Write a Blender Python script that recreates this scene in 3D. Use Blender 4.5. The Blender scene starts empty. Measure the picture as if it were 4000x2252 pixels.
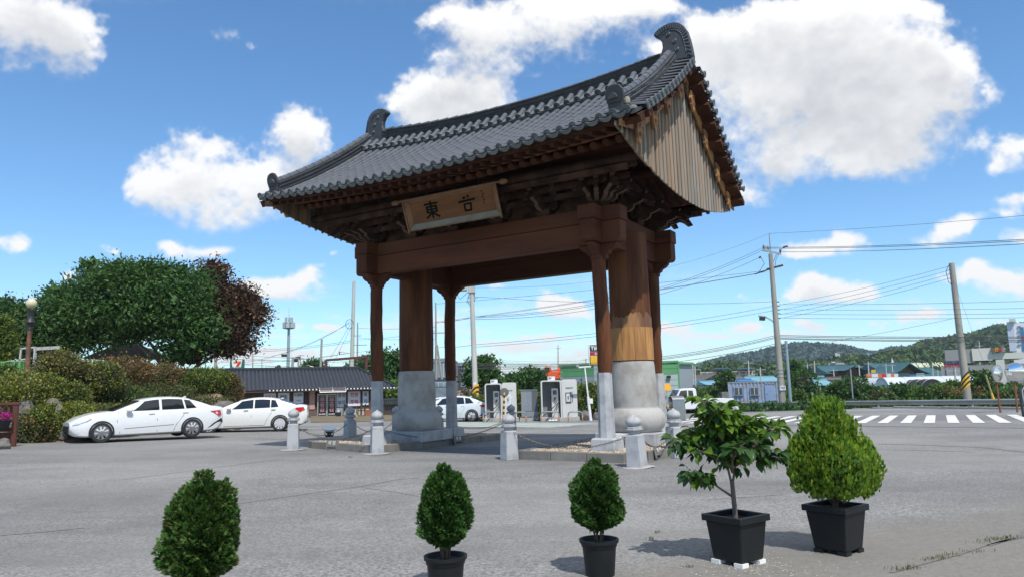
import bpy, bmesh, math, random
import numpy as np
from mathutils import Vector, Matrix
PI=math.pi
R=math.radians
rng=np.random.default_rng(7)
random.seed(7)
sc=bpy.context.scene
col=sc.collection
# ------------------------------------------------------------------ camera
F_,PIT,ROL,H=2804.745,R(7.973),R(1.525),1.6
def V3(a):return np.array(a,float)
_R0=V3((1,0,0));_U0=V3((0,-math.sin(PIT),math.cos(PIT)));_FW=V3((0,math.cos(PIT),math.sin(PIT)))
_RR=math.cos(ROL)*_R0-math.sin(ROL)*_U0
_UU=math.sin(ROL)*_R0+math.cos(ROL)*_U0
cd=bpy.data.cameras.new('camera');cam=bpy.data.objects.new('camera',cd);col.objects.link(cam)
cd.sensor_width=36;cd.lens=F_/4000*36;cd.clip_start=.1;cd.clip_end=8000
m=Matrix((( _RR[0],_UU[0],-_FW[0],0),(_RR[1],_UU[1],-_FW[1],0),(_RR[2],_UU[2],-_FW[2],H),(0,0,0,1)))
cam.matrix_world=m
sc.camera=cam
# ------------------------------------------------------------------ sun, sky, exposure
SUNV=Vector((.22,-.62,1)).normalized()
sc.view_settings.view_transform='Standard';sc.view_settings.look='None'
sc.view_settings.exposure=0.0;sc.view_settings.gamma=1;sc.view_settings.use_curve_mapping=False
sd=bpy.data.lights.new('sun','SUN');sd.energy=4.5;sd.angle=R(.5);sd.color=(1,.955,.88)
so=bpy.data.objects.new('sun',sd);col.objects.link(so);so.rotation_euler=SUNV.to_track_quat('Z','Y').to_euler()
def ray(px,py):return _FW+_RR*(px-2000)/F_-_UU*(py-1126)/F_
def vnoise(x,y,seed,per=None):
    r=np.random.default_rng(seed);n=256;g=r.random((n,n),dtype=np.float32)
    xi=np.floor(x).astype(np.int64);yi=np.floor(y).astype(np.int64);fx=(x-xi).astype(np.float32);fy=(y-yi).astype(np.float32)
    fx=fx*fx*(3-2*fx);fy=fy*fy*(3-2*fy)
    a=g[xi%n,yi%n];b=g[(xi+1)%n,yi%n];c=g[xi%n,(yi+1)%n];d=g[(xi+1)%n,(yi+1)%n]
    return a+(b-a)*fx+(c-a)*fy+(a-b-c+d)*fx*fy
def fbm(x,y,o,seed,gain=.5):
    s=0;a=1;t=0
    for i in range(o):
        s=s+a*vnoise(x*2**i+17.3*i,y*2**i+9.1*i,seed+i);t+=a;a*=gain
    return s/t
CLOUDS=[(120,110,210,150,1),(30,60,160,130,1),(270,150,110,100,.8),(340,260,60,50,.35),
(890,130,70,40,.42),(980,185,45,35,.4),(800,110,40,40,.25),
(760,590,130,95,1),(1150,500,110,85,1.1),(1210,590,90,80,.9),(660,720,150,90,1),(850,760,230,110,1.1),(1080,700,160,110,1),(560,740,70,60,.6),(900,860,160,50,.7),
(2100,110,330,130,1.1),(2350,30,260,80,1),(1850,190,160,90,1),(1780,60,100,60,.6),(2550,10,120,40,.7),
(1790,340,170,80,1),(1680,400,140,70,1),(1880,410,130,70,.9),(1600,440,60,50,.6),(1750,480,200,50,.8),(2110,290,40,22,.38),
(2950,260,280,170,1.1),(3250,170,380,150,1.15),(3550,330,230,170,1.1),(3200,420,420,190,1.2),(3500,560,220,110,1),(3050,640,180,110,1),(3340,650,150,70,.8),(2680,230,120,110,.9),(2760,130,80,60,.8),(3650,240,140,110,.9),(3440,40,160,80,.9),(3150,40,200,80,.9),(3640,30,60,50,.6),(2600,180,70,50,.5),(2900,760,90,60,.8),(3770,390,80,30,.5),(2560,280,60,30,.4),
(3980,560,90,70,.9),(3930,640,70,40,.7),(3960,770,90,35,.7),(3930,830,80,30,.6),(3990,930,90,40,.7),
(3220,965,160,42,.8),(3330,920,90,40,.6),(3120,1000,90,30,.5),(3700,900,110,45,.95),(3620,950,90,30,.6),(3780,860,60,40,.6),
(3210,1110,110,42,1),(3170,1080,50,32,.9),(3380,1140,100,38,.8),(3120,1150,70,40,.8),(3250,1165,130,40,.8),
(3880,1090,170,50,1),(3800,1040,50,34,.9),(3700,1080,50,25,.4),(3960,1150,120,50,.7),
(2650,1290,90,36,.9),(2590,1270,40,25,.6),(2900,1290,70,26,.8),(2950,1270,40,22,.7),(2900,1165,45,22,.6),(3180,1265,90,28,.8),(3130,1250,50,20,.6),(3570,1230,110,30,.8),(3650,1210,50,20,.6),(3450,1265,70,25,.5),
(2170,1180,70,34,1.1),(2230,1205,95,32,1),(2140,1210,60,30,.8),(2250,1240,110,26,.6),(2080,1320,80,16,.9),(2160,1315,40,14,.8),(2230,1322,32,14,.9),(2120,1130,50,18,.5),(1940,1115,55,20,.5),(1900,1380,80,22,.6),(1820,1390,60,20,.6),(2150,1400,80,10,.3),(2570,1210,50,20,.4),(2680,1220,60,15,.3),
(1120,1115,150,42,.9),(1200,1060,70,40,.8),(1040,1130,90,40,.9),(1150,1160,120,25,.7),(960,1110,60,24,.5),(1310,985,30,16,.5),(1270,1030,26,14,.4),
(40,940,80,50,1),(430,975,50,26,.6),(740,990,110,38,.8),(850,980,70,26,.6),(660,965,50,24,.6),(260,1075,36,30,.9),(310,1160,60,18,.4),(960,1190,60,20,.5),
(1135,1275,52,20,.9),(1290,1280,60,18,.9),(1250,1270,40,14,.6),(1040,1370,110,28,.8),(1250,1375,130,22,.8),(900,1385,150,26,.8),(1330,1350,40,14,.6),(1760,1330,40,24,.6),(1560,1380,60,16,.5),
(1000,1420,400,16,.5),(2000,1440,700,10,.35),(2750,1380,200,26,.5),(3350,1330,240,22,.45),(3900,1260,160,24,.5),(3400,1400,300,16,.4)]
def sky_image():
    W,Hh=5120,1280
    az=((np.arange(W,dtype=np.float32)+.5)/W-.5)*2*PI
    el=(np.arange(Hh,dtype=np.float32)+.5)/Hh*(PI/2)
    AZ,EL=np.meshgrid(az,el)
    x=np.sin(AZ)*np.cos(EL);y=np.cos(AZ)*np.cos(EL);z=np.sin(EL)
    d=x*_FW[0]+y*_FW[1]+z*_FW[2]
    front=(d>.45)
    dd=np.where(front,d,1)
    PX=2000+F_*(x*_RR[0]+y*_RR[1]+z*_RR[2])/dd;PY=1126-F_*(x*_UU[0]+y*_UU[1]+z*_UU[2])/dd
    inview=front&(PX>-260)&(PX<4260)&(PY>-220)&(PY<1700)
    # generic cloud field on a plane overhead for everything else
    zz=np.maximum(z,.06)
    gx=x/zz+40;gy=y/zz+40
    gen=np.clip((fbm(gx*.55,gy*.55,7,101)-.47)*5.,-1,1.2)
    D=np.full(PX.shape,0,np.float32)
    m=inview
    px=PX[m];py=PY[m]
    wob=(fbm(px/170,py/130,6,11,.55)-.5);wob2=(fbm(px/170+50,py/130+50,6,31,.55)-.5)
    qx=px+wob*110*np.clip((1500-py)/900,.22,1.2);qy=py+wob2*80*np.clip((1500-py)/900,.22,1.2)
    f=np.zeros(px.shape,np.float32)
    for cx,cy,rx,ry,s in CLOUDS:
        k=(np.abs(qx-cx)<rx*2.4)&(np.abs(qy-cy)<ry*2.4)
        r2=((qx[k]-cx)/rx)**2+((qy[k]-cy)/ry)**2
        f[k]+=s*1.25*np.exp(-r2*.95)
    big=np.clip((1250-py)/500,0,1)
    n=((fbm(px/110,py/90,7,71,.58)-.5)+.45*(fbm(px/34,py/30,5,371,.6)-.5))*big+(fbm(px/42,py/30,6,171,.58)-.5)*(1-big)
    f=f-.5+n*1.25*np.clip(f*2.2,0,1)+ (n*.1)
    wisp=np.clip(fbm(px/520,py/85,6,271,.55)-.50,0,1)*np.clip((py-980)/350,0,1)*2.2
    f=np.maximum(f,wisp*1.25-.12)
    D[:]=gen*1
    edge=np.clip(np.minimum(np.minimum(px+260,4260-px),np.minimum(py+220,1e9))/260,0,1)
    D[m]=f*edge+gen[m]*(1-edge)
    # crisp sunlit tops, ragged soft undersides
    up_=np.zeros_like(D);up_[:-18]=np.clip(D[18:],0,1);fine=fbm(AZ*95,EL*120,5,451,.6)-.5
    soft=.70+.8*np.clip(up_*1.6,0,1);De=D+fine*(.25+.5*np.clip(up_,0,1))*np.clip(D*5+.6,0,1)
    A=np.clip((De+.10)/soft,0,1);A=A*A*(3-2*A)
    A=A*np.clip(EL/.02,0,1)
    # self shading: cloud mass above dims, thick middles slightly grey
    T=np.clip(D,0,1.4)
    occ=np.zeros_like(T)
    for k,wt in ((6,.3),(14,.3),(26,.25),(44,.15)):
        occ[:-k]+=T[k:]*wt
    here=np.clip(T,0,1)
    lo=fbm(AZ*9,EL*12,5,61)-.5
    sh=1.08-.15*np.clip(occ,0,1.1)**1.3+.10*(here-occ)+lo*.30*np.clip(occ*1.3,0,1)
    det=fbm(AZ*60,EL*80,6,51)-.5
    sh=np.clip(sh+det*.15*np.clip(occ*1.3,0.1,1),.70,1.08)
    RGB=np.stack([.74+.26*((sh-.5)/.55),.80+.20*((sh-.5)/.55),.90+.10*((sh-.5)/.55)],-1)
    RGB=np.clip(RGB*sh[...,None]*1.0,.2,1.05)
    out=np.concatenate([RGB,A[...,None]],-1).astype(np.float32)
    im=bpy.data.images.new('cloud_layer',W,Hh,alpha=True,float_buffer=True,is_data=True)
    im.alpha_mode='CHANNEL_PACKED'
    im.pixels.foreach_set(out.ravel());im.update();im.pack()
    return im
w=bpy.data.worlds.new('World');sc.world=w;w.use_nodes=True
nt=w.node_tree;nt.nodes.clear();N=nt.nodes.new;L=nt.links.new
def mth(op,a,b=None,tree=None,c=None):
    n=(tree or nt).nodes.new('ShaderNodeMath');n.operation=op
    for i,v in enumerate((a,b,c)):
        if v is None:continue
        if isinstance(v,(int,float)):n.inputs[i].default_value=v
        else:(tree or nt).links.new(v,n.inputs[i])
    return n.outputs[0]
sky=N('ShaderNodeTexSky');sky.sky_type='NISHITA';sky.sun_disc=False
sky.sun_elevation=math.asin(SUNV.z);sky.sun_rotation=math.atan2(SUNV.x,SUNV.y)
sky.air_density=1.0;sky.dust_density=.0;sky.ozone_density=1.5;sky.altitude=0
tc=N('ShaderNodeTexCoord');sp=N('ShaderNodeSeparateXYZ');L(tc.outputs['Generated'],sp.inputs[0])
u=mth('ADD',mth('DIVIDE',mth('ARCTAN2',sp.outputs[0],sp.outputs[1]),2*PI),.5)
v=mth('DIVIDE',mth('ARCSINE',mth('MAXIMUM',sp.outputs[2],0)),PI/2)
cb=N('ShaderNodeCombineXYZ');L(u,cb.inputs[0]);L(v,cb.inputs[1])
ti=N('ShaderNodeTexImage');ti.image=sky_image();ti.interpolation='Cubic';ti.extension='EXTEND';L(cb.outputs[0],ti.inputs[0])
SKYS=.14
mul=N('ShaderNodeVectorMath');mul.operation='MULTIPLY';L(sky.outputs[0],mul.inputs[0]);mul.inputs[1].default_value=(.88,1.11,1.27)
hs=N('ShaderNodeHueSaturation');hs.inputs['Saturation'].default_value=1.06;L(mul.outputs[0],hs.inputs['Color'])
cs=N('ShaderNodeVectorMath');cs.operation='SCALE';L(ti.outputs[0],cs.inputs[0]);cs.inputs['Scale'].default_value=.98/SKYS
mx=N('ShaderNodeMix');mx.data_type='RGBA';L(ti.outputs[1],mx.inputs['Factor']);L(hs.outputs[0],mx.inputs['A']);L(cs.outputs[0],mx.inputs['B'])
bg=N('ShaderNodeBackground');bg.inputs[1].default_value=SKYS;L(mx.outputs['Result'],bg.inputs[0])
ow=N('ShaderNodeOutputWorld');L(bg.outputs[0],ow.inputs[0])
# ------------------------------------------------------------------ ground height, pixel helpers
def gz(x,y):
    z=.016*max(0,-x-.5) if x>-40 else .63
    z-=.012*min(max(0,y-21),40)
    if y>50 and x>2: z-=min(.5,(y-50)*.05)
    return z
def P(px,py,d):                # point seen at photo pixel, at distance y=d
    r=ray(px,py);k=d/r[1];return Vector((r[0]*k,d,H+r[2]*k))
def GP(px,py,dz=0):            # ground point seen at photo pixel
    r=ray(px,py);z=dz
    for i in range(12):
        k=(z-H)/min(r[2],-1e-4);z=gz(r[0]*k,r[1]*k)+dz
    return Vector((r[0]*k,r[1]*k,z))
def GD(px,d):                  # ground point on image column px (near horizon) at distance d
    x=P(px,1520,d).x;return Vector((x,d,gz(x,d)))
# ------------------------------------------------------------------ objects
def tag(o,label=None,cat=None,group=None,kind=None):
    if label:o['label']=label
    if cat:o['category']=cat
    if group:o['group']=group
    if kind:o['kind']=kind
    return o
def link(o,parent=None):
    col.objects.link(o)
    if parent is not None:o.parent=parent
    return o
def thing(name,label,cat,loc=(0,0,0),rz=0,group=None,scale=1):
    o=bpy.data.objects.new(name,None);o.empty_display_size=.2;link(o)
    o.location=loc;o.rotation_euler=(0,0,rz);o.scale=(scale,)*3
    return tag(o,label,cat,group)
def dup(o,loc=None,rz=None,label=None,parent=None):
    c=o.copy();col.objects.link(c)
    if parent is not None:c.parent=parent
    if loc is not None:c.location=loc
    if rz is not None:c.rotation_euler=(0,0,rz)
    if label:c['label']=label
    for ch in list(o.children):dup(ch,parent=c)
    return c
class MB:
    def __init__(s):s.v=[];s.f=[];s.m=[];s.mi=0;s.T=None
    def add(s,vs,fs):
        b=len(s.v)
        if s.T is not None:vs=[tuple(s.T@Vector(p)) for p in vs]
        s.v+=[tuple(p) for p in vs];s.f+=[tuple(b+i for i in f) for f in fs];s.m+=[s.mi]*len(fs);return s
    def box(s,x0,x1,y0,y1,z0,z1):
        return s.add([(x0,y0,z0),(x1,y0,z0),(x1,y1,z0),(x0,y1,z0),(x0,y0,z1),(x1,y0,z1),(x1,y1,z1),(x0,y1,z1)],[(3,2,1,0),(4,5,6,7),(0,1,5,4),(1,2,6,5),(2,3,7,6),(3,0,4,7)])
    def hexa(s,b,t):
        return s.add(list(b)+list(t),[(3,2,1,0),(4,5,6,7),(0,1,5,4),(1,2,6,5),(2,3,7,6),(3,0,4,7)])
    def quad(s,*p):return s.add(p,[tuple(range(len(p)))])
    def cyl(s,a,b,r0,r1=None,n=12,caps=True):
        r1=r0 if r1 is None else r1
        a=Vector(a);b=Vector(b);d=(b-a).normalized()
        q=Vector((0,0,1)) if abs(d.z)<.95 else Vector((1,0,0))
        e=d.cross(q).normalized();g=d.cross(e)
        vs=[]
        for c,r in((a,r0),(b,r1)):
            for i in range(n):
                t=2*PI*i/n;vs.append(c+e*(r*math.cos(t))+g*(r*math.sin(t)))
        fs=[(i,i+n,(i+1)%n+n,(i+1)%n) for i in range(n)]
        if caps:fs+=[tuple(range(n)),tuple(range(2*n-1,n-1,-1))]
        return s.add(vs,fs)
    def beam(s,a,b,w,h,up=(0,0,1)):
        a=Vector(a);b=Vector(b);d=(b-a).normalized();e=d.cross(Vector(up)).normalized()*(w/2);g=e.cross(d).normalized()*(h/2)
        return s.hexa([a-e-g,a+e-g,b+e-g,b-e-g],[a-e+g,a+e+g,b+e+g,b-e+g])
    def lathe(s,prof,n=16,c=(0,0,0),rot=0,ang=2*PI,cap=True):
        vs=[];full=ang>=2*PI-1e-6;k=n if full else n+1
        for r,z in prof:
            for i in range(k):
                t=rot+ang*i/n;vs.append((c[0]+r*math.cos(t),c[1]+r*math.sin(t),c[2]+z))
        fs=[]
        for j in range(len(prof)-1):
            for i in range(n):
                a=j*k+i;b=j*k+(i+1)%k;fs.append((a,b,b+k,a+k))
        if full and cap:
            if prof[0][0]>1e-4:fs.append(tuple(range(k-1,-1,-1)))
            if prof[-1][0]>1e-4:fs.append(tuple((len(prof)-1)*k+i for i in range(k)))
        return s.add(vs,fs)
    def tube(s,pts,r,n=6,caps=True):
        pts=[Vector(p) for p in pts];rs=r if isinstance(r,(list,tuple)) else [r]*len(pts)
        vs=[];pe=None
        for i,p in enumerate(pts):
            d=(pts[min(i+1,len(pts)-1)]-pts[max(i-1,0)]).normalized()
            if pe is None:
                q=Vector((0,0,1)) if abs(d.z)<.9 else Vector((1,0,0));e=d.cross(q).normalized()
            else:
                e=(pe-d*pe.dot(d)).normalized()
            g=d.cross(e);pe=e
            for k in range(n):
                t=2*PI*k/n;vs.append(p+e*(rs[i]*math.cos(t))+g*(rs[i]*math.sin(t)))
        fs=[(j*n+k,j*n+(k+1)%n,(j+1)*n+(k+1)%n,(j+1)*n+k) for j in range(len(pts)-1) for k in range(n)]
        if caps:fs+=[tuple(range(n-1,-1,-1)),tuple((len(pts)-1)*n+k for k in range(n))]
        return s.add(vs,fs)
    def prism(s,poly,fr,t):
        """poly 2D points; fr=(origin,ex,ey); extruded by t along ex x ey, centred"""
        o,ex,ey=[Vector(q) for q in fr];nrm=ex.cross(ey).normalized()*(t/2);k=len(poly)
        pts=[o+ex*a+ey*b for a,b in poly]
        return s.add([p-nrm for p in pts]+[p+nrm for p in pts],[tuple(range(k-1,-1,-1)),tuple(range(k,2*k))]+[(i,(i+1)%k,(i+1)%k+k,i+k) for i in range(k)])
    def mesh(s,name,smooth=False,angle=35):
        me=bpy.data.meshes.new(name);me.from_pydata(s.v,[],s.f);me.update()
        if any(s.m):me.polygons.foreach_set('material_index',s.m)
        if smooth:
            me.polygons.foreach_set('use_smooth',[True]*len(me.polygons))
            try:me.set_sharp_from_angle(angle=R(angle))
            except Exception:pass
        return me
    def build(s,name,mat,parent=None,smooth=False,bevel=0,loc=None,rot=None,angle=35):
        me=s.mesh(name,smooth,angle)
        for mm in (mat if isinstance(mat,(list,tuple)) else [mat]):me.materials.append(mm)
        return inst(name,me,parent,loc,rot,bevel)
def inst(name,me,parent=None,loc=None,rot=None,bevel=0):
    o=bpy.data.objects.new(name,me);link(o,parent)
    if loc is not None:o.location=loc
    if rot is not None:o.rotation_euler=rot
    if bevel:
        b=o.modifiers.new('bevel','BEVEL');b.width=bevel;b.segments=1;b.limit_method='ANGLE';b.angle_limit=R(40)
    return o
def arrmesh(name,vs,fs,mat,parent=None,matidx=None,smooth=False,cols=None):
    """fast mesh from numpy arrays, all faces with the same corner count"""
    me=bpy.data.meshes.new(name);n=len(fs);k=fs.shape[1]
    me.vertices.add(len(vs));me.vertices.foreach_set('co',np.ascontiguousarray(vs,np.float32).ravel())
    me.loops.add(n*k);me.loops.foreach_set('vertex_index',np.ascontiguousarray(fs,np.int32).ravel())
    me.polygons.add(n);me.polygons.foreach_set('loop_start',np.arange(0,n*k,k,dtype=np.int32))
    try:me.polygons.foreach_set('loop_total',np.full(n,k,np.int32))
    except Exception:pass
    if matidx is not None:me.polygons.foreach_set('material_index',np.ascontiguousarray(matidx,np.int32))
    if smooth:me.polygons.foreach_set('use_smooth',np.ones(n,bool))
    for mm in (mat if isinstance(mat,(list,tuple)) else [mat]):me.materials.append(mm)
    if cols is not None:
        a=me.attributes.new('tint','FLOAT','POINT');a.data.foreach_set('value',np.ascontiguousarray(cols,np.float32))
    me.update(calc_edges=True)
    o=bpy.data.objects.new(name,me);link(o,parent);return o
# ------------------------------------------------------------------ materials
def material(name,color,rough=.6,metal=0,c2=None,scale=4,mix=.5,bump=0,bscale=None,stretch=None,c3=None,c3scale=.5,c3amt=.5,spec=.5,coat=0,rnd=0,trans=0,emit=None,wear=None,detail=6,tint=0,coords='Object',bdist=.01):
    m=bpy.data.materials.new(name);m.use_nodes=True;t=m.node_tree;b=t.nodes['Principled BSDF']
    N=t.nodes.new;L=t.links.new
    b.inputs['Roughness'].default_value=rough;b.inputs['Metallic'].default_value=metal
    b.inputs['Specular IOR Level'].default_value=spec;b.inputs['Coat Weight'].default_value=coat
    if coat:b.inputs['Coat Roughness'].default_value=.05
    b.inputs['Base Color'].default_value=(*color,1)
    m.diffuse_color=(*color,1)
    tcn=N('ShaderNodeTexCoord');vec=tcn.outputs[coords]
    if stretch:
        mp=N('ShaderNodeMapping');mp.inputs['Scale'].default_value=stretch;L(vec,mp.inputs[0]);vec=mp.outputs[0]
    cur=None
    def rgbmix(f,a,bb,bt='MIX'):
        n=N('ShaderNodeMix');n.data_type='RGBA';n.blend_type=bt
        if isinstance(f,(int,float)):n.inputs['Factor'].default_value=f
        else:L(f,n.inputs['Factor'])
        for k,q in(('A',a),('B',bb)):
            if isinstance(q,tuple):n.inputs[k].default_value=(*q,1)
            else:L(q,n.inputs[k])
        return n.outputs['Result']
    def noise(sv,det,lo,hi,rough_=.6):
        n=N('ShaderNodeTexNoise');n.inputs['Scale'].default_value=sv;n.inputs['Detail'].default_value=det;n.inputs['Roughness'].default_value=rough_
        L(vec,n.inputs['Vector']);r=N('ShaderNodeMapRange');r.inputs['From Min'].default_value=lo;r.inputs['From Max'].default_value=hi;L(n.outputs[0],r.inputs[0]);return r.outputs[0]
    cur=color
    if c2:cur=rgbmix(mth('MULTIPLY',noise(scale,detail,.3,.7),mix*2 if mix<.5 else 1,t) if mix!=.5 else noise(scale,detail,.3,.7),cur,c2)
    if c3:cur=rgbmix(mth('MULTIPLY',noise(c3scale,4,.45,.62),c3amt,t),cur,c3)
    if rnd:
        oi=N('ShaderNodeObjectInfo');r=N('ShaderNodeMapRange');r.inputs['To Min'].default_value=1-rnd;r.inputs['To Max'].default_value=1+rnd;L(oi.outputs['Random'],r.inputs[0])
        h=N('ShaderNodeHueSaturation')
        if isinstance(cur,tuple):h.inputs['Color'].default_value=(*cur,1)
        else:L(cur,h.inputs['Color'])
        L(r.outputs[0],h.inputs['Value']);cur=h.outputs[0]
    if tint:
        at=N('ShaderNodeAttribute');at.attribute_name='tint';r=N('ShaderNodeMapRange');r.inputs['To Min'].default_value=1-tint;r.inputs['To Max'].default_value=1+tint;L(at.outputs['Fac'],r.inputs[0])
        h=N('ShaderNodeHueSaturation')
        if isinstance(cur,tuple):h.inputs['Color'].default_value=(*cur,1)
        else:L(cur,h.inputs['Color'])
        L(r.outputs[0],h.inputs['Value']);cur=h.outputs[0]
    if not isinstance(cur,tuple):L(cur,b.inputs['Base Color'])
    if bump:
        n=N('ShaderNodeTexNoise');n.inputs['Scale'].default_value=bscale or scale*3;n.inputs['Detail'].default_value=5;L(vec,n.inputs['Vector'])
        bu=N('ShaderNodeBump');bu.inputs['Strength'].default_value=bump;bu.inputs['Distance'].default_value=bdist;L(n.outputs[0],bu.inputs['Height']);L(bu.outputs[0],b.inputs['Normal'])
    if emit:
        b.inputs['Emission Color'].default_value=(*emit[0],1);b.inputs['Emission Strength'].default_value=emit[1]
    if trans:   # thin leaf translucency
        tr=N('ShaderNodeBsdfTranslucent');ms=N('ShaderNodeMixShader');ms.inputs[0].default_value=trans
        if isinstance(cur,tuple):tr.inputs[0].default_value=(*cur,1)
        else:L(cur,tr.inputs[0])
        out=t.nodes['Material Output'];L(b.outputs[0],ms.inputs[1]);L(tr.outputs[0],ms.inputs[2]);L(ms.outputs[0],out.inputs['Surface'])
    return m
def glassy(name,color,rough=.05):
    m=material(name,color,rough,spec=1.0);m.node_tree.nodes['Principled BSDF'].inputs['IOR'].default_value=1.9;return m
_tc={}
def text(s,name,mat,parent,size,loc,ex=(1,0,0),ey=(0,0,1),depth=.004,align='CENTER',bold=0.0,xs=1.0):
    """flat lettering as a thin mesh, x along ex, y along ey"""
    key=(s,depth,align,bold)
    if key not in _tc:
        cu=bpy.data.curves.new('t','FONT');cu.body=s;cu.size=1;cu.extrude=depth;cu.align_x=align;cu.align_y='CENTER';cu.offset=bold;cu.resolution_u=3
        o=bpy.data.objects.new('t',cu);col.objects.link(o);bpy.context.view_layer.update()
        me=bpy.data.meshes.new_from_object(o.evaluated_get(bpy.context.evaluated_depsgraph_get()))
        bpy.data.objects.remove(o,do_unlink=True);_tc[key]=me
    me=_tc[key].copy();me.materials.clear();me.materials.append(mat)
    o=bpy.data.objects.new(name,me);link(o,parent)
    ex=Vector(ex).normalized();ey=Vector(ey).normalized();ez=ex.cross(ey)
    M=Matrix.Identity(4)
    for i,(e,k) in enumerate(((ex,size*xs),(ey,size),(ez,1))):
        for j in range(3):M[j][i]=e[j]*k
    for j in range(3):M[j][3]=loc[j]
    o.matrix_local=M
    return o
# ------------------------------------------------------------------ shared materials
def asphalt_mat():
    m=bpy.data.materials.new('asphalt');m.use_nodes=True;t=m.node_tree;b=t.nodes['Principled BSDF'];N=t.nodes.new;L=t.links.new
    b.inputs['Roughness'].default_value=.85;b.inputs['Specular IOR Level'].default_value=.3
    tcn=N('ShaderNodeTexCoord');o=tcn.outputs['Object']
    def noise(s,lo,hi,det=4,rg=.6,st=None,tp='noise'):
        v=o
        if st:
            mp=N('ShaderNodeMapping');mp.inputs['Scale'].default_value=st[:3];mp.inputs['Rotation'].default_value=(0,0,st[3]);L(o,mp.inputs[0]);v=mp.outputs[0]
        n=N('ShaderNodeTexNoise');n.inputs['Scale'].default_value=s;n.inputs['Detail'].default_value=det;n.inputs['Roughness'].default_value=rg;L(v,n.inputs['Vector'])
        r=N('ShaderNodeMapRange');r.inputs['From Min'].default_value=lo;r.inputs['From Max'].default_value=hi;L(n.outputs[0],r.inputs[0]);return r.outputs[0],n.outputs[0]
    def mix(f,a,bb):
        n=N('ShaderNodeMix');n.data_type='RGBA';L(f,n.inputs['Factor'])
        for k,q in(('A',a),('B',bb)):
            if isinstance(q,tuple):n.inputs[k].default_value=(*q,1)
            else:L(q,n.inputs[k])
        return n.outputs['Result']
    vo=N('ShaderNodeTexVoronoi');vo.inputs['Scale'].default_value=46;L(o,vo.inputs['Vector'])
    g=N('ShaderNodeSeparateXYZ');L(vo.outputs['Color'],g.inputs[0])
    grain=N('ShaderNodeMapRange');grain.inputs['From Min'].default_value=.15;grain.inputs['From Max'].default_value=.95;L(g.outputs[0],grain.inputs[0])
    f2,raw2=noise(24,.36,.66,6,.75)
    cur=mix(f2,(.075,.075,.075),(.235,.234,.229))
    cur=mix(mth('MULTIPLY',grain.outputs[0],.62,t),cur,(.40,.396,.385))
    st,_=noise(.35,.42,.6,5,.6,(.22,1,1,.25));cur=mix(mth('MULTIPLY',st,.6,t),cur,(.135,.133,.13));st3,_=noise(.9,.50,.62,6,.65);cur=mix(mth('MULTIPLY',st3,.35,t),cur,(.12,.118,.112))
    st2,_=noise(.16,.45,.66,4,.5);cur=mix(mth('MULTIPLY',st2,.35,t),cur,(.34,.335,.32))
    # brownish dirt apron at the near right
    sx=N('ShaderNodeSeparateXYZ');L(o,sx.inputs[0])
    _,nz=noise(1.3,.3,.7,5,.65)
    q=mth('ADD',mth('MULTIPLY',sx.outputs[1],-1,t),mth('ADD',mth('MULTIPLY',nz,1.6,t),mth('MULTIPLY',sx.outputs[0],.55,t),t),t)
    qq=N('ShaderNodeMapRange');qq.inputs['From Min'].default_value=-5.7;qq.inputs['From Max'].default_value=-4.8;L(q,qq.inputs[0])
    _,nf=noise(9,.3,.7,6,.7)
    fine=mix(nf,(.115,.105,.09),(.25,.232,.205))
    cur=mix(mth('MULTIPLY',qq.outputs[0],.72,t),cur,fine)
    L(cur,b.inputs['Base Color'])
    bu=N('ShaderNodeBump');bu.inputs['Strength'].default_value=.5;bu.inputs['Distance'].default_value=.006;L(mth('ADD',raw2,mth('MULTIPLY',grain.outputs[0],.5,t),t),bu.inputs['Height']);L(bu.outputs[0],b.inputs['Normal'])
    return m
M={}
M['asphalt']=asphalt_mat()
M['tar']=material('tar_seam',(.05,.048,.045),.9,c2=(.11,.105,.1),scale=12)
M['patch']=material('dark_asphalt',(.12,.12,.12),.9,c2=(.19,.188,.185),scale=25,bump=.3)
M['crackline']=material('crack_fill',(.13,.128,.12),.9,c2=(.2,.195,.185),scale=30)
M['paint']=material('road_paint',(.74,.74,.72),.7,c2=(.56,.55,.53),scale=9,mix=.35,c3=(.35,.34,.33),c3scale=2.2,c3amt=.35)
M['oldpaint']=material('faded_paint',(.42,.42,.41),.8,c2=(.3,.3,.29),scale=7)
M['granite']=material('granite',(.47,.475,.48),.75,c2=(.35,.36,.375),scale=60,bump=.25,bscale=70,c3=(.2,.205,.215),c3scale=2.6,c3amt=.5,bdist=.004)
M['granite_warm']=material('granite_drum',(.46,.445,.42),.8,c2=(.36,.35,.335),scale=45,bump=.35,bscale=60,c3=(.22,.205,.175),c3scale=1.7,c3amt=.6,bdist=.005)
M['kerb']=material('kerb_granite',(.20,.19,.175),.85,c2=(.12,.115,.105),scale=6,bump=.4,c3=(.32,.29,.24),c3scale=3,c3amt=.4,rnd=.15)
M['concrete']=material('concrete',(.42,.41,.39),.85,c2=(.3,.295,.28),scale=5,bump=.2)
M['black']=material('black_metal',(.02,.02,.022),.5)
M['dark']=material('dark_plastic',(.012,.013,.015),.45)
M['steel']=material('brushed_steel',(.55,.55,.55),.3,1.0,c2=(.4,.4,.4),scale=8,stretch=(1,1,20))
M['galv']=material('galvanised',(.45,.47,.48),.45,.7,c2=(.34,.36,.37),scale=5)
M['white']=material('white_paint',(.78,.78,.77),.4,c2=(.66,.66,.65),scale=3,mix=.4)
M['soil']=material('dry_soil',(.2,.14,.09),.95,c2=(.3,.22,.15),scale=5,bump=.5)
M['rock']=material('garden_rock',(.15,.14,.125),.9,c2=(.07,.065,.06),scale=3,bump=.8,bscale=6,c3=(.26,.25,.23),c3scale=4,c3amt=.5,bdist=.05)
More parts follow.
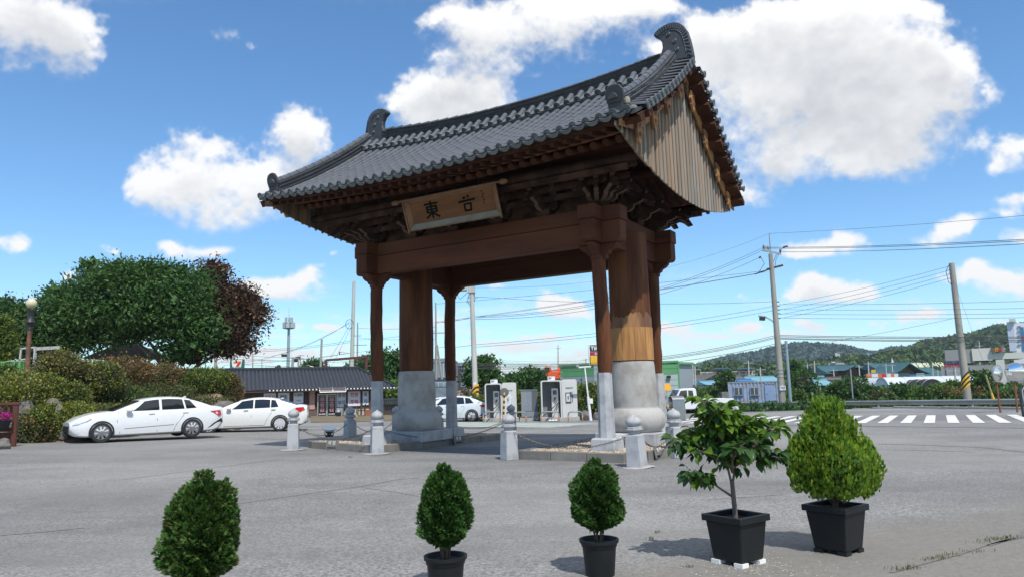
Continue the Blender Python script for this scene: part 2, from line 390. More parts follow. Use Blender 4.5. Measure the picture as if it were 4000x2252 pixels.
# ------------------------------------------------------------------ ground sheets
FD=[GP(2790,1600),GP(3963,1597)]           # far kerb line of the road
fdir=(FD[1]-FD[0]).normalized();fdir.z=0;fdir.normalize()
fn=Vector((-fdir.y,fdir.x,0))
if fn.y<0:fn=-fn
def past(x,y):return (x-FD[0].x)*fn.x+(y-FD[0].y)*fn.y
def sheet(name,x0,x1,y0,y1,nx,ny,zf,mat,cond=None,**k):
    xs=np.linspace(x0,x1,nx);ys=np.linspace(y0,y1,ny);vs=[(x,y,zf(x,y)) for y in ys for x in xs];fs=[]
    for j in range(ny-1):
        for i in range(nx-1):
            if cond and not cond((xs[i]+xs[i+1])/2,(ys[j]+ys[j+1])/2):continue
            a=j*nx+i;fs.append((a,a+1,a+1+nx,a+nx))
    o=arrmesh(name,np.array(vs),np.array(fs),mat);tag(o,kind='structure');return o
sheet('asphalt_lot',-60,70,-12,62,131,75,lambda x,y:gz(x,y)+.0,M['asphalt'],cond=lambda x,y:past(x,y)<.9 or x<-2)
M['grass']=material('field_grass',(.055,.10,.025),.95,c2=(.035,.07,.018),scale=.35,bump=.4,bscale=3,c3=(.12,.12,.04),c3scale=.06,c3amt=.6,coords='Object')
sheet('field',-900,1500,46,2600,49,52,lambda x,y:-1.15 if y>48 else -1.3,M['grass'])
def strip(name,pxs,wd,mat,dz,seg=None,ground=GP,pts=None):
    pts=pts or [ground(*p) for p in pxs];q=[]
    for a,b in zip(pts[:-1],pts[1:]):
        n=max(1,int((b-a).length/1.0))
        for i in range(n):q.append(a.lerp(b,i/n))
    q.append(pts[-1]);vs=[];w_=wd if not isinstance(wd,tuple) else None
    for i,p in enumerate(q):
        d=(q[min(i+1,len(q)-1)]-q[max(i-1,0)]);d.z=0;d.normalize();s=Vector((-d.y,d.x,0))*((w_ if w_ else wd[0]+(wd[1]-wd[0])*i/(len(q)-1))/2)
        for pp in(p+s,p-s):vs.append((pp.x,pp.y,gz(pp.x,pp.y)+dz))
    fs=[(2*i+1,2*i+3,2*i+2,2*i) for i in range(len(q)-1)]
    mb=MB().add(vs,fs);o=mb.build(name,mat);return tag(o,kind='structure')
def patch(name,pxs,mat,dz):
    pts=[GP(*p) for p in pxs];o=MB().add([(p.x,p.y,gz(p.x,p.y)+dz) for p in pts],[tuple(range(len(pts)))]).build(name,mat);return tag(o,kind='structure')
# tar seams and cracks
for wd,pl in ((.035,[(925,1967),(1180,1930),(1410,1898),(1560,1870),(1640,1865)]),(.02,[(1430,1905),(1540,1920),(1635,1937)]),
              (.03,[(0,2090),(180,2075),(330,2060)]),(.03,[(1800,1865),(1960,1868)]),(.025,[(480,1872),(800,1830),(1100,1790)]),
              (.02,[(2000,1720),(2160,1722),(2290,1718)]),(.02,[(2760,1950),(3060,1930)])):
    strip('asphalt_crack',pl,wd,M['crackline'],.004)
strip('road_gutter_seam',[(2700,1653),(3000,1659),(3350,1662),(3700,1667),(4050,1671)],.22,M['tar'],.004)
strip('road_gutter_edge',[(2700,1659),(3000,1665),(3350,1668),(3700,1673),(4050,1678)],.1,M['concrete'],.006)
strip('asphalt_seam',[(2980,1751),(3300,1753),(3600,1757),(3800,1764)],.05,M['crackline'],.004)
strip('asphalt_seam',[(3430,1732),(3650,1738),(3850,1747),(4010,1765)],.07,M['crackline'],.005)
strip('parking_line',[(270,1741),(500,1733),(740,1722)],.11,M['oldpaint'],.005)
strip('parking_line',[(830,1698),(1000,1691),(1180,1684)],.1,M['oldpaint'],.005)
strip('parking_line',[(2690,1592),(2820,1590),(2960,1586)],.12,M['paint'],.005)
# crosswalk
nl=[(3341,1651),(3424,1651),(3514,1651),(3606,1651),(3702,1650),(3802,1650),(3903,1650)]
A0=GP(*nl[0]);A6=GP(*nl[6]);B0=GP(3407,1622);B6=GP(3943,1621)
sn=(A6-A0)/6;sf=(B6-B0)/6;sf.y=sn.y*.5+sf.y*.5
cw=thing('crosswalk',None,None,(0,0,0));tag(cw,kind='structure')
pm=MB()
for k in range(-11,8):
    a=A0+sn*k;b=B0+sn*k;w_=sn*.47
    q=[a,a+w_,b+w_,b];vs=[]
    for t in(0,.33,.66,1):
        l=a.lerp(b,t);r=(a+w_).lerp(b+w_,t);vs+=[(l.x,l.y,gz(l.x,l.y)+.012),(r.x,r.y,gz(r.x,r.y)+.012)]
    o=MB().add(vs,[(2*i,2*i+1,2*i+3,2*i+2) for i in range(3)]).build('stripe',M['paint'],cw)
a=A0.lerp(B0,.3)-sn*11;b=A0.lerp(B0,.3)+sn*8;c=A0.lerp(B0,.75)+sn*8;d=A0.lerp(B0,.75)-sn*11
o=MB().add([(p.x,p.y,gz(p.x,p.y)+.006) for p in(a,a.lerp(b,.33),a.lerp(b,.66),b,c,c.lerp(d,.33),c.lerp(d,.66),d)],[(0,1,6,7),(1,2,5,6),(2,3,4,5)]).build('worn_asphalt_band',M['patch']);tag(o,kind='structure')
# EV bay markings
patch('charging_bay_paint',[(1600,1664),(2150,1668),(2330,1652),(1700,1645)],material('green_bay_paint',(.33,.36,.33),.8,c2=(.38,.38,.36),scale=2,c3=(.14,.28,.19),c3scale=1.1,c3amt=.5),.004)
strip('bay_line',[(1780,1650),(2340,1653)],.12,M['paint'],.009);strip('bay_line',[(2060,1653),(2230,1664)],.12,M['paint'],.010)
# kerb beyond the road
kb=thing('road_kerb',None,None);tag(kb,kind='structure')
c0=FD[0]-fdir*14
for i in range(44):
    a=c0+fdir*(i*2.0);b=a+fdir*1.96;z=gz(a.x,a.y)-.05;n=fn*.3;up=Vector((0,0,.19))
    for p in(a,b):p.z=z
    MB().hexa([a,b,b+n,a+n],[a+up,b+up,b+n+up,a+n+up]).build('kerb_stone',M['concrete'],kb,bevel=.01)
o=MB().add([tuple(c0+fn*.3+Vector((0,0,.1))),tuple(c0+fdir*100+fn*.3+Vector((0,0,.1))),tuple(c0+fdir*100+fn*3.5+Vector((0,0,-.2))),tuple(c0+fn*3.5+Vector((0,0,-.2)))],[(0,1,2,3)]).build('verge',M['soil']);tag(o,kind='structure')
# ------------------------------------------------------------------ the gate
M['wood']=material('stained_timber',(.105,.034,.016),.72,spec=.2,c2=(.042,.016,.01),scale=2.2,stretch=(.35,2.5,2.5),bump=.3,bscale=9,c3=(.15,.062,.028),c3scale=1.1,c3amt=.4,rnd=.18)
M['wood_y']=material('stained_timber_side',(.105,.034,.016),.72,spec=.2,c2=(.042,.016,.01),scale=2.2,stretch=(2.5,.35,2.5),bump=.3,bscale=9,c3=(.15,.062,.028),c3scale=1.1,c3amt=.4,rnd=.18)
M['post']=material('post_timber',(.13,.042,.017),.7,spec=.2,c2=(.033,.014,.009),scale=3,stretch=(2.2,2.2,.22),bump=.35,bscale=7,c3=(.23,.10,.042),c3scale=1.6,c3amt=.45,rnd=.1)
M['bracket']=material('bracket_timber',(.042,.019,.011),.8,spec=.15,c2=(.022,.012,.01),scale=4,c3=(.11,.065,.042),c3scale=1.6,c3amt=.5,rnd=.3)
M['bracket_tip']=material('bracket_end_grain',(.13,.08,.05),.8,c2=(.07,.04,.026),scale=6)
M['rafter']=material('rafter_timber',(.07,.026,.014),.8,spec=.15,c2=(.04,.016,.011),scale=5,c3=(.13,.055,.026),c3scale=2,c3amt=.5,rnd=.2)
M['fascia']=material('orange_board',(.27,.10,.045),.7,c2=(.17,.065,.032),scale=3,stretch=(.4,2,2))
M['tile']=material('roof_tile_grey',(.070,.081,.102),.5,c2=(.057,.066,.083),scale=5,bump=.1,bscale=30,rnd=.08,c3=(.14,.145,.15),c3scale=2,c3amt=.25)
M['tiledark']=material('roof_tile_dark',(.05,.055,.064),.6,c2=(.035,.038,.044),scale=7,bump=.2,rnd=.2)
M['ridge']=material('ridge_tile_grey',(.085,.092,.104),.6,c2=(.055,.06,.068),scale=7,rnd=.22)
M['tileend']=material('eave_tile_clay',(.14,.158,.17),.55,c2=(.08,.09,.098),scale=24,bump=.5,bscale=55,rnd=.15)
M['mortar']=material('lime_mortar',(.3,.285,.24),.9,c2=(.22,.21,.17),scale=9,bump=.8,bscale=14,bdist=.02)
M['batten']=material('weathered_batten',(.32,.31,.285),.85,c2=(.19,.17,.14),scale=2.6,stretch=(3,9,.28),bump=.3,c3=(.42,.2,.07),c3scale=1.3,c3amt=.35,rnd=.18)
M['plank']=material('weathered_plank',(.14,.125,.105),.85,c2=(.065,.05,.04),scale=2.6,stretch=(3,9,.28),bump=.4,bscale=7,c3=(.42,.21,.07),c3scale=1.1,c3amt=.5,rnd=.28)
M['barge']=material('barge_timber',(.42,.21,.07),.7,c2=(.2,.09,.035),scale=3,stretch=(1,1,2.5),bump=.3,c3=(.07,.04,.025),c3scale=1.8,c3amt=.6,rnd=.12)
gate=thing('gate','large traditional wooden gate with grey tiled gable roof standing on six stone-footed columns','gate',(.0206,19.667,0),R(-31.234))
GL=Matrix.Translation(gate.location)@Matrix.Rotation(R(-31.234),4,'Z')
CU,CV=3.412,1.723
zB0,zB1,zb0,zb1,zb2=1.072,2.21,4.877,5.379,5.715
def eave_z(u):return 6.66+.23*(abs(u)/5.3)**1.9
def top_z(u):return 9.12+.28*(u/4.63)**2
def roof(u,v):
    t=(abs(v)-.25)/3.96;e=eave_z(u);h=top_z(u)-e
    return e+h-h*(t*(1+.22*(1-t)))
def frame(u,v):                       # origin on the roof surface, y up-slope, z normal
    s=1 if v>0 else -1;d=.02
    p=Vector((u,v,roof(u,v)));up=(Vector((u,v-s*d,roof(u,v-s*d)))-p).normalized()
    ex=(Vector((u+d,v,roof(u+d,v)))-p).normalized()
    if s>0:ex=-ex
    nz=ex.cross(up).normalized();ex=up.cross(nz)
    Mx=Matrix.Identity(4)
    for i,e in enumerate((ex,up,nz)):
        for j in range(3):Mx[j][i]=e[j]
    for j in range(3):Mx[j][3]=p[j]
    return Mx
def put(name,me,Mx,parent):
    o=bpy.data.objects.new(name,me);link(o,parent);o.matrix_local=Mx;return o
def halfcyl(mb,r0,r1,y0,y1,n=6,z=0,cap=True):
    vs=[]
    for r,y in((r0,y0),(r1,y1)):
        for i in range(n+1):
            a=PI*i/n;vs.append((r*math.cos(a),y,z+r*math.sin(a)))
    fs=[(i,i+1,n+2+i,n+1+i) for i in range(n)]
    if cap:fs+=[tuple(range(n,-1,-1)),tuple(range(n+1,2*n+2))]
    mb.add(vs,fs)
# stone & wood columns
def big_column(u,v):
    c=bpy.data.objects.new('main_column',MB().lathe([(.47,zB1+.0),(.50,zB1+.08),(.51,zB1+.9),(.50,3.9),(.49,zb1-.004)],28).mesh('main_column',True));link(c,gate);c.location=(u,v,0);c.data.materials.append(M['post'])
    MB().lathe([(.545,1.1),(.56,1.3),(.555,1.7),(.53,2.12),(.515,2.2),(.48,2.206)],32).build('stone_drum',M['granite_warm'],c,True)
    MB().lathe([(.60,.505),(.69,.6),(.735,.75),(.72,.9),(.64,1.03),(.575,1.072),(.57,1.098)],32).build('stone_bulge',M['granite_warm'],c,True)
    MB().box(-.76,.76,-.74,.74,.2,.5).build('plinth_slab',M['granite'],c,bevel=.015)
    return c
cL=big_column(-CU,0);cR=big_column(CU,0)
# pale repaired boards round the foot of the right column
M['newwood']=material('pale_repair_board',(.52,.27,.085),.6,c2=(.27,.115,.035),scale=2.6,stretch=(4,4,.35),bump=.2,c3=(.25,.1,.03),c3scale=4,c3amt=.5,rnd=.1)
M['peel']=material('peeled_timber',(.22,.10,.045),.65,c2=(.10,.045,.024),scale=2,stretch=(2,2,.3),c3=(.42,.22,.08),c3scale=1.2,c3amt=.6)
M['wet']=material('old_timber',(.05,.025,.016),.65)
for k in range(11):
    a0=2*PI*k/11+.1;a1=2*PI*(k+1)/11+.1-.014;vs=[];n=4
    for z in(zB1+.012,3.02):
        for i in range(n+1):
            a=a0+(a1-a0)*i/n;vs.append((.532*math.cos(a),.532*math.sin(a),z))
    for z in(zB1+.012,3.02):
        for i in range(n+1):
            a=a0+(a1-a0)*i/n;vs.append((.49*math.cos(a),.49*math.sin(a),z))
    fs=[(i,i+1,n+2+i,n+1+i) for i in range(n)]+[(n+1+i,n+2+i,3*n+4+i,3*n+3+i) for i in range(n)]+[(0,n+1,3*n+3,2*n+2),(n,3*n+2-0,4*n+3,2*n+1)]
    fs[-1]=(n,3*n+2,4*n+3,2*n+1)
    MB().add(vs,fs).build('repair_board',M['newwood'],cR)
rr=random.Random(3);vs=[];n=60
for i in range(n+1):
    a=2*PI*i/n;vs+=[(.521*math.cos(a),.521*math.sin(a),3.0),(.517*math.cos(a),.517*math.sin(a),3.18+rr.random()*.22)]
MB().add(vs,[(2*i,2*i+2,2*i+3,2*i+1) for i in range(n)]).build('peeled_ring',M['peel'],cR)
peel_post=M['peel']  # alias of the peeled timber
def small_column(u,v,seed,ang):
    r=random.Random(seed);c=bpy.data.objects.new('corner_column',None);link(c,gate);c.location=(u,v,0)
    pts=[];rs=[]
    for i in range(12):
        t=i/11;pts.append((r.uniform(-.008,.008)+.03*math.sin(t*3+seed),r.uniform(-.008,.008)+.02*math.cos(t*4+seed),1.925+t*(zb0-.28-1.925)));rs.append(.178-.012*t+r.uniform(-.004,.004)+(-.022 if i==0 else 0))
    MB().tube(pts,rs,14).build('wooden_shaft',M['post'],c,True,angle=60)
    q=[]
    MB().lathe([(.19,.48),(.19,.5),(.178,1.2),(.17,1.92)],8,rot=ang).build('stone_post',M['granite'],c)
    MB().lathe([(.41,.15),(.41,.22),(.39,.44),(.35,.478)],4,rot=PI/4+ang*0).build('stone_foot',M['granite'],c,bevel=.01)
    # carved capital: crossed scalloped plates
    pr=[(-.17,0),(-.21,.02),(-.2,.09),(-.27,.12),(-.30,.19),(-.38,.22),(-.47,.30),(-.48,.36)];poly=pr+[(-a,b) for a,b in reversed(pr)]
    for k,(ex) in enumerate(((1,0,0),(0,1,0))):
        MB().prism(poly,((0,0,zb0-.362-(.003*k)),ex,(0,0,1)),.17).build('capital_plate',M['wood'],c,bevel=.012)
    return c
for i,(u,v) in enumerate(((CU,-CV),(-CU,-CV),(-CU,CV),(CU,CV))):small_column(u,v,i+1,PI/8)
# beams
def beamx(name,v,z0,z1,hw,ext,parent=gate,rough=.0,drop=0):
    L0=-CU-ext;L1=CU+ext
    poly=[(L0,z1),(L0,z0+.10),(L0+.02,z0+.04),(L0+.07,z0+.005),(L0+.12,z0),(L1-.12,z0),(L1-.07,z0+.005),(L1-.02,z0+.04),(L1,z0+.10),(L1,z1)]
    if drop==0:poly=[(L0,z1),(L0,z0),(L1,z0),(L1,z1)]
    return MB().prism(poly,((0,v,0),(1,0,0),(0,0,1)),hw*2).build(name,M['wood'],parent,bevel=.012)
def beamy(name,u,z0,z1,hw,ext,parent=gate,drop=0):
    L0=-CV-ext;L1=CV+ext
    poly=[(L0,z1),(L0,z0+.10),(L0+.02,z0+.04),(L0+.07,z0+.005),(L0+.12,z0),(L1-.12,z0),(L1-.07,z0+.005),(L1-.02,z0+.04),(L1,z0+.10),(L1,z1)]
    if drop==0:poly=[(L0,z1),(L0,z0),(L1,z0),(L1,z1)]
    return MB().prism(poly,((u,0,0),(0,1,0),(0,0,1)),hw*2).build(name,M['wood_y'],parent,bevel=.012)
for s in(-1,1):
    beamx('long_lintel',s*CV,zb0,zb1-.006,.18,.63,drop=1);beamx('long_plate',s*CV,zb1,zb2,.215,.66)
    beamy('cross_lintel',s*CU,zb0+.005,zb1-.002,.178,.62,drop=1);beamy('cross_plate',s*CU,zb1+.005,zb2-.004,.213,.65)
MB().box(-CU+.2,CU-.2,-CV+.2,CV-.2,6.28,6.33).build('ceiling_board',M['bracket'],gate)  # dark ceiling added to stop light leaking in under the roof
# bracket sets
def tongue(L_,dz):
    top=[(0,.17),(L_*.5,.17),(L_*.72,.15),(L_*.86,.17),(L_*.96,.25),(L_,.33)]
    bot=[(L_+.0,.31),(L_*1.0-.03,.2),(L_*.9,.07),(L_*.72,.01),(L_*.5,0),(0,0)]
    return top+[(L_+.035,.30)]+bot[1:]
def down_tongue(L_):
    return [(0,.16),(L_*.55,.16),(L_*.75,.12),(L_*.95,-.02),(L_+.02,-.16),(L_-.06,-.19),(L_*.85,-.1),(L_*.65,-.01),(L_*.5,.0),(0,0)]
tm=[]
for k in range(3):
    mb=MB();pl=tongue(.62+.27*k,0) if k!=2 else down_tongue(.62+.24*k);mb.prism(pl,((0,0,0),(0,-1,0),(0,0,1)),.105);b0_=len(mb.m)-len(pl)
    for i in range(5,len(pl)-1):mb.m[b0_+i]=1
    tm.append(mb.mesh('tongue_arm'));tm[-1].materials.append(M['bracket']);tm[-1].materials.append(M['bracket_tip'])
am=[]
for k in range(3):
    w_=.36+.1*k;poly=[(-w_,.15),(-w_,.07),(-w_+.05,.03),(-w_+.12,0),(w_-.12,0),(w_-.05,.03),(w_,.07),(w_,.15)]
    mb=MB();mb.prism(poly,((0,0,0),(1,0,0),(0,0,1)),.1);am.append(mb.mesh('cross_arm'));am[-1].materials.append(M['bracket'])
mb=MB();mb.hexa([(-.05,-.05,0),(.05,-.05,0),(.05,.05,0),(-.05,.05,0)],[(-.08,-.08,.075),(.08,-.08,.075),(.08,.08,.075),(-.08,.08,.075)]).box(-.08,.08,-.08,.08,.075,.115);blk=mb.mesh('bearing_block');blk.materials.append(M['bracket'])
mb=MB();mb.hexa([(-.13,-.13,0),(.13,-.13,0),(.13,.13,0),(-.13,.13,0)],[(-.2,-.2,.1),(.2,-.2,.1),(.2,.2,.1),(-.2,.2,.1)]).box(-.2,.2,-.2,.2,.1,.17);jud=mb.mesh('bracket_set');jud.materials.append(M['bracket'])
mb=MB();mb.quad((-.053,0,.0),(.053,0,0),(.053,0,.08),(-.053,0,.08));
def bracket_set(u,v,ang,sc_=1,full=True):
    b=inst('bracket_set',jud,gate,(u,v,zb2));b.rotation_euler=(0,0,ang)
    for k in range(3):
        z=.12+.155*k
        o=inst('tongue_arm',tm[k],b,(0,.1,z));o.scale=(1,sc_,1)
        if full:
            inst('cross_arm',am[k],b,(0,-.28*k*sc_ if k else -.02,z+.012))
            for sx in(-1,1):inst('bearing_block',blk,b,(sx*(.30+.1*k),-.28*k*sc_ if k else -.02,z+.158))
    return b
us=[-CU,-2.05,-.683,.683,2.05,CU]
for u in us:
    bracket_set(u,-CV,0);bracket_set(u,CV,PI)
for v in(-.575,.575):
    bracket_set(CU,v,PI/2);bracket_set(-CU,v,-PI/2)
for su in(-1,1):
    for sv in(-1,1):
        base=0 if sv<0 else PI
        for da in(.42,.785,1.15,PI/2):
            bracket_set(su*CU,sv*CV,base+(da if su*sv<0 else -da),1.25 if da==.785 else 1.08,False)
# long tie beams stepping outward, purlins
for k in range(1,4):
    for s in(-1,1):
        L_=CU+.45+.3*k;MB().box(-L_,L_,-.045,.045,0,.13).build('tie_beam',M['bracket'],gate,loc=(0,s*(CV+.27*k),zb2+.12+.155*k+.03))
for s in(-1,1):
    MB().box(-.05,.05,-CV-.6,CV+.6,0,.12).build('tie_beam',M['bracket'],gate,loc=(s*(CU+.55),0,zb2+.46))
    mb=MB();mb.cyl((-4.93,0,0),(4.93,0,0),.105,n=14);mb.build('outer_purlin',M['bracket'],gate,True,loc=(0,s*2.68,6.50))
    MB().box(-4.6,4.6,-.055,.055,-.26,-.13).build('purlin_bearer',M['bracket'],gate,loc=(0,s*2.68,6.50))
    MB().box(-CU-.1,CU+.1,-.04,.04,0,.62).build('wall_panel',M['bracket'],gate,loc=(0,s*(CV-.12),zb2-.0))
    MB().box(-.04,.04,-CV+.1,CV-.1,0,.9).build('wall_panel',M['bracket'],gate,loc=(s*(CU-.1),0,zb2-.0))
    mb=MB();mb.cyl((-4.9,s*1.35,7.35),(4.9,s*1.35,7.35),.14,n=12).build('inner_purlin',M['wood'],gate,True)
# rafters
rows=[.293*i for i in range(-18,19)]
mb=MB();mb.tube([(0,-3.34,6.455),(0,-3.2,6.50),(0,-1.3,7.345),(0,-.9,7.53)],[.078,.086,.09,.09],10);raf=mb.mesh('round_rafter',True);raf.materials.append(M['rafter'])
mb=MB();mb.hexa([(-.045,-4.10,6.29),(.045,-4.10,6.29),(.06,-3.05,6.60),(-.06,-3.05,6.60)],[(-.045,-4.10,6.385),(.045,-4.10,6.385),(.06,-3.05,6.735),(-.06,-3.05,6.735)])
fly=mb.mesh('flying_rafter');fly.materials.append(M['rafter'])
for s in(1,-1):
    for u in rows[1:-1]:
        dz=eave_z(u)-6.52
        L2=[inst('flying_rafter',fly,gate,(u,0,dz))]
        if abs(u)<4.85:L2.append(inst('round_rafter',raf,gate,(u,0,dz*.75)))
        if s<0:
            for a in L2:a.rotation_euler=(0,0,PI)
def swept(name,prof,us_,mat,s=1,thick=None):
    """boards along u; prof(u)-> list of (v,z) section corners"""
    secs=[prof(u) for u in us_];k=len(secs[0]);vs=[]
    for u,sec in zip(us_,secs):vs+=[(u,s*v,z) for v,z in sec]
    fs=[(j*k+i,j*k+(i+1)%k,(j+1)*k+(i+1)%k,(j+1)*k+i) for j in range(len(us_)-1) for i in range(k)]+[tuple(range(k-1,-1,-1)),tuple((len(us_)-1)*k+i for i in range(k))]
    return MB().add(vs,fs).build(name,mat,gate)
lin=[-4.94+9.88*i/24 for i in range(25)];linw=[-5.25+10.5*i/24 for i in range(25)]
for s in(1,-1):
    D=lambda u:eave_z(u)-6.52
    swept('rafter_lath_board',lambda u:[(-3.38,6.565+D(u)*.8),(-3.28,6.565+D(u)*.8),(-3.28,6.635+D(u)*.8),(-3.38,6.635+D(u)*.8)],lin,M['fascia'],s)
    swept('eave_lath_board',lambda u:[(-4.16,6.385+D(u)),(-4.06,6.40+D(u)),(-4.06,6.47+D(u)),(-4.16,6.455+D(u))],linw,M['rafter'],s)
    swept('soffit_upper',lambda u:[(-4.1,6.39+D(u)),(-3.0,6.76+D(u)*.8),(-3.0,6.79+D(u)*.8),(-4.1,6.42+D(u))],lin,M['wood'],s)
    swept('soffit_lower',lambda u:[(-3.3,6.60+D(u)*.7),(-1.3,7.46+D(u)*.5),(-.4,7.75+D(u)*.5),(-.4,7.78+D(u)*.5),(-1.3,7.49+D(u)*.5),(-3.3,6.63+D(u)*.7)],lin,M['wood'],s)
# roof deck (solid body under the tiles)
vsn=[-4.18+4.18*i/12 for i in range(13)]
for s in(1,-1):
    lv=[-5.42+10.84*i/24 for i in range(25)];vs=[];nv=13
    for u in lv:
        for v in vsn:vs.append((u,s*v,roof(u,min(v,-.25))-.02))
        for v in vsn:vs.append((u,s*v,roof(u,min(v,-.25))-.09))
    K=2*nv;fs=[]
    for j in range(24):
        for i in range(nv-1):
            a=j*K+i;fs.append((a,a+K,a+K+1,a+1));a+=nv;fs.append((a,a+1,a+K+1,a+K))
        a=j*K;fs.append((a,a+nv,a+nv+K,a+K))
    for j in(0,24):
        for i in range(nv-1):a=j*K+i;fs.append((a,a+1,a+nv+1,a+nv))
    MB().add(vs,fs).build('roof_deck',M['tiledark'],gate)
# convex tiles
mb=MB();halfcyl(mb,.080,.075,-.19,.21,7);tl=mb.mesh('roof_tile',True,50);tl.materials.append(M['tile'])
trow=[u for u in rows if abs(u)<4.78]
def courses(n=12):
    # equal arc steps from eave up
    v=-4.08;out=[]
    for i in range(n):
        out.append(v);g=(roof(0,v+.02)-roof(0,v))/.02;v+=.335/math.sqrt(1+g*g)
        if v>-.38:break
    return out
cv=courses(20)
rest=MB();rt=random.Random(5);ntile=0
for ci,v in enumerate(cv):
    for u in trow:
        for s in(1,-1):
            Mx=frame(u,s*v)@Matrix.Translation((rt.uniform(-.004,.004),rt.uniform(-.008,.008),rt.uniform(-.002,.004)))@Matrix.Rotation(rt.uniform(-.01,.01),4,'Z')
            if s>0 and 0<ci<=10 and ntile<300:put('roof_tile',tl,Mx,gate);ntile+=1
            elif ci>0:
                rest.T=Mx;halfcyl(rest,.080,.075,-.19,.21,5);rest.T=None
o=rest.build('roof_tiles_beyond',M['tile'],gate,True,angle=50);tag(o,kind='stuff')
pan=MB()
gaps=[u+.1465 for u in rows[:-1] if abs(u+.1465)<4.9]
for s in(1,-1):
    for v in cv:
        for u in gaps:
            pan.T=frame(u,s*v);vs=[]
            for y,dz in((-.2,.035),(.19,.0)):
                for x,z in((-.13,.03),(-.065,-.0),(0,-.01),(.065,0),(.13,.03)):vs.append((x,y,z+dz))
            for x,z in((-.13,.0),(-.065,-.03),(0,-.04),(.065,-.03),(.13,.0)):vs.append((x,-.2,z+.02))
            pan.add(vs,[(i,i+1,i+6,i+5) for i in range(4)]+[(10+i,11+i,i+1,i) for i in range(4)]);pan.T=None
o=pan.build('pan_tiles',M['tiledark'],gate);tag(o,kind='stuff')
# eave tiles with round and crescent ends
mb=MB();halfcyl(mb,.082,.076,-.17,.24,8)
def disc(mb,y,r=.086,z=.03,n=16):
    mb.lathe_T=None
    T0=mb.T;base=Matrix.Translation((0,y,z))@Matrix.Rotation(PI/2,4,'X');mb.T=(T0@base) if T0 else base
    mb.lathe([(r*.98,-.0),(r,.005),(r,.035),(r*.82,.037),(r*.8,.024),(r*.55,.024),(r*.5,.034),(r*.25,.034),(r*.2,.024),(.0001,.026)],n);mb.T=T0
mb.mi=1;disc(mb,-.16)
capm=mb.mesh('eave_cap_tile',True,40);capm.materials.append(M['tile']);capm.materials.append(M['tileend'])
def crescent(mb,y=-.2,w=.135,dn=.12,up=.03,th=.022):
    a=[(w*math.cos(t),-dn*math.sin(t)) for t in [PI*i/10 for i in range(11)]]
    b=[(-w+2*w*i/6,-.035*math.cos((i/6-.5)*PI)) for i in range(7)]
    poly=a+[q for q in b[1:-1]]
    mb.prism(poly,((0,y,.035),(1,0,0),(0,-.25,.97)),th)
    # ridged lines behind the lip
mb=MB();crescent(mb);vs=[]
for y,dz in((-.19,.035),(.2,.0)):
    for x,z in((-.15,.03),(-.07,-.0),(0,-.01),(.07,0),(.15,.03)):vs.append((x,y,z+dz))
mb.add(vs,[(i,i+1,i+6,i+5) for i in range(4)]);crm=mb.mesh('eave_pan_tile');crm.materials.append(M['tileend'])
for s in(1,-1):
    for u in rows:
        put('eave_cap_tile',capm,frame(u,s*-4.10)@Matrix.Rotation(R(-6),4,'X'),gate)
    for u in rows[:-1]:
        put('eave_pan_tile',crm,frame(u+.1465,s*-4.13)@Matrix.Translation((0,0,-.0)),gate)
    for u in trow[0:]:
        put('ridge_foot_cap_tile',capm,frame(u,s*-.70)@Matrix.Translation((0,.0,.15))@Matrix.Rotation(R(10),4,'X'),gate)
    for u in gaps[1:-1]:
        if abs(u)<4.7:put('ridge_foot_pan_tile',crm,frame(u,s*-.72)@Matrix.Translation((0,0,.13))@Matrix.Rotation(R(10),4,'X'),gate)
# main ridge
def rz(u):return top_z(u)
mb=MB();mb.box(-.18,.18,-.15,.15,-.022,.022);rm=[]
for k in range(4):
    mb=MB();w_=.155+.012*(k%2);mb.hexa([(-.176,-w_,-.018),(.176,-w_,-.018),(.176,w_,-.018),(-.176,w_,-.018)],[(-.172,-w_-.03,.014),(.172,-w_-.03,.014),(.172,w_+.03,.014),(-.172,w_+.03,.014)]);q=mb.mesh('ridge_tile');q.materials.append(M['ridge']);rm.append(q)
def along(u,z,name,me,w2=.36,tw=0):
    sl=math.atan(2*.28*u/4.63**2);o=inst(name,me,gate,(u,0,z));o.rotation_euler=(rt.uniform(-.02,.02),-sl+rt.uniform(-.008,.008),rt.uniform(-.01,.01)+tw);return o
nr=26
for k in range(8):
    for i in range(nr):
        u=-4.62+9.24*(i+.5+.5*(k%2)*(1 if i<nr-1 else 0))/nr
        along(u,rz(u)+.075+k*.052,'ridge_tile',rm[k%2])
swept('ridge_core',lambda u:[(-.13,rz(u)-.1),(.13,rz(u)-.1),(.13,rz(u)+.46),(-.13,rz(u)+.46)],[-4.62+9.24*i/20 for i in range(21)],M['tiledark'])
mb=MB();halfcyl(mb,.1,.09,-.19,.2,7);mb.T=None;cap=mb.mesh('ridge_cap_tile',True,50);cap.materials.append(M['tile'])
for i in range(nr):
    u=-4.62+9.24*(i+.5)/nr;along(u,rz(u)+.475,'ridge_cap_tile',cap,tw=PI/2)
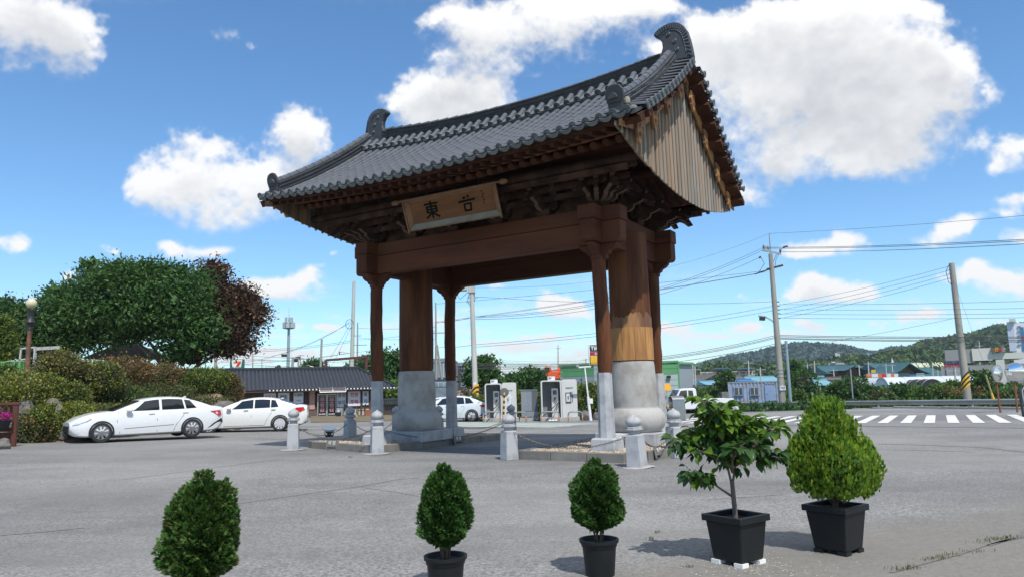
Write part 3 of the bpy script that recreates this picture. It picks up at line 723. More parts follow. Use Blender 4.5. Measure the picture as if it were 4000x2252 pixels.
# owl-tail finials
poly=[(4.55,9.5),(4.60,9.85),(4.67,10.05),(4.66,10.2),(4.58,10.33),(4.45,10.43),(4.47,10.5),(4.56,10.57),(4.70,10.63),(4.86,10.66),(5.0,10.645),(5.13,10.59),(5.24,10.48),(5.32,10.33),(5.37,10.12),(5.41,9.88),(5.44,9.62),(5.28,9.48),(4.9,9.42)]
for s in(1,-1):
    f=MB().prism([(s*a,b) for a,b in (poly if s>0 else poly[::-1])],((0,0,0),(1,0,0),(0,0,1)),.17).build('ridge_end_finial',M['tiledark'],gate,bevel=.02)
    if s<0:pass
    for sv in(-1,1):
        out=poly[6:17];cx,cz=4.93,10.05
        for i in range(22):
            t=i/21*(len(out)-1);j=min(int(t),len(out)-2);ft=t-j;a=out[j][0]*(1-ft)+out[j+1][0]*ft;b=out[j][1]*(1-ft)+out[j+1][1]*ft
            dx,dz=cx-a,cz-b;l=math.hypot(dx,dz);dx/=l;dz/=l
            p0=(s*(a+dx*.03),sv*.095,b+dz*.03);p1=(s*(a+dx*.16),sv*.095,b+dz*.16)
            MB().beam(p0,p1,.028,.03,up=(0,1,0)).build('fin_rib',M['tile'],f)
        pts=[(s*(x+ (4.93-x)*.34),sv*.092,z+(10.05-z)*.34) for x,z in out]
        MB().tube(pts,.014,5).build('border_ridge',M['tile'],f)
        for x,z in((4.84,10.36),(4.99,10.14),(5.04,9.9)):
            mb=MB();mb.T=Matrix.Translation((s*x,sv*.085,z))@Matrix.Rotation(-sv*PI/2 if True else 0,4,'X')@Matrix.Scale(1 if True else 1,4);mb.lathe([(.062,0),(.062,.012),(.045,.028),(.03,.02),(.02,.035),(.0001,.04)],10);mb.build('rosette',M['tile'],f,True)
    mb=MB();r_=random.Random(9)
    for i in range(9):
        a=(s*(4.55+.09*i),r_.uniform(-.12,.12),9.44+r_.uniform(-.03,.03)+.01*i)
        mb.T=Matrix.Translation(a)@Matrix.Rotation(r_.random()*3,4,'Z');rr_=r_.uniform(.07,.1);mb.lathe([(.0001,-rr_),(rr_*.8,-rr_*.5),(rr_*1.2,0),(rr_*.7,rr_*.6),(.0001,rr_)],7)
    mb.T=None;mb.build('mortar_bed',M['mortar'],f,True)
# descending ridges along both gables
dm=[]
for k in range(2):
    mb=MB();w_=.12+.022*k;mb.box(-w_,w_,-.168,.168,-.016,.014);q=mb.mesh('descending_ridge_tile');q.materials.append(M['ridge']);dm.append(q)
mb=MB();halfcyl(mb,.1,.088,-.19,.2,7);dcap=mb.mesh('descending_cap_tile',True,50);dcap.materials.append(M['tile'])
for su in(1,-1):
    for s in(1,-1):
        v=-3.86;i=0;U=su*4.97
        while v<-.42:
            Mx=frame(U,s*v)
            for k in range(6):
                put('descending_ridge_tile',dm[k%2],Mx@Matrix.Translation((rt.uniform(-.008,.008),.09*(k%2),.05+.046*k)),gate)
            put('descending_cap_tile',dcap,Mx@Matrix.Translation((0,0,.31)),gate)
            g=(roof(U,v+.02)-roof(U,v))/.02;v+=.34/math.sqrt(1+g*g)
        # shield end tile
        Mx=frame(U,s*-4.02);z0=Mx.translation
        pl=[(-.15,-.12),(.15,-.12),(.16,.1),(.2,.25),(.19,.36),(.13,.45),(.05,.485),(-.05,.485),(-.13,.45),(-.19,.36),(-.2,.25),(-.16,.1)]
        e=MB().prism(pl,((U,s*-4.07,z0.z+.08),(1,0,0),(0,s*-.18,.98)),.05).build('shield_end_tile',M['tiledark'],gate,bevel=.01)
        MB().prism([(a*.86,b*.9+.02) for a,b in pl[2:]],((U,s*-4.105,z0.z+.08),(1,0,0),(0,s*-.18,.98)),.02).build('shield_face',M['black'],e)
        for k in range(3):
            mb=MB();mb.T=Matrix.Translation((U,s*(-3.98-.01*k),z0.z+.10+.085*k))@Matrix.Rotation(PI/2,4,'Y');mb.lathe([(.04,-.14),(.045,-.14),(.045,.14),(.04,.14)],8);mb.build('stacked_end_tile',M['tiledark'],e,True)
        mb=MB();mb.T=Matrix.Translation((U+su*.2,s*-3.98,z0.z+.22))@Matrix.Scale(1,4);mb.lathe([(.0001,-.09),(.06,-.05),(.07,.02),(.05,.08),(.0001,.1)],8);mb.T=Matrix.Translation((U+su*.32,s*-4.02,z0.z+.05))@Matrix.Rotation(.4,4,'X');mb.lathe([(.0001,-.04),(.09,-.02),(.085,.03),(.0001,.05)],8);mb.T=None;mb.build('mortar_lump',M['mortar'],e,True)
        # verge tiles laid sideways
        v=-3.80;
        while v<-.30:
            p=Vector((su*5.12,s*v,roof(su*5.12,v)+.055));Mx=Matrix.Translation(p)@Matrix.Rotation(R(90 if su>0 else -90),4,'Z')@Matrix.Rotation(R(9),4,'X')@Matrix.Translation((0,-.24,0))
            # local +y must point inward (up-slope), -y outward
            put('verge_cap_tile',capm,Mx,gate)
            p2=Vector((su*5.12,s*(v+.13),roof(su*5.12,v+.13)+.03));Mx=Matrix.Translation(p2)@Matrix.Rotation(R(90 if su>0 else -90),4,'Z')@Matrix.Rotation(R(9),4,'X')@Matrix.Translation((0,-.2,-.0))
            put('verge_pan_tile',crm,Mx,gate)
            g=(roof(su*5.1,v+.02)-roof(su*5.1,v))/.02;v+=.285/math.sqrt(1+g*g)
# gable: wind planks, barge boards, verge rafters, carved brackets
def btm(v):return 6.05+.033*v*v
for su in(1,-1):
    U=su*5.0;n=34;W_=8.5/n
    for i in range(n):
        v0=-4.25+W_*i;v1=v0+W_-.008;vm=(v0+v1)/2
        zt=lambda v:roof(U,-max(abs(v),.25))-.12
        dz=rt.uniform(-.02,.02);du=rt.uniform(-.006,.006)
        b0,b1=btm(v0)+dz,btm(v1)+dz
        t0,t1=max(zt(v0),b0+.02),max(zt(v1),b1+.02)
        MB().hexa([(U-.018+du,v0,b0),(U+.018+du,v0,b0),(U+.018+du,v1,b1),(U-.018+du,v1,b1)],[(U-.018+du,v0,t0),(U+.018+du,v0,t0),(U+.018+du,v1,t1),(U-.018+du,v1,t1)]).build('gable_plank',M['plank'],gate)
        if i:
            a0,a1=btm(v0)-.05,0;t0=max(zt(v0),a0+.02)
            MB().hexa([(U+su*.02,v0-.034,a0+.03),(U+su*.055,v0-.022,a0+.03),(U+su*.055,v0+.022,a0+.03),(U+su*.02,v0+.034,a0+.03)],[(U+su*.02,v0-.034,t0-.02),(U+su*.055,v0-.022,t0-.02),(U+su*.055,v0+.022,t0-.02),(U+su*.02,v0+.034,t0-.02)]).build('plank_batten',M['batten'],gate)
    for s in(1,-1):
        vv=[-4.22+3.97*i/10 for i in range(11)];vs=[]
        for v in vv:
            zt_=roof(U,v)-.10
            hb=.16+.30*min(1,(4.22+v)/.9)
            for du,zz in((.07,zt_),(.13,zt_),(.13,zt_-hb),(.07,zt_-hb+.03)):vs.append((su*(5.0+du),s*v,zz))
        fs=[(j*4+i,j*4+(i+1)%4,(j+1)*4+(i+1)%4,(j+1)*4+i) for j in range(10) for i in range(4)]+[(3,2,1,0),(40,41,42,43)]
        MB().add(vs,fs).build('barge_board',M['barge'],gate)
        for k in range(8):
            v=-3.95+.49*k;z=roof(U,v)-.20
            MB().box(0,.34*su,-.13,.13,-.07,.07).build('verge_rafter',M['rafter'],gate,loc=(su*5.131,s*v,z),rot=(s*R(32),0,0))
            if k in(1,3,5,7):
                pl=[(0,0),(.16,.02),(.15,-.12),(.20,-.2),(.14,-.30),(.15,-.36),(.08,-.40),(.04,-.50),(0,-.52),(-.06,-.42),(-.10,-.3),(-.08,-.1)]
                c=MB().prism([(s*a*1.1,b) for a,b in pl],((su*5.17,s*v,z-.1),(0,1,0),(0,0,1)),.07).build('carved_bracket',M['barge'],gate,bevel=.01)
                for rr_,zz in((.07,-.12),(.055,-.31)):
                    mb=MB();mb.tube([(su*5.212,s*v+rr_*math.cos(a)*(1-i*.05)+s*.03,z-.1+zz+rr_*math.sin(a)*(1-i*.05)) for i,a in enumerate([j*.7 for j in range(11)])],.013,5);mb.build('carved_scroll',M['barge'],c)
        swept_=None
    # verge soffit board
    for s in(1,-1):
        vv=[-4.15+3.95*i/10 for i in range(11)];vs=[]
        for v in vv:
            zt_=roof(U,v)-.095
            for du in(.02,.45):
                vs+=[(su*(5+du),s*v,zt_-.025),(su*(5+du),s*v,zt_)]
        fs=[]
        for j in range(10):
            a=4*j;fs+=[(a,a+2,a+6,a+4),(a+1,a+5,a+7,a+3),(a+2,a+3,a+7,a+6)]
        MB().add(vs,fs).build('verge_soffit',M['rafter'],gate)
# ------------------------------------------------------------------ name plaque (its own thing, hung under the eave)
M['plq']=material('plaque_board',(.155,.07,.03),.6,spec=.2,c2=(.12,.05,.024),scale=1.6,stretch=(.5,1,3),c3=(.21,.10,.038),c3scale=1.2,c3amt=.6)
M['plf']=material('plaque_frame',(.23,.12,.06),.6,c2=(.13,.065,.035),scale=3)
M['plu']=material('plaque_lower_rail',(.27,.25,.205),.7,c2=(.19,.175,.145),scale=3)
M['ink']=material('black_ink',(.004,.005,.005),.8,spec=.1)
pq=thing('name_plaque','long brown wooden name plaque with two black brushed characters hanging under the front eave','sign')
pq.matrix_world=GL@Matrix.Translation((.03,-2.68,5.72))@Matrix.Rotation(R(20),4,'X')@Matrix.Scale(1,4)
hw,hh=1.25,.27
MB().box(-hw,hw,-.02,.02,.12,.12+2*hh).build('board',M['plq'],pq)
def rail(name,a,b,c,d,mat):MB().hexa([p for p in(a,b,c,d)],[(p[0],p[1]+.03,p[2]) for p in(a,b,c,d)]).build(name,mat,pq,bevel=.006)
z0,z1=.12,.12+2*hh
rail('frame_rail',(-hw,-.03,z0),(hw,-.03,z0),(hw+.13,-.11,z0-.13),(-hw-.13,-.11,z0-.13),M['plu'])
rail('frame_rail',(-hw,-.03,z1),(-hw-.13,-.11,z1+.09),(hw+.13,-.11,z1+.09),(hw,-.03,z1),M['plf'])
rail('frame_rail',(-hw,-.03,z0),(-hw-.13,-.11,z0-.13),(-hw-.13,-.11,z1+.09),(-hw,-.03,z1),M['plf'])
rail('frame_rail',(hw,-.03,z0),(hw,-.03,z1),(hw+.13,-.11,z1+.09),(hw+.13,-.11,z0-.13),M['plf'])
MB().beam((-hw-.16,-.12,z0-.14),(hw+.16,-.12,z0-.14),.035,.03).build('frame_edge',M['plf'],pq)
MB().beam((-hw-.26,-.12,z1+.10),(hw+.26,-.12,z1+.10),.04,.05).build('frame_edge',M['plf'],pq,bevel=.01)
for s in(-1,1):
    MB().beam((s*(hw+.15),-.12,z0-.2),(s*(hw+.15),-.12,z1+.10),.035,.04,up=(0,1,0)).build('frame_edge',M['plf'],pq)
    mb=MB();mb.T=Matrix.Translation((s*(hw+.33),-.12,z1+.09))@Matrix.Rotation(PI/2,4,'Y')@Matrix.Diagonal((1,1,s,1));mb.lathe([(.03,-.06),(.06,-.02),(.07,.05),(.05,.14),(.0001,.18)],8);mb.build('frame_knob',M['plf'],pq,True)
text('東','character',M['ink'],pq,.46,(-.62,-.026,z0+hh-.02),depth=.006,bold=.015)
# second character drawn stroke by stroke
def st(pts,w_,name='character_stroke',par=None):
    mb=MB()
    for a,b in zip(pts[:-1],pts[1:]):mb.beam((a[0],-.027,a[1]),(b[0],-.027,b[1]),w_,.012,up=(0,1,0))
    return mb
mb=MB();x,z=.46,z0+hh
for a,b,w_ in(((-.24,.07),(.24,.09),.05),((-.10,.15),(-.03,.16),.05),((.05,.15),(.06,.20),.05),((-.09,-.01),(-.09,-.17),.045),((.10,0),(.08,-.17),.045),((-.11,-.0),(.12,.0),.04),((-.09,-.16),(.09,-.16),.045)):
    mb.beam((x+a[0],-.027,z+a[1]),(x+b[0],-.027,z+b[1]),.012,w_,up=(0,0,1)) if abs(a[0]-b[0])>abs(a[1]-b[1]) else mb.beam((x+a[0],-.027,z+a[1]),(x+b[0],-.027,z+b[1]),w_,.012,up=(0,1,0))
mb.build('character',M['ink'],pq)
for i in range(5):
    mb=MB();mb.box(-.015,.015,-.006,0,-.018,.018).build('seal_mark',M['ink'],pq,loc=(.93+.02*(i%2),-.022,z0+.5-.07*i))
for s in(-1,1):MB().tube([(s*.8,.02,z1+.05),(s*.8,.35,z1+.42)],.02,6).build('hanging_iron',M['black'],pq)
# ------------------------------------------------------------------ foliage helpers
def fmat(name,c,c2,trans=.25,tint=.45,rough=.55):
    return material(name,c,rough,c2=c2,scale=2.5,trans=trans,tint=tint,spec=.35)
def leafquads(C,D,S,tint=None):
    """diamond leaves: C base points, D length vectors, S side vectors"""
    n=len(C);v=np.stack([C,C+D*.45+S*.5,C+D,C+D*.45-S*.5],1).reshape(-1,3)
    f=np.arange(n*4).reshape(n,4);t=rng.random(n) if tint is None else tint
    return v,f,np.repeat(t,4)
def unit(a):return a/np.maximum(np.linalg.norm(a,axis=1,keepdims=True),1e-6)
def foliage(name,C,N_,size,asp,mat,parent,spread=.7,up=.2,tint=None,tr=None):
    n=len(C);r=rng.normal(size=(n,3));d=unit(N_*(1-spread)+r*spread*.8+np.array([0,0,up]))
    s=unit(np.cross(d,rng.normal(size=(n,3))));L_=size*rng.uniform(.65,1.3,(n,1))
    v,f,t=leafquads(C,d*L_,s*L_*asp,tint)
    o=arrmesh(name,v,f,mat,parent,cols=t);return tag(o,kind='stuff') if False else o
def ellip(n,c,r,shell=.5,lump=.18,seed=1):
    """points through the outer shell of a lumpy ellipsoid, with outward normals"""
    d=unit(rng.normal(size=(n,3)));k=1+lump*(np.sin(d[:,0]*5+seed)*np.cos(d[:,1]*6+seed*2)+np.sin(d[:,2]*7+seed*3)*.6)
    rad=k*(1-shell*rng.random(n)**2)
    return np.array(c)+d*np.array(r)*rad[:,None],unit(d/np.array(r))
def clumps(nc,nl,c,r,cs,shell=.55,seed=1,lump=.15,flat=.7):
    P0,N0=ellip(nc,c,r,shell,lump,seed);i=np.repeat(np.arange(nc),nl)
    off=rng.normal(size=(nc*nl,3))*np.array([cs,cs,cs*flat])*.5
    t=np.repeat(rng.random(nc),nl)*.6+rng.random(nc*nl)*.4
    return P0[i]+off,unit(N0[i]+off*(1.2/cs)),t
def local(o):o['_']=1
# ------------------------------------------------------------------ gravel islands round the column feet
def lw(u,v,z=0):p=GL@Vector((u,v,0));return Vector((p.x,p.y,z))
M['pebble']=material('river_pebble',(.40,.33,.25),.75,tint=.55)
def inside(px,py,poly):
    c=np.zeros(len(px),bool);j=len(poly)-1
    for i in range(len(poly)):
        xi,yi=poly[i];xj,yj=poly[j];k=((yi>py)!=(yj>py))&(px<(xj-xi)*(py-yi)/(yj-yi+1e-9)+xi);c^=k;j=i
    return c
OCT=np.array([(1,0,0),(-1,0,0),(0,1,0),(0,-1,0),(0,0,1),(0,0,-1)],float);OF=np.array([(0,2,4),(2,1,4),(1,3,4),(3,0,4),(2,0,5),(1,2,5),(3,1,5),(0,3,5)])
def pebbles(name,C,size,mat,parent,flat=.55):
    n=len(C);s=size*rng.uniform(.6,1.3,(n,1,1))*np.array([1,.7,flat])*rng.uniform(.8,1.2,(n,1,3));a=rng.random(n)*6.28
    v=OCT[None]*s;c,sn=np.cos(a)[:,None],np.sin(a)[:,None];x=v[:,:,0]*c-v[:,:,1]*sn;y=v[:,:,0]*sn+v[:,:,1]*c
    v=np.stack([x,y,v[:,:,2]],-1)+C[:,None,:];f=(OF[None]+np.arange(n)[:,None,None]*6).reshape(-1,3)
    o=arrmesh(name,v.reshape(-1,3),f,mat,parent,cols=np.repeat(rng.random(n)**.8,6));return tag(o,kind='stuff')
def island(poly,label,top=.2):
    t=thing('gravel_bed',label,'gravel bed',GL.translation);t.rotation_euler=(0,0,R(-31.234));g0=Vector((0,0,0))
    n=len(poly)
    for i in range(n):
        a=Vector(poly[i]+(0,));b=Vector(poly[(i+1)%n]+(0,));L_=(b-a).length;k=max(1,round(L_/.95));d=(b-a)/L_;nn=Vector((-d.y,d.x,0))
        for j in range(k):
            p=a+d*(L_*j/k+.006);q=a+d*(L_*(j+1)/k-.006);zs=[]
            for w_ in(p,q):zs.append(gz(*(lw(w_.x,w_.y).xy)))
            h=top+random.uniform(-.008,.008);o_=nn*random.uniform(-.008,.008)
            MB().hexa([p+o_+Vector((0,0,zs[0]-.03)),q+o_+Vector((0,0,zs[1]-.03)),q+nn*.15+Vector((0,0,zs[1]-.03)),p+nn*.15+Vector((0,0,zs[0]-.03))],
                      [p+o_+Vector((0,0,zs[0]+h)),q+o_+Vector((0,0,zs[1]+h)),q+nn*.15+Vector((0,0,zs[1]+h)),p+nn*.15+Vector((0,0,zs[0]+h))]).build('kerb_stone',M['kerb'],t,bevel=.012)
    cx=sum(p[0] for p in poly)/n;cy=sum(p[1] for p in poly)/n;sh=[(p[0]+(cx-p[0])*.045,p[1]+(cy-p[1])*.045) for p in poly]
    zz=lambda u,v:gz(*(lw(u,v).xy))
    MB().add([(a,b,zz(a,b)+top-.03) for a,b in sh]+[(cx,cy,zz(cx,cy)+.26)],[(i,(i+1)%n,n) for i in range(n)]).build('bed_fill',M['soil'],t)
    xs=[p[0] for p in poly];ys=[p[1] for p in poly];N_=9000
    px=rng.uniform(min(xs),max(xs),N_);py=rng.uniform(min(ys),max(ys),N_);k=inside(px,py,sh);px=px[k];py=py[k]
    r=np.hypot((px-cx)/(max(xs)-min(xs))*2,(py-cy)/(max(ys)-min(ys))*2);z=top-.02+.07*np.clip(1-r,0,1)+np.array([zz(a,b) for a,b in zip(px,py)])
    pebbles('gravel',np.stack([px,py,z],1),.034,M['pebble'],t)
    return t
PL=[(-2.72,-2.5),(-2.72,4.2),(-6.0,2.9),(-6.05,-1.75),(-5.6,-2.0)];PR=[(1.37,-2.3),(4.1,-2.42),(4.65,-1.1),(4.75,2.5),(1.37,2.7)]
iL=island(PL,'low kerbed bed of pebbles round the left, farther gate columns')
iR=island(PR,'low kerbed bed of pebbles round the right, nearer gate columns')
# ------------------------------------------------------------------ stone bollards
def make_bollard(loc,rz,label,h=1.0):
    t=thing('stone_bollard',label,'bollard',loc,rz,'stone bollards linked by chains round the gate')
    MB().lathe([(.225,0),(.225,.02),(.2,.74),(.17,.76)],4,rot=PI/4).build('square_shaft',M['granite'],t,bevel=.01)
    MB().lathe([(.115,.755),(.11,.80),(.12,.835),(.175,.85),(.178,.885),(.16,.895),(.165,.925),(.15,.935)],8,rot=PI/8).build('moulded_neck',M['granite'],t,bevel=.004)
    b=MB().lathe([(.075,.93),(.12,.96),(.15,1.01),(.155,1.05),(.14,1.10),(.10,1.14),(.05,1.165),(.015,1.20),(.0001,1.215)],20).build('bud_finial',M['granite'],t,True)
    for k in range(4):
        a=k*PI/2+.3;MB().tube([(math.cos(a+s*.6)*r,math.sin(a+s*.6)*r,z) for r,z,s in((.128,.96,0),(.153,1.01,.1),(.157,1.05,.3),(.142,1.10,.6),(.10,1.145,1),(.04,1.17,1.4))],.006,4).build('petal_line',M['granite'],b)
    return t
def foot(t):
    mb=MB();pts=[(.36*math.cos(a)*(1+.12*math.sin(3*a)),.33*math.sin(a)*(1+.1*math.cos(5*a)),.012) for a in [i*2*PI/14 for i in range(14)]]
    mb.add(pts+[(0,0,.04)],[(i,(i+1)%14,14) for i in range(14)]).build('mortar_skirt',M['concrete'],t)
BP=[]
for (px,py,d,rz,lab) in ((1145,1756,None,.2,'stone bollard left of the floodlight, first in front of the left gravel bed'),
    (1368,None,22.6,.75,'stone bollard behind the left floodlight, standing at the back left of the gravel bed'),
    (1473,1771,None,.35,'stone bollard right in front of the left corner column'),
    (1548,None,24.6,.2,'stone bollard half hidden behind the left side of the bulging left column foot'),
    (1712,None,25.2,.3,'stone bollard between the left column foot and its rear corner column'),
    (1994,None,25.6,.2,'dark shaded stone bollard whose tip rises directly behind the middle bollard'),
    (1990,1794,None,.55,'stone bollard in the middle of the passage, left corner of the right gravel bed'),
    (2490,1823,None,.95,'tilted stone bollard nearest the camera, beside the right floodlight'),
    (2640,1785,None,.5,'stone bollard to the right of the right gate column, partly behind the small tree'),
    (2873,1740,None,.4,'stone bollard standing behind the top of the potted broadleaf tree'),
    (2784,None,25.5,.3,'small far stone bollard seen through the leaves beside the metal barricades')):
    p=GP(px,py) if py else GD(px,d)
    BP.append((p,rz,lab))
bols=[];BS=[.955,.97,.93,.95,.95,.95,.875,.86,.9,.9,.95]
b0=None
for p,rz,lab in BP:
    if b0 is None:b0=make_bollard(p,rz,lab);b=b0
    else:b=dup(b0,p,rz,lab)
    b.scale=(1,1,BS[len(bols)]);bols.append(b)
for i in(0,2,7):foot(bols[i])
bols[7].rotation_euler=(R(-1.5),R(-2.5),.95)
# chains
def chain(a,b,sag,label,ha=.62,hb=.62):
    A=Vector(a)+Vector((0,0,ha));B=Vector(b)+Vector((0,0,hb));d=(B-A);d.z=0;L_=d.length;d.normalize();A=A+d*.16;B=B-d*.16;n=int((B-A).length/.055);mb=MB()
    pt=lambda t:A.lerp(B,t)+Vector((0,0,-sag*4*t*(1-t)))
    for i in range(n):
        p=pt(i/n);q=pt((i+1)/n);dd=(q-p).normalized();s=dd.cross(Vector((0,0,1))).normalized();g=s.cross(dd)
        w_=(s if i%2 else g)*.017;c=(p+q)/2;h=dd*.036
        pts=[c-h+w_*.3,c-h*.6+w_,c+h*.6+w_,c+h+w_*.3,c+h-w_*.3,c+h*.6-w_,c-h*.6-w_,c-h-w_*.3,c-h+w_*.3]
        mb.tube(pts,.0055,3,False)
    o=mb.build('chain',M['chain'],None);tag(o,label,'chain','iron chains slung between the bollards');return o
M['chain']=material('chain_iron',(.20,.19,.18),.45,.7,c2=(.09,.06,.045),scale=20)
bp=[b[0] for b in BP]
for i,j,s,lab in((0,2,.28,'sagging chain from the leftmost bollard to the one before the left corner column'),(0,1,.28,'chain running back from the leftmost bollard past the floodlight'),(1,3,.3,'chain behind the left column between the rear bollards'),
    (2,5,.42,'long chain along the inner edge of the left gravel bed'),(3,4,.25,'short chain behind the left column foot'),(4,5,.3,'chain behind the rear left corner column towards the middle'),(6,7,.3,'chain lying over the pebbles of the right gravel bed'),(7,8,.3,'chain from the tilted bollard to the one right of the gate column'),(8,9,.3,'chain right of the gate behind the potted tree')):
    chain(bp[i],bp[j],s,lab)
# ------------------------------------------------------------------ floodlights
def floodlight(loc,rz,label,tilt=25,white=True):
    t=thing('floodlight',label,'floodlight',loc,rz,'round floodlights aimed up at the gate')
    MB().box(-.12,.12,-.09,.09,0,.03).build('base_plate',M['black'],t)
    mb=MB();mb.tube([(-.13,0,.03),(-.14,0,.12),(-.13,0,.2)],.014,6).build('yoke_arm',M['black'],t);mb=MB();mb.tube([(.13,0,.03),(.14,0,.12),(.13,0,.2)],.014,6).build('yoke_arm',M['black'],t)
    MB().box(-.13,.13,-.02,.02,.03,.06).build('cross_bar',M['black'],t)
    h=MB().lathe([(.05,.0),(.11,.03),(.12,.08),(.16,.11)],20).build('lamp_housing',M['black'],t,True,loc=(0,0,.1),rot=(R(tilt),0,R(8)))
    MB().lathe([(.15,.10),(.23,.165),(.24,.19),(.225,.185),(.0001,.165)],24).build('dish_rim',M['white'],h,True)
    MB().lathe([(.06,-.09),(.07,-.02),(.06,.02)],10).build('ballast_box',M['black'],h,True)
    return t
fl=GP(1278,1725);floodlight(Vector((fl.x,fl.y+.25,fl.z+.16)),.2,'round white-faced floodlight at the left tip of the left gravel bed',14)
fl=GP(2420,1790);floodlight(Vector((fl.x+.02,fl.y+.22,fl.z+.19)),-.3,'round grey floodlight beside the tilted bollard on the right gravel bed',-24)
# small warning plates on the kerbs
M['platem']=material('warning_plate',(.13,.125,.115),.7,c2=(.2,.19,.17),scale=8)
M['wtext']=material('white_lettering',(.75,.74,.7),.6);M['btext']=material('black_lettering',(.02,.02,.025),.6)
def warn(px,py,rz,label,sz=.2):
    p=GP(px,py);t=thing('warning_plate',label,'sign',p,rz,'small warning plates set on the kerbs')
    MB().hexa([(-sz,-.03,0),(sz*.85,-.03,0),(sz*.85,-.01,0),(-sz,-.01,0)],[(-sz,.02,.26),(sz,.02,.26),(sz,.04,.26),(-sz,.04,.26)]).build('plate',M['platem'],t)
    text('위 험','warning_text',M['wtext'],t,.12,(0,-.012,.19),ey=(0,.18,1));text('만지마시오','small_text',M['btext'],t,.065,(0,-.026,.07),ey=(0,.18,1))
warn(1297,1757,-.42,'small grey warning plate on the front kerb of the left gravel bed');warn(1790,1736,R(59),'small grey warning plate leaning on the inner kerb of the left gravel bed')
warn(2574,1792,R(58),'small grey warning plate on the side kerb of the right gravel bed')
# ------------------------------------------------------------------ potted plants
M['pot']=material('black_plastic_pot',(.009,.011,.0125),.5,c2=(.014,.016,.018),scale=6,bump=.1,spec=.3)
M['potsoil']=material('potting_soil',(.05,.035,.025),.95,c2=(.02,.014,.01),scale=20,bump=.8)
M['bark']=material('bark',(.12,.085,.06),.85,c2=(.06,.04,.03),scale=14,bump=.6)
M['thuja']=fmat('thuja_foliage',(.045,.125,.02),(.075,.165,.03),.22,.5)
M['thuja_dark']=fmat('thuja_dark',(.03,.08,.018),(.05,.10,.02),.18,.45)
M['golden']=fmat('golden_conifer',(.16,.29,.025),(.11,.23,.025),.3,.4)
M['dry']=fmat('dry_twigs',(.22,.12,.05),(.14,.08,.04),.1,.4)
def round_pot(t,rt_=.158,rb=.125,h=.30):
    MB().lathe([(rb*.98,0.0),(rb,.01),(rt_-.012,h*.80),(rt_-.004,h*.81),(rt_,h*.90),(rt_+.002,h*.91),(rt_+.012,h*.915),(rt_+.014,h),(rt_-.006,h),(rt_-.014,h*.9),(rt_-.02,h*.86),(.0001,h*.86)],36).build('pot',M['pot'],t,True,angle=30)
    MB().lathe([(rt_-.02,h*.875),(rt_*.5,h*.90),(.0001,h*.91)],20).build('soil',M['potsoil'],t)
def sprays(C,Nn,size,nl,mats,parent,name='foliage',fan=.9,upb=.6,narrow=.28,tb=None):
    """flat branching scale-leaf sprays"""
    n=len(C);d=unit(Nn+np.array([0,0,upb])+rng.normal(size=(n,3))*.25);s=unit(np.cross(d,rng.normal(size=(n,3))))
    L_=size*rng.uniform(.6,1.25,(n,1));Cs=[];Ds=[];Ss=[];T=[];tb=rng.random(n) if tb is None else tb
    for k in range(nl):
        f=(k/(nl-1)-.5)*2 if nl>1 else 0;b=C+d*L_*(.5-.45*abs(f))*.6;dd=unit(d*(1-.35*abs(f))+s*f*fan)
        Cs.append(b);Ds.append(dd*L_*(1-.35*abs(f)));Ss.append(unit(np.cross(dd,np.cross(d,s)))*L_*narrow);T.append(np.clip(tb+rng.normal(size=n)*.12,0,1))
    v,f,t=leafquads(np.concatenate(Cs),np.concatenate(Ds),np.concatenate(Ss),np.concatenate(T))
    mi=None
    if isinstance(mats,list):mi=rng.choice(len(mats),len(f),p=[.62,.3,.08][:len(mats)] if len(mats)==3 else None)
    return arrmesh(name,v,f,mats,parent,mi,cols=t)
def lumps0(L,n):
    Cs=[];Ns=[]
    for i,a in enumerate(L):
        C,Nn=ellip(n//len(L),a[:3],a[3:6],.3,.12,i*1.7+.3);Cs.append(C);Ns.append(Nn)
    return np.concatenate(Cs),np.concatenate(Ns)
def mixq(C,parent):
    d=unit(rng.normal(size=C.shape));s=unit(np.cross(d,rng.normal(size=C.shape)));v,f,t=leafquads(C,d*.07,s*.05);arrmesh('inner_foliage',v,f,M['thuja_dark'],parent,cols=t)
def profile_pts(n,prof,H_,lump,seed,shell=.35):
    """points on a lumpy body of revolution: prof(t)->radius for t in 0..1"""
    t=rng.random(n*2);w_=np.array([prof(a) for a in t]);k=rng.random(n*2)*w_.max()<w_+.03;t=t[k][:n];w_=w_[k][:n];a=rng.random(len(t))*2*PI
    lp=1+lump*(np.sin(a*3+seed+t*5)*.5+np.sin(a*5-seed*2+t*11)*.35+np.sin(a*9+t*23+seed)*.3)-.16*np.clip(np.sin(a*7+t*9+seed)*np.sin(t*19+a*4+seed),0,1)
    r=w_*lp*(1-shell*rng.random(len(t))**2.2)
    P_=np.stack([r*np.cos(a),r*np.sin(a),t*H_],1);Nn=unit(np.stack([np.cos(a),np.sin(a),(t-.45)*1.2],1));return P_,Nn
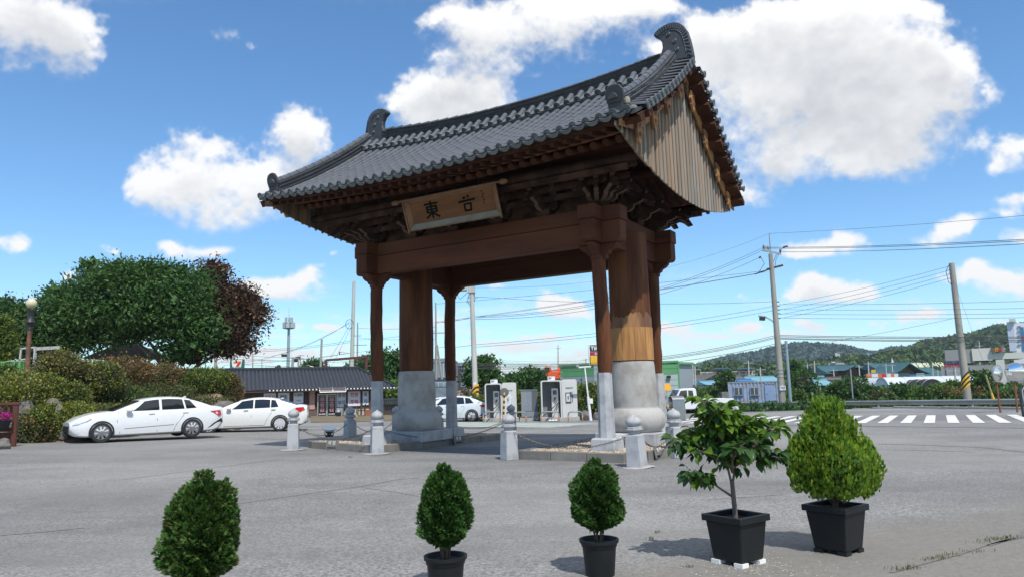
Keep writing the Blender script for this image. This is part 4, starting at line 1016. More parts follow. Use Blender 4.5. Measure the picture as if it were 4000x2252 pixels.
def thuja(px,py,d,rt_,fw,fh,label,seed,tilt=0,dryamt=.06,base=.1):
    p=GP(px,py) if py else GD(px,d)
    t=thing('potted_shrub',label,'potted shrub',p,seed,'small clipped evergreens in round black pots')
    ph=.30*rt_/.158;round_pot(t,rt_,rt_*.79,ph)
    prof=lambda q:fw/2*min(1,(q*5.5+.12)**.6)*(1-max(0,q-.42)**1.9*2.3)**.5 if q<.97 else fw/2*.15
    for ti in range(6):
        a=ti*1.05;MB().tube([(.02*math.cos(a),.02*math.sin(a),ph*.85),(.05*math.cos(a),.05*math.sin(a),ph+base),(fw*.25*math.cos(a),fw*.25*math.sin(a),ph+fh*.5)],[.009,.007,.003],5).build('stem',M['bark'],t)
    C,Nn=profile_pts(9500,prof,fh-base,.28,seed,.55);rq=random.Random(int(seed*10));lx=[]
    for i in range(9):
        a=rq.random()*6.28;q=rq.uniform(.15,.85);r0=prof(q)*.8;lx.append((r0*math.cos(a),r0*math.sin(a),q*(fh-base),fw*.16,fw*.16,fw*.2))
    lx.append((rq.uniform(-.02,.02),0,(fh-base)*.97,fw*.14,fw*.14,fw*.2));C2,N2=lumps0(lx,2600);C=np.concatenate([C,C2]);Nn=np.concatenate([Nn,N2]);C=C+np.array([0,0,ph+base*.9])
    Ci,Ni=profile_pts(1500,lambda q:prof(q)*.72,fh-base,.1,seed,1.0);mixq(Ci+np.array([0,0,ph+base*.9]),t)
    sprays(C,Nn,.027,7,[M['thuja'],M['thuja_dark'],M['dry']] if dryamt>.1 else [M['thuja'],M['thuja_dark']],t,fan=1.0,upb=.35,narrow=.3)
    return t
thuja(2345,2243,None,.158,.385,.625,'clipped dark green conifer in a round black pot, third from the left',2.0)
thuja(1742,2322,None,.16,.36,.66,'clipped dark green conifer in a round black pot, second from the left',4.1)
thuja(778,2475,None,.165,.44,.69,'browner clipped conifer at the far left, its pot cut off by the frame',5.3,dryamt=.2,base=.06)
def square_pot(t,s=.43,sb=.31,h=.40,blocks=None):
    a=s/2;b=sb/2
    MB().hexa([(-b,-b,.035),(b,-b,.035),(b,b,.035),(-b,b,.035)],[(-a+.025,-a+.025,h-.04),(a-.025,-a+.025,h-.04),(a-.025,a-.025,h-.04),(-a+.025,a-.025,h-.04)]).build('pot',M['pot'],t,bevel=.008)
    for x0,x1,y0,y1 in((-a,a,-a,-a+.035),(-a,a,a-.035,a),(-a,-a+.035,-a+.035,a-.035),(a-.035,a,-a+.035,a-.035)):
        MB().box(x0,x1,y0,y1,h-.039,h+.018).build('pot_rim',M['pot'],t,bevel=.004)
    MB().box(-a+.036,a-.036,-a+.036,a-.036,h-.039,h-.03).build('soil',M['potsoil'],t)
    for sx in(-1,1):
        for sy in(-1,1):
            if blocks:MB().box(sx*b*.8-.045,sx*b*.8+.045,sy*b*.8-.045,sy*b*.8+.045,-.002,.034).build('foam_block',blocks,t)
            else:MB().box(sx*b*.75-.045,sx*b*.75+.045,sy*b*.75-.045,sy*b*.75+.045,-.0,.036).build('pot_foot',M['pot'],t)
# golden teardrop conifer
M['goldtip']=fmat('golden_conifer_tip',(.33,.42,.035),(.25,.36,.03),.35,.3)
def lumps(L,n,shell=.35,lump=.12):
    w=np.array([a[3]*a[5]+a[3]*a[4] for a in L]);w=w/w.sum();Cs=[];Ns=[]
    for i,a in enumerate(L):
        C,Nn=ellip(int(n*w[i]),a[:3],a[3:6],shell,lump,i*1.7+.3);Cs.append(C);Ns.append(Nn)
    return np.concatenate(Cs),np.concatenate(Ns)
p=GP(3277,2152);t=thing('potted_conifer','large teardrop-shaped yellow-green conifer in a square black pot','potted conifer',p,R(38))
square_pot(t,.44,.31,.42);MB().tube([(0,0,.38),(.01,0,.6),(0,0,.8)],[.03,.025,.02],7).build('trunk',M['bark'],t)
_c,_s=math.cos(-R(38)),math.sin(-R(38))
def rot(L):return [(x*_c-y*_s,x*_s+y*_c,z,a,b,c) for x,y,z,a,b,c in L]
LC=rot([(0,0,.80,.29,.29,.33),(-.03,0,1.15,.20,.20,.27),(-.07,-.02,1.29,.08,.08,.13),(.06,.02,1.28,.10,.10,.17),(.22,-.05,.78,.20,.2,.26),(-.22,0,.84,.19,.19,.24),(.0,-.22,.78,.2,.2,.27),(.05,.2,.8,.2,.2,.26),(.14,.05,1.05,.16,.16,.22),(-.15,-.08,1.06,.14,.14,.2),(.28,.0,.66,.13,.13,.16),(-.26,-.02,.70,.14,.14,.16),(-.02,-.05,.62,.25,.25,.13),(.3,.05,.9,.08,.08,.13),(-.31,0,.95,.07,.07,.1)])
C,Nn=lumps([(x*1.06,y*1.06,z,q*1.08,r_*1.08,s_*1.0) for x,y,z,q,r_,s_ in LC],19000,.4);a=np.arctan2(C[:,1],C[:,0]);ridge_=np.sin(a*15+np.sin(C[:,2]*6)*1.2);k=1+.05*ridge_;C[:,0]*=k;C[:,1]*=k
tipm=(rng.random(len(C))<.30+.25*ridge_);dN=unit(Nn*.45+np.array([0,0,.65]))
sprays(C[tipm],dN[tipm],.032,7,M['goldtip'],t,fan=.5,upb=.9,narrow=.22);sprays(C[~tipm],dN[~tipm],.033,7,M['golden'],t,fan=.55,upb=.9,narrow=.24)
Ci,_=lumps([(x,y,z,q*.75,r_*.75,s_*.8) for x,y,z,q,r_,s_ in LC],4200,1.0);mixq(Ci,t)
for i in range(14):
    aa=i*.45;MB().tube([(0,0,.42),(.18*math.cos(aa),.18*math.sin(aa),.62),(.26*math.cos(aa),.26*math.sin(aa),.85)],[.008,.006,.003],4).build('stem',M['bark'],t)
# broadleaf tree in a square pot
p=GP(2885,2195);t=thing('potted_tree','small multi-stemmed broadleaf tree in a square black pot on white foam blocks','potted tree',p,R(36))
M['foam']=material('white_foam',(.75,.75,.73),.8);square_pot(t,.43,.31,.41,M['foam'])
M['leafd']=fmat('broad_leaf_dark',(.05,.125,.032),(.07,.16,.035),.25,.35,.35);M['leafl']=fmat('broad_leaf_light',(.20,.36,.035),(.13,.27,.03),.4,.35,.4)
M['youngbark']=material('young_bark',(.17,.14,.12),.75,c2=(.09,.07,.06),scale=12)
ci=math.cos(-R(36));si=math.sin(-R(36))
def rl(x,y,z):return Vector((x*ci-y*si,x*si+y*ci,z))
rr=random.Random(12);tips=[]
MB().tube([rl(0,0,.38),rl(-.005,0,.55),rl(-.01,0,.72)],[.024,.021,.019],8).build('trunk',M['youngbark'],t,True)
limbs0=[[(-.01,0,.70),(-.05,.02,.95),(-.07,.0,1.2),(-.10,-.02,1.48)],[(-.01,0,.72),(.04,.03,.9),(.07,.02,1.12),(.14,0,1.32)],[(-.01,0,.6),(-.12,.03,.68),(-.28,.0,.80),(-.4,-.03,.86)],[(-.02,0,.9),(-.2,-.06,1.02),(-.42,-.05,1.12),(-.53,0,1.16)],
 [(.05,.02,.92),(.18,.05,.98),(.35,.03,1.0),(.48,0,.98)],[(.06,0,1.08),(.2,-.05,1.17),(.36,-.03,1.26),(.47,0,1.3)],[(-.06,0,1.15),(-.22,.08,1.25),(-.35,.1,1.28)],[(-.08,-.01,1.3),(-.2,-.05,1.42),(-.24,-.05,1.58)],[(0,0,.85),(.0,.2,1.0),(.05,.36,1.12)],[(0,0,.85),(-.05,-.2,1.0),(0,-.34,1.15)],[(.1,0,1.2),(.22,.1,1.28),(.25,.15,1.36)],[(-.07,0,1.2),(-.1,-.12,1.35),(-.12,-.15,1.5)],[(.02,0,.95),(.12,-.15,1.08),(.2,-.25,1.15)],[(-.03,0,1.0),(-.15,.15,1.12),(-.25,.25,1.2)],[(-.06,0,1.1),(-.02,.1,1.3),(.02,.12,1.42)]]
limbs=[[(x*.9,y*.9,.38+(z-.38)*.88) for x,y,z in L] for L in limbs0]
for L_ in limbs:
    pts=[rl(*q) for q in L_];MB().tube(pts,[.013-.003*i for i in range(len(pts))],6).build('branch',M['youngbark'],t,True)
    for i in range(len(pts)-1):
        for k in range(4):
            q=pts[i].lerp(pts[i+1],rr.random())
            if q.z>.74 and (i>0 or q.z>.93):tips.append((q,i))
    tips+=[(pts[-1],3)]*3
lm=[]
for k in range(4):
    mb=MB();mb.mi=0;w_=.024+.003*k;c=.012
    rows_=[(0,.004,0),(.025,w_*.8,c*.6),(.055,w_,c*.2),(.08,w_*.6,-c*.6),(.1,.001,-c*1.6)]
    vs=[]
    for y,wd,z in rows_:vs+=[(-wd,y,z+wd*.35),(0,y,z),(wd,y,z+wd*.35)]
    fs=[]
    for i in range(4):fs+=[(3*i,3*i+1,3*i+4,3*i+3),(3*i+1,3*i+2,3*i+5,3*i+4)]
    mb.add(vs,fs);q=mb.mesh('leaf',True,80);q.materials.append(M['leafd'] if k<3 else M['leafl']);lm.append(q)
tw=MB();cnt=0;restl=MB()
for q,lev in tips:
    for k in range(5):
        a=rr.random()*6.28;e=rr.uniform(-.5,.7);dv=Vector((math.cos(a)*math.cos(e),math.sin(a)*math.cos(e),math.sin(e)));L_=rr.uniform(.03,.09);b=q+dv*L_
        tw.tube([q,b],.0018,3,False)
        for kk in range(2 if k%2 else 1):
            dd=(dv+Vector((rr.uniform(-.6,.6),rr.uniform(-.6,.6),rr.uniform(-.8,.15)))).normalized()
            Mx=Matrix.Translation(b-(b-q)*.3*kk)@dd.to_track_quat('Y','Z').to_matrix().to_4x4()@Matrix.Rotation(rr.uniform(-.8,.8),4,'Y')@Matrix.Scale(rr.uniform(.8,1.35),4)
            light=(b.z>1.12 and rr.random()<.7) or rr.random()<.16;me=lm[3] if light else lm[rr.randrange(3)]
            if cnt<300:put('leaf',me,Mx,t);cnt+=1
            else:
                restl.T=Mx;restl.mi=1 if light else 0;restl.add([tuple(v.co) for v in me.vertices],[tuple(pp.vertices) for pp in me.polygons]);restl.T=None
tag(tw.build('twigs',M['youngbark'],t),kind='stuff')
if restl.v:o=restl.build('leaves',[M['leafd'],M['leafl']],t,True,angle=80);tag(o,kind='stuff')
# fallen petals and weeds
M['petal']=material('fallen_petal',(.72,.68,.55),.8)
pt=[]
for i in range(170):
    a=rng.normal()*150+2960;b=rng.normal()*28+2215
    if b<2250 and b>2150:pt.append(GP(a,b,.004))
fx=MB()
for q in pt:
    a0=rng.random()*6.28
    for k in range(3):
        a=a0+k*2.1;fx.add([q,q+Vector((math.cos(a)*.013,math.sin(a)*.013,.004)),q+Vector((math.cos(a+.5)*.009,math.sin(a+.5)*.009,.001))],[(0,1,2)])
o=fx.build('fallen_petals',M['petal']);tag(o,'scattered fallen cream petals on the ground by the potted tree','petals',kind='stuff')
M['weed']=fmat('weed_grass',(.10,.13,.035),(.16,.14,.05),.2,.5)
def weeds(name,pxs,label,r,n):
    C=[]
    for px,py in pxs:
        p=GP(px,py)
        for i in range(n):C.append((p.x+rng.normal()*r,p.y+rng.normal()*r*.4,p.z))
    C=np.array(C);o=foliage(name,C,np.tile([0,0,1.],(len(C),1)),.035,.18,M['weed'],None,.5,.6);return tag(o,label,'weeds',kind='stuff')
weeds('weed_strip',[(3500,2226),(3530,2222),(3560,2218),(3640,2185),(3670,2180),(3700,2172),(3730,2165),(3820,2155),(3850,2118),(3880,2108),(3900,2105),(3930,2103),(3960,2100)],'dry weeds growing along the crack at the right edge',.07,26)
weeds('weed_tuft',[(2695,2215),(2540,2105),(2568,2080),(1370,1783),(1366,1786)],'small weed tufts scattered on the asphalt by the pots',.02,22)
for pl in([(3480,2235),(3640,2190),(3740,2165),(3860,2125),(4000,2095)],[(3860,2130),(3960,2100),(4010,2060)]):strip('asphalt_crack',pl,.04,M['crackline'],.005)
# ------------------------------------------------------------------ vehicles
M['carwhite']=material('white_car_paint',(.70,.72,.74),.25,coat=.6,spec=.5)
M['pearl']=material('pearl_car_paint',(.69,.69,.66),.28,coat=.6)
M['paleblue']=material('pale_car_paint',(.56,.61,.64),.28,coat=.6)
M['glass']=material('car_glass',(.012,.016,.02),.05,spec=.8)
M['trim']=material('black_trim',(.018,.018,.02),.45)
M['tyre']=material('tyre_rubber',(.022,.022,.023),.85)
M['alloy']=material('dark_alloy',(.19,.195,.205),.4,.3);M['alloy2']=material('bright_alloy',(.6,.61,.63),.4,.3);M['rimdark']=material('rim_gap',(.02,.02,.022),.5)
M['red']=material('red_lens',(.45,.01,.015),.15,coat=.8);M['lens']=material('clear_lens',(.55,.58,.62),.12,coat=.8);M['seam']=material('panel_gap',(.10,.10,.11),.6)
M['plate']=material('number_plate',(.7,.7,.68),.5)
def interp(pts,x):
    if x<=pts[0][0]:return pts[0][1]
    for a,b in zip(pts[:-1],pts[1:]):
        if x<=b[0]:
            t=(x-a[0])/(b[0]-a[0]);return a[1]+(b[1]-a[1])*t
    return pts[-1][1]
def smooth_interp(pts,x):
    n=5;return sum(interp(pts,x+(k-2)*.05) for k in range(n))/n
def loft(mb,secs,cap=True,matf=None):
    k=len(secs[0]);vs=[p for s in secs for p in s];b=0
    fs=[];ms=[]
    for j in range(len(secs)-1):
        for i in range(k-1):
            fs.append((j*k+i,(j+1)*k+i,(j+1)*k+i+1,j*k+i+1));ms.append(matf(j,i) if matf else 0)
    if cap:fs+=[tuple(range(k)),tuple((len(secs)-1)*k+i for i in range(k-1,-1,-1))];ms+=[0,0]
    s0=len(mb.v);mb.add(vs,fs);mb.m[-len(fs):]=ms;return mb
def wheel(parent,x,y,r,side,spokes,mat,w_=.21):
    g=bpy.data.objects.new('wheel',None);link(g,parent);g.location=(x,y,r);g.rotation_euler=(R(90)*-side,0,0)
    # local z points outward
    mb=MB().lathe([(r*.66,-w_/2),(r*.9,-w_/2),(r*.985,-w_/2+.03),(r,-w_*.2),(r,w_*.2),(r*.985,w_/2-.03),(r*.9,w_/2),(r*.68,w_/2-.005),(r*.66,w_/2-.03)],36,cap=False).build('tyre',M['tyre'],g,True)
    MB().lathe([(r*.67,w_/2-.012),(r*.64,w_/2-.008),(r*.62,w_/2-.05),(.0001,w_/2-.07)],28,cap=False).build('rim_dish',M['rimdark'],g,True)
    MB().lathe([(r*.675,w_/2-.02),(r*.675,w_/2+.002),(r*.64,w_/2+.004),(r*.63,w_/2-.03)],32,cap=False).build('rim_edge',mat,g,True)
    mb=MB()
    for k in range(spokes):
        a=2*PI*k/spokes;c,s=math.cos(a),math.sin(a);t=Matrix.Rotation(a,4,'Z')
        mb.T=t;mb.hexa([(r*.10,-.022,w_/2-.05),(r*.64,-.035,w_/2-.03),(r*.64,.05,w_/2-.03),(r*.10,.02,w_/2-.05)],[(r*.10,-.016,w_/2-.02),(r*.645,-.025,w_/2-.004),(r*.645,.04,w_/2-.004),(r*.10,.014,w_/2-.02)])
    mb.T=None;mb.lathe([(r*.17,w_/2-.05),(r*.16,w_/2-.015),(.0001,w_/2-.01)],14);mb.build('spoke_set',mat,g)
    return g
def car(name,label,cat,cfg,loc,heading,scale=1):
    t=thing(name,label,cat,loc,heading,None,scale)
    L_,Wd=cfg['L'],cfg['W'];hw=Wd/2;zb=cfg.get('zb',.19);paint=cfg['paint'];low=cfg['low'];roofc=cfg['roof'];belt=cfg['belt']
    wf=lambda x:hw*(1-.30*max(0,(.55-x)/.55)**2.2-.20*max(0,(x-(L_-.5))/.5)**2.2)
    xs=[0,.03,.08,.15,.25,.4,.6]+[.6+(L_-1.2)*i/24 for i in range(1,24)]+[L_-.6,L_-.4,L_-.25,L_-.12,L_-.05,L_]
    def sec(x):
        w_=wf(x);zt=smooth_interp(low,x);e=.13*max(0,1-x/.15)+.10*max(0,1-(L_-x)/.12)
        z0=zb+.06*max(0,(.35-x)/.35)+.12*max(0,(x-(L_-.45))/.45)+e
        h=zt-z0
        half=[(0,z0),(w_-.12,z0),(w_-.03,z0+.05),(w_-.005,z0+h*.25),(w_,z0+h*.48),(w_-.012,z0+h*.68),(w_-.035,z0+h*.84),(w_-.075,zt-.03),(w_-.15,zt),(w_*.45,zt+.018),(0,zt+.022)]
        return [(x,-y,z) for y,z in half]+[(x,y,z) for y,z in half[-2::-1]][:-1]
    b=loft(MB(),[sec(x) for x in xs]).build('body',paint,t,True,angle=40)
    # cabin
    x0,x1=roofc[0][0],roofc[-1][0];xg=[x0+(x1-x0)*i/30 for i in range(31)]
    ws,rs=cfg['ws'],cfg['rs']   # x of windshield top and rear glass top
    wr0=hw*.66
    def side(x,s,sg,off=0):
        zt=max(smooth_interp(roofc,x)-.045,belt-.03);zb_=belt-.05;t_=min(1,max(0,(zt-zb_)/(cfg['rz']-zb_)))
        yb=wf(x)-.10;yt=yb-(yb-wr0)*t_
        return (x,sg*(yb+(yt-yb)*s**1.25+off),zb_+(zt-zb_)*s+off*.4)
    secs=[]
    for x in xg:
        zt=smooth_interp(roofc,x);a=[side(x,s,-1) for s in(0,.33,.66,1)];e=a[-1]
        m_=[(x,e[1]*.82,max(zt-.012,e[2])),(x,e[1]*.45,max(zt-.002,e[2])),(x,0,max(zt,e[2]))]
        h=a+m_;secs.append(h+[(p[0],-p[1],p[2]) for p in h[-2::-1]])
    k=len(secs[0])
    def mf(j,i):
        xm=(xg[j]+xg[j+1])/2
        return 1 if (3<=i<=k-5 and (xm<ws or xm>rs)) else 0
    loft(MB(),secs,False,mf).build('cabin',[paint,M['glass']],t,True,angle=40)
    for nm,wins in(('side_window',cfg['wins']),):
        for sg in(-1,1):
            for (a,b_,c,d) in wins:  # bottom x0,x1 top x0,x1
                n=8;vs=[]
                for j in range(5):
                    s=.10+.80*j/4
                    for i in range(n+1):
                        xa=a+(c-a)*j/4;xb=b_+(d-b_)*j/4;vs.append(side(xa+(xb-xa)*i/n,s,sg,.008))
                MB().add(vs,[(j*(n+1)+i,j*(n+1)+i+1,(j+1)*(n+1)+i+1,(j+1)*(n+1)+i) for j in range(4) for i in range(n)]).build('side_window',M['glass'],t,True)
            # dark surround line under the glass
            xa,xb=wins[0][0],wins[-1][1];pts=[side(xa+(xb-xa)*i/10,.055,sg,.010) for i in range(11)];MB().tube(pts,.009,4).build('belt_trim',cfg.get('beltm',M['steel']),t)
    for sg in(-1,1):
        for i,x in enumerate(cfg['wx']):
            y=sg*(hw-.095)
            mb=MB();rw=cfg['wr'];aa=[PI*(-.13+1.26*q/18) for q in range(19)];a0=[(rw*1.13*math.cos(a),rw*1.13*math.sin(a)) for a in aa]+[(rw*.97*math.cos(a),rw*.97*math.sin(a)) for a in aa[::-1]]
            mb.prism([(x+p,rw+q_) for p,q_ in a0],((0,sg*(hw-.06),0),(1,0,0),(0,0,1)),.13);mb.build('wheel_arch',M['trim'],t)
            wheel(t,x,y,rw,sg,cfg['sp'],cfg['rim'])
        # mirror
        mx,mz=cfg['mir'];mb=MB();mb.T=Matrix.Translation((mx,sg*(hw+.05),mz))@Matrix.Rotation(R(90),4,'Y');mb.lathe([(.03,-.1),(.065,-.08),(.075,0),(.07,.06),(.03,.09)],10);mb.T=None
        m_=mb.build('wing_mirror',paint,t,True);MB().beam((mx+.02,sg*(hw-.12),mz-.06),(mx+.02,sg*(hw+.02),mz-.04),.05,.03).build('mirror_arm',M['trim'],m_)
        for x in cfg['hand']:MB().beam((x,sg*(wf(x)-.02),cfg['hz']),(x+.18,sg*(wf(x)-.02),cfg['hz']+.006),.03,.025).build('door_handle',M['steel'] if cfg.get('chrome') else paint,t,bevel=.004)
        for seam in cfg['seams']:
            pts=[]
            for (x,f) in seam:
                s_=sec(x);half=s_[:11];zz=zb+(smooth_interp(low,x)-zb)*f
                yy=interp(sorted([(p[2],-p[1]) for p in half[1:9]]),zz);pts.append((x,sg*(yy+.002),zz))
            MB().tube(pts,.008,4).build('door_seam',M['seam'],t)
        # lights
        for nm,mat,pl in(('headlight',M['lens'],cfg['hl']),('tail_light',M['red'],cfg['tl'])):
            vs=[]
            for x,z in pl:
                half=sec(x)[1:9];yy=interp(sorted([(p[2],-p[1]) for p in half]),z);vs.append((x,sg*(yy+.03-.02*((x-pl[0][0])%.3)),z))
            n=len(vs);MB().add(vs+[(a,b_-sg*.05,c) for a,b_,c in vs],[tuple(range(n))]+[(i,(i+1)%n,(i+1)%n+n,i+n) for i in range(n)]).build(nm,mat,t)
        vs=[]
        for x,z in cfg['bump']:
            half=sec(x)[1:9];yy=interp(sorted([(p[2],-p[1]) for p in half]),z);vs.append((x,sg*(yy+.03),z))
        n=len(vs);MB().add(vs+[(a,b_-sg*.05,c) for a,b_,c in vs],[tuple(range(n))]+[(i,(i+1)%n,(i+1)%n+n,i+n) for i in range(n)]).build('bumper_insert',M['trim'],t)
    MB().box(.0,.02,-.5,.5,.35,.55).build('grille',M['trim'],t,loc=(-.012,0,0));MB().box(L_-.005,L_+.012,-.26,.26,.62,.74).build('number_plate',M['plate'],t)
    mb=MB();mb.prism([(0,0),(.16,0),(.15,.05),(.1,.06)],((cfg['fin'],0,smooth_interp(roofc,cfg['fin'])-.005),(1,0,0),(0,0,1)),.03);mb.build('roof_fin',paint,t)
    MB().box(.6,L_-.6,-hw+.22,hw-.22,zb-.03,zb+.03).build('underbody',M['trim'],t)
    return t
sedan=dict(L=4.68,W=1.82,paint=M['carwhite'],belt=.98,rz=1.42,low=[(0,.62),(.1,.72),(.3,.82),(.65,.92),(1.2,.985),(2,.985),(3.4,1.0),(4.0,1.03),(4.4,1.05),(4.62,1.02),(4.68,.98)],
    roof=[(1.12,.99),(1.6,1.18),(2.05,1.345),(2.45,1.405),(2.9,1.42),(3.3,1.395),(3.6,1.335),(3.95,1.22),(4.3,1.08)],ws=2.0,rs=3.6,wins=[(1.72,2.56,2.12,2.56),(2.64,3.36,2.64,3.30),(3.42,3.80,3.36,3.55)],
    wx=(.85,3.60),wr=.325,sp=9,rim=M['alloy'],mir=(1.62,1.0),hand=(2.22,3.28),hz=.86,seams=[[(1.32,.95),(1.28,.6),(1.38,.1)],[(2.5,.97),(2.48,.6),(2.48,.1)],[(3.42,.97),(3.3,.7),(3.08,.35),(3.0,.1)],[(1.5,.28),(2.5,.33),(3.0,.35)]],
    hl=[(.06,.58),(.14,.66),(.55,.78),(.42,.70),(.2,.61)],tl=[(4.20,.88),(4.55,.90),(4.60,.74),(4.5,.68)],bump=[(4.02,.22),(4.3,.46),(4.6,.62),(4.66,.5),(4.5,.3),(4.2,.2)],fin=3.46)
def wheelplace(pf,pr,cfg):
    """near-side front and rear wheel contact pixels -> location, heading, scale"""
    a=GP(*pf);b=GP(*pr);d=b-a;h=math.atan2(d.y,d.x);wb=cfg['wx'][1]-cfg['wx'][0];s=math.hypot(d.x,d.y)/wb
    return a,h,s
def place_by_wheels(name,label,cat,cfg,pf,pr,scale=None,rear=None):
    a,h,s=wheelplace(pf,pr,cfg);print(name,'scale',round(s,3),'heading',round(math.degrees(h),1));s=scale or s
    if rear:h=rear;a=GP(*pr);wxx=cfg['wx'][1]
    else:wxx=cfg['wx'][0]
    off=Vector((wxx*s,-cfg['W']/2*s,0));off.rotate(Matrix.Rotation(h,3,'Z'));o=a-off
    return car(name,label,cat,cfg,Vector((o.x,o.y,a.z)),h,s)
place_by_wheels('parked_sedan','white sedan with dark swirled wheels, nearest car, parked before the hedge bank','car',sedan,(395,1728),(750,1713))
s2=dict(sedan);s2.update(L=4.86,W=1.83,paint=M['pearl'],rim=M['alloy2'],sp=10,chrome=True,low=[(0,.62),(.1,.74),(.3,.86),(.7,.96),(1.25,1.01),(2,1.0),(3.4,1.03),(4.1,1.08),(4.5,1.10),(4.8,1.07),(4.86,1.0)],belt=1.0,rz=1.46,
    roof=[(1.2,1.0),(1.7,1.22),(2.15,1.38),(2.6,1.45),(3.0,1.46),(3.4,1.43),(3.7,1.37),(4.1,1.24),(4.5,1.11)],rs=3.72,ws=2.1,wins=[(1.8,2.66,2.2,2.66),(2.72,3.34,2.72,3.34),(3.38,3.72,3.38,3.56)],wx=(.95,3.76),wr=.33,mir=(1.72,1.02),hand=(2.3,3.4),hz=.92,
    seams=[[(1.4,.95),(1.36,.6),(1.42,.1)],[(2.6,.97),(2.6,.6),(2.6,.1)],[(3.52,.97),(3.4,.7),(3.22,.35),(3.12,.1)],[(1.5,.12),(3.1,.12)]],tl=[(4.38,.98),(4.72,1.0),(4.78,.88),(4.6,.80),(4.45,.84)],bump=[(4.5,.28),(4.8,.38),(4.82,.32),(4.55,.22)],hl=[(.06,.62),(.14,.72),(.5,.82),(.42,.74),(.2,.66)],fin=3.68)
place_by_wheels('parked_sedan','white sedan with bright ten-spoke wheels, its tail behind the leftmost bollard','car',s2,(690,1690),(1092,1683),1.05,R(13))
ev=dict(sedan);ev.update(L=4.62,W=1.86,paint=M['paleblue'],rim=M['alloy'],sp=5,low=[(0,.70),(.1,.85),(.3,.95),(.7,1.02),(1.2,1.05),(2,1.05),(3.4,1.08),(4.0,1.12),(4.35,1.13),(4.56,1.08),(4.62,1.0)],belt=1.05,rz=1.56,zb=.2,
    roof=[(1.05,1.05),(1.5,1.28),(1.9,1.46),(2.4,1.55),(2.9,1.56),(3.3,1.53),(3.7,1.45),(4.05,1.32),(4.4,1.15)],rs=3.75,ws=1.85,wins=[(1.6,2.5,1.98,2.5),(2.58,3.30,2.58,3.26),(3.36,3.92,3.34,3.64)],wx=(.85,3.72),wr=.35,mir=(1.55,1.07),hand=(2.15,3.1),hz=.93,fin=3.6,
    tl=[(4.2,.98),(4.5,.98),(4.54,.86),(4.3,.84)],bump=[(4.0,.24),(4.3,.42),(4.56,.5),(4.58,.3),(4.3,.2)])
evp=GP(1843,1645);wbx=2.87*F_/evp.y*.97
ec=place_by_wheels('charging_car','pale electric hatchback with five-spoke wheels plugged in at the charging bay behind the left columns','car',ev,(1843-wbx,1648),(1843,1645),1.0,R(4))
MB().prism([(0,0),(.16,.02),(.2,.18),(.05,.2)],((4.05,-.86,1.0),(1,.15,0),(0,0,1)),.03).build('charge_flap',M['paleblue'],ec)
sv=dict(ev);sv.update(paint=M['carwhite'])
car('parked_wagon','white car with roof rails parked behind the charging hatchback','car',sv,GD(1735,52)+Vector((-2.7,0,-.05)),R(3),1.0)
# pickup truck
def pickup(loc,h,label,s=1):
    t=thing('flatbed_truck',label,'truck',loc,h,None,s)
    prof=[(0,.45),(0,.95),(.12,1.15),(.62,1.95),(.8,2.02),(1.75,2.04),(1.88,1.95),(1.95,1.2),(2.0,.55),(1.6,.45)]
    MB().prism(prof,((0,0,0),(1,0,0),(0,0,1)),1.66).build('cab',M['carwhite'],t,bevel=.05)
    for sg in(-1,1):
        MB().prism([(.32,1.2),(.66,1.86),(1.15,1.9),(1.15,1.2)],((0,sg*.834,0),(1,0,0),(0,0,1)),.012).build('side_window',M['glass'],t)
        MB().prism([(1.25,1.25),(1.25,1.88),(1.6,1.86),(1.68,1.25)],((0,sg*.834,0),(1,0,0),(0,0,1)),.012).build('side_window',M['glass'],t)
        MB().box(2.1,4.75,sg*.84-.02,sg*.84+.02,.85,1.2).build('drop_side',M['carwhite'],t,bevel=.01)
        MB().box(-.1,.05,sg*.95-.05,sg*.95+.05,1.2,1.5).build('wing_mirror',M['trim'],t)
        for x in(.7,3.9):wheel(t,x,sg*.72,.33,sg,5,M['alloy2'])
    MB().hexa([(.10,-.72,1.17),(.56,-.68,1.93),(.56,.68,1.93),(.10,.72,1.17)],[(.08,-.72,1.19),(.54,-.68,1.95),(.54,.68,1.95),(.08,.72,1.19)]).build('windscreen',M['glass'],t)
    MB().box(2.1,4.75,-.82,.82,.8,.86).build('load_bed',M['galv'],t);MB().box(4.75,4.79,-.86,.86,.85,1.2).build('tail_gate',M['carwhite'],t)
    MB().box(1.0,4.6,-.4,.4,.45,.6).build('chassis',M['trim'],t);MB().box(-.04,.0,-.75,.75,.5,.7).build('bumper',M['trim'],t)
    return t
p=GD(2612,56);pickup((p.x,56,-.70),R(6),'white flatbed pickup truck facing left beyond the guard rail')
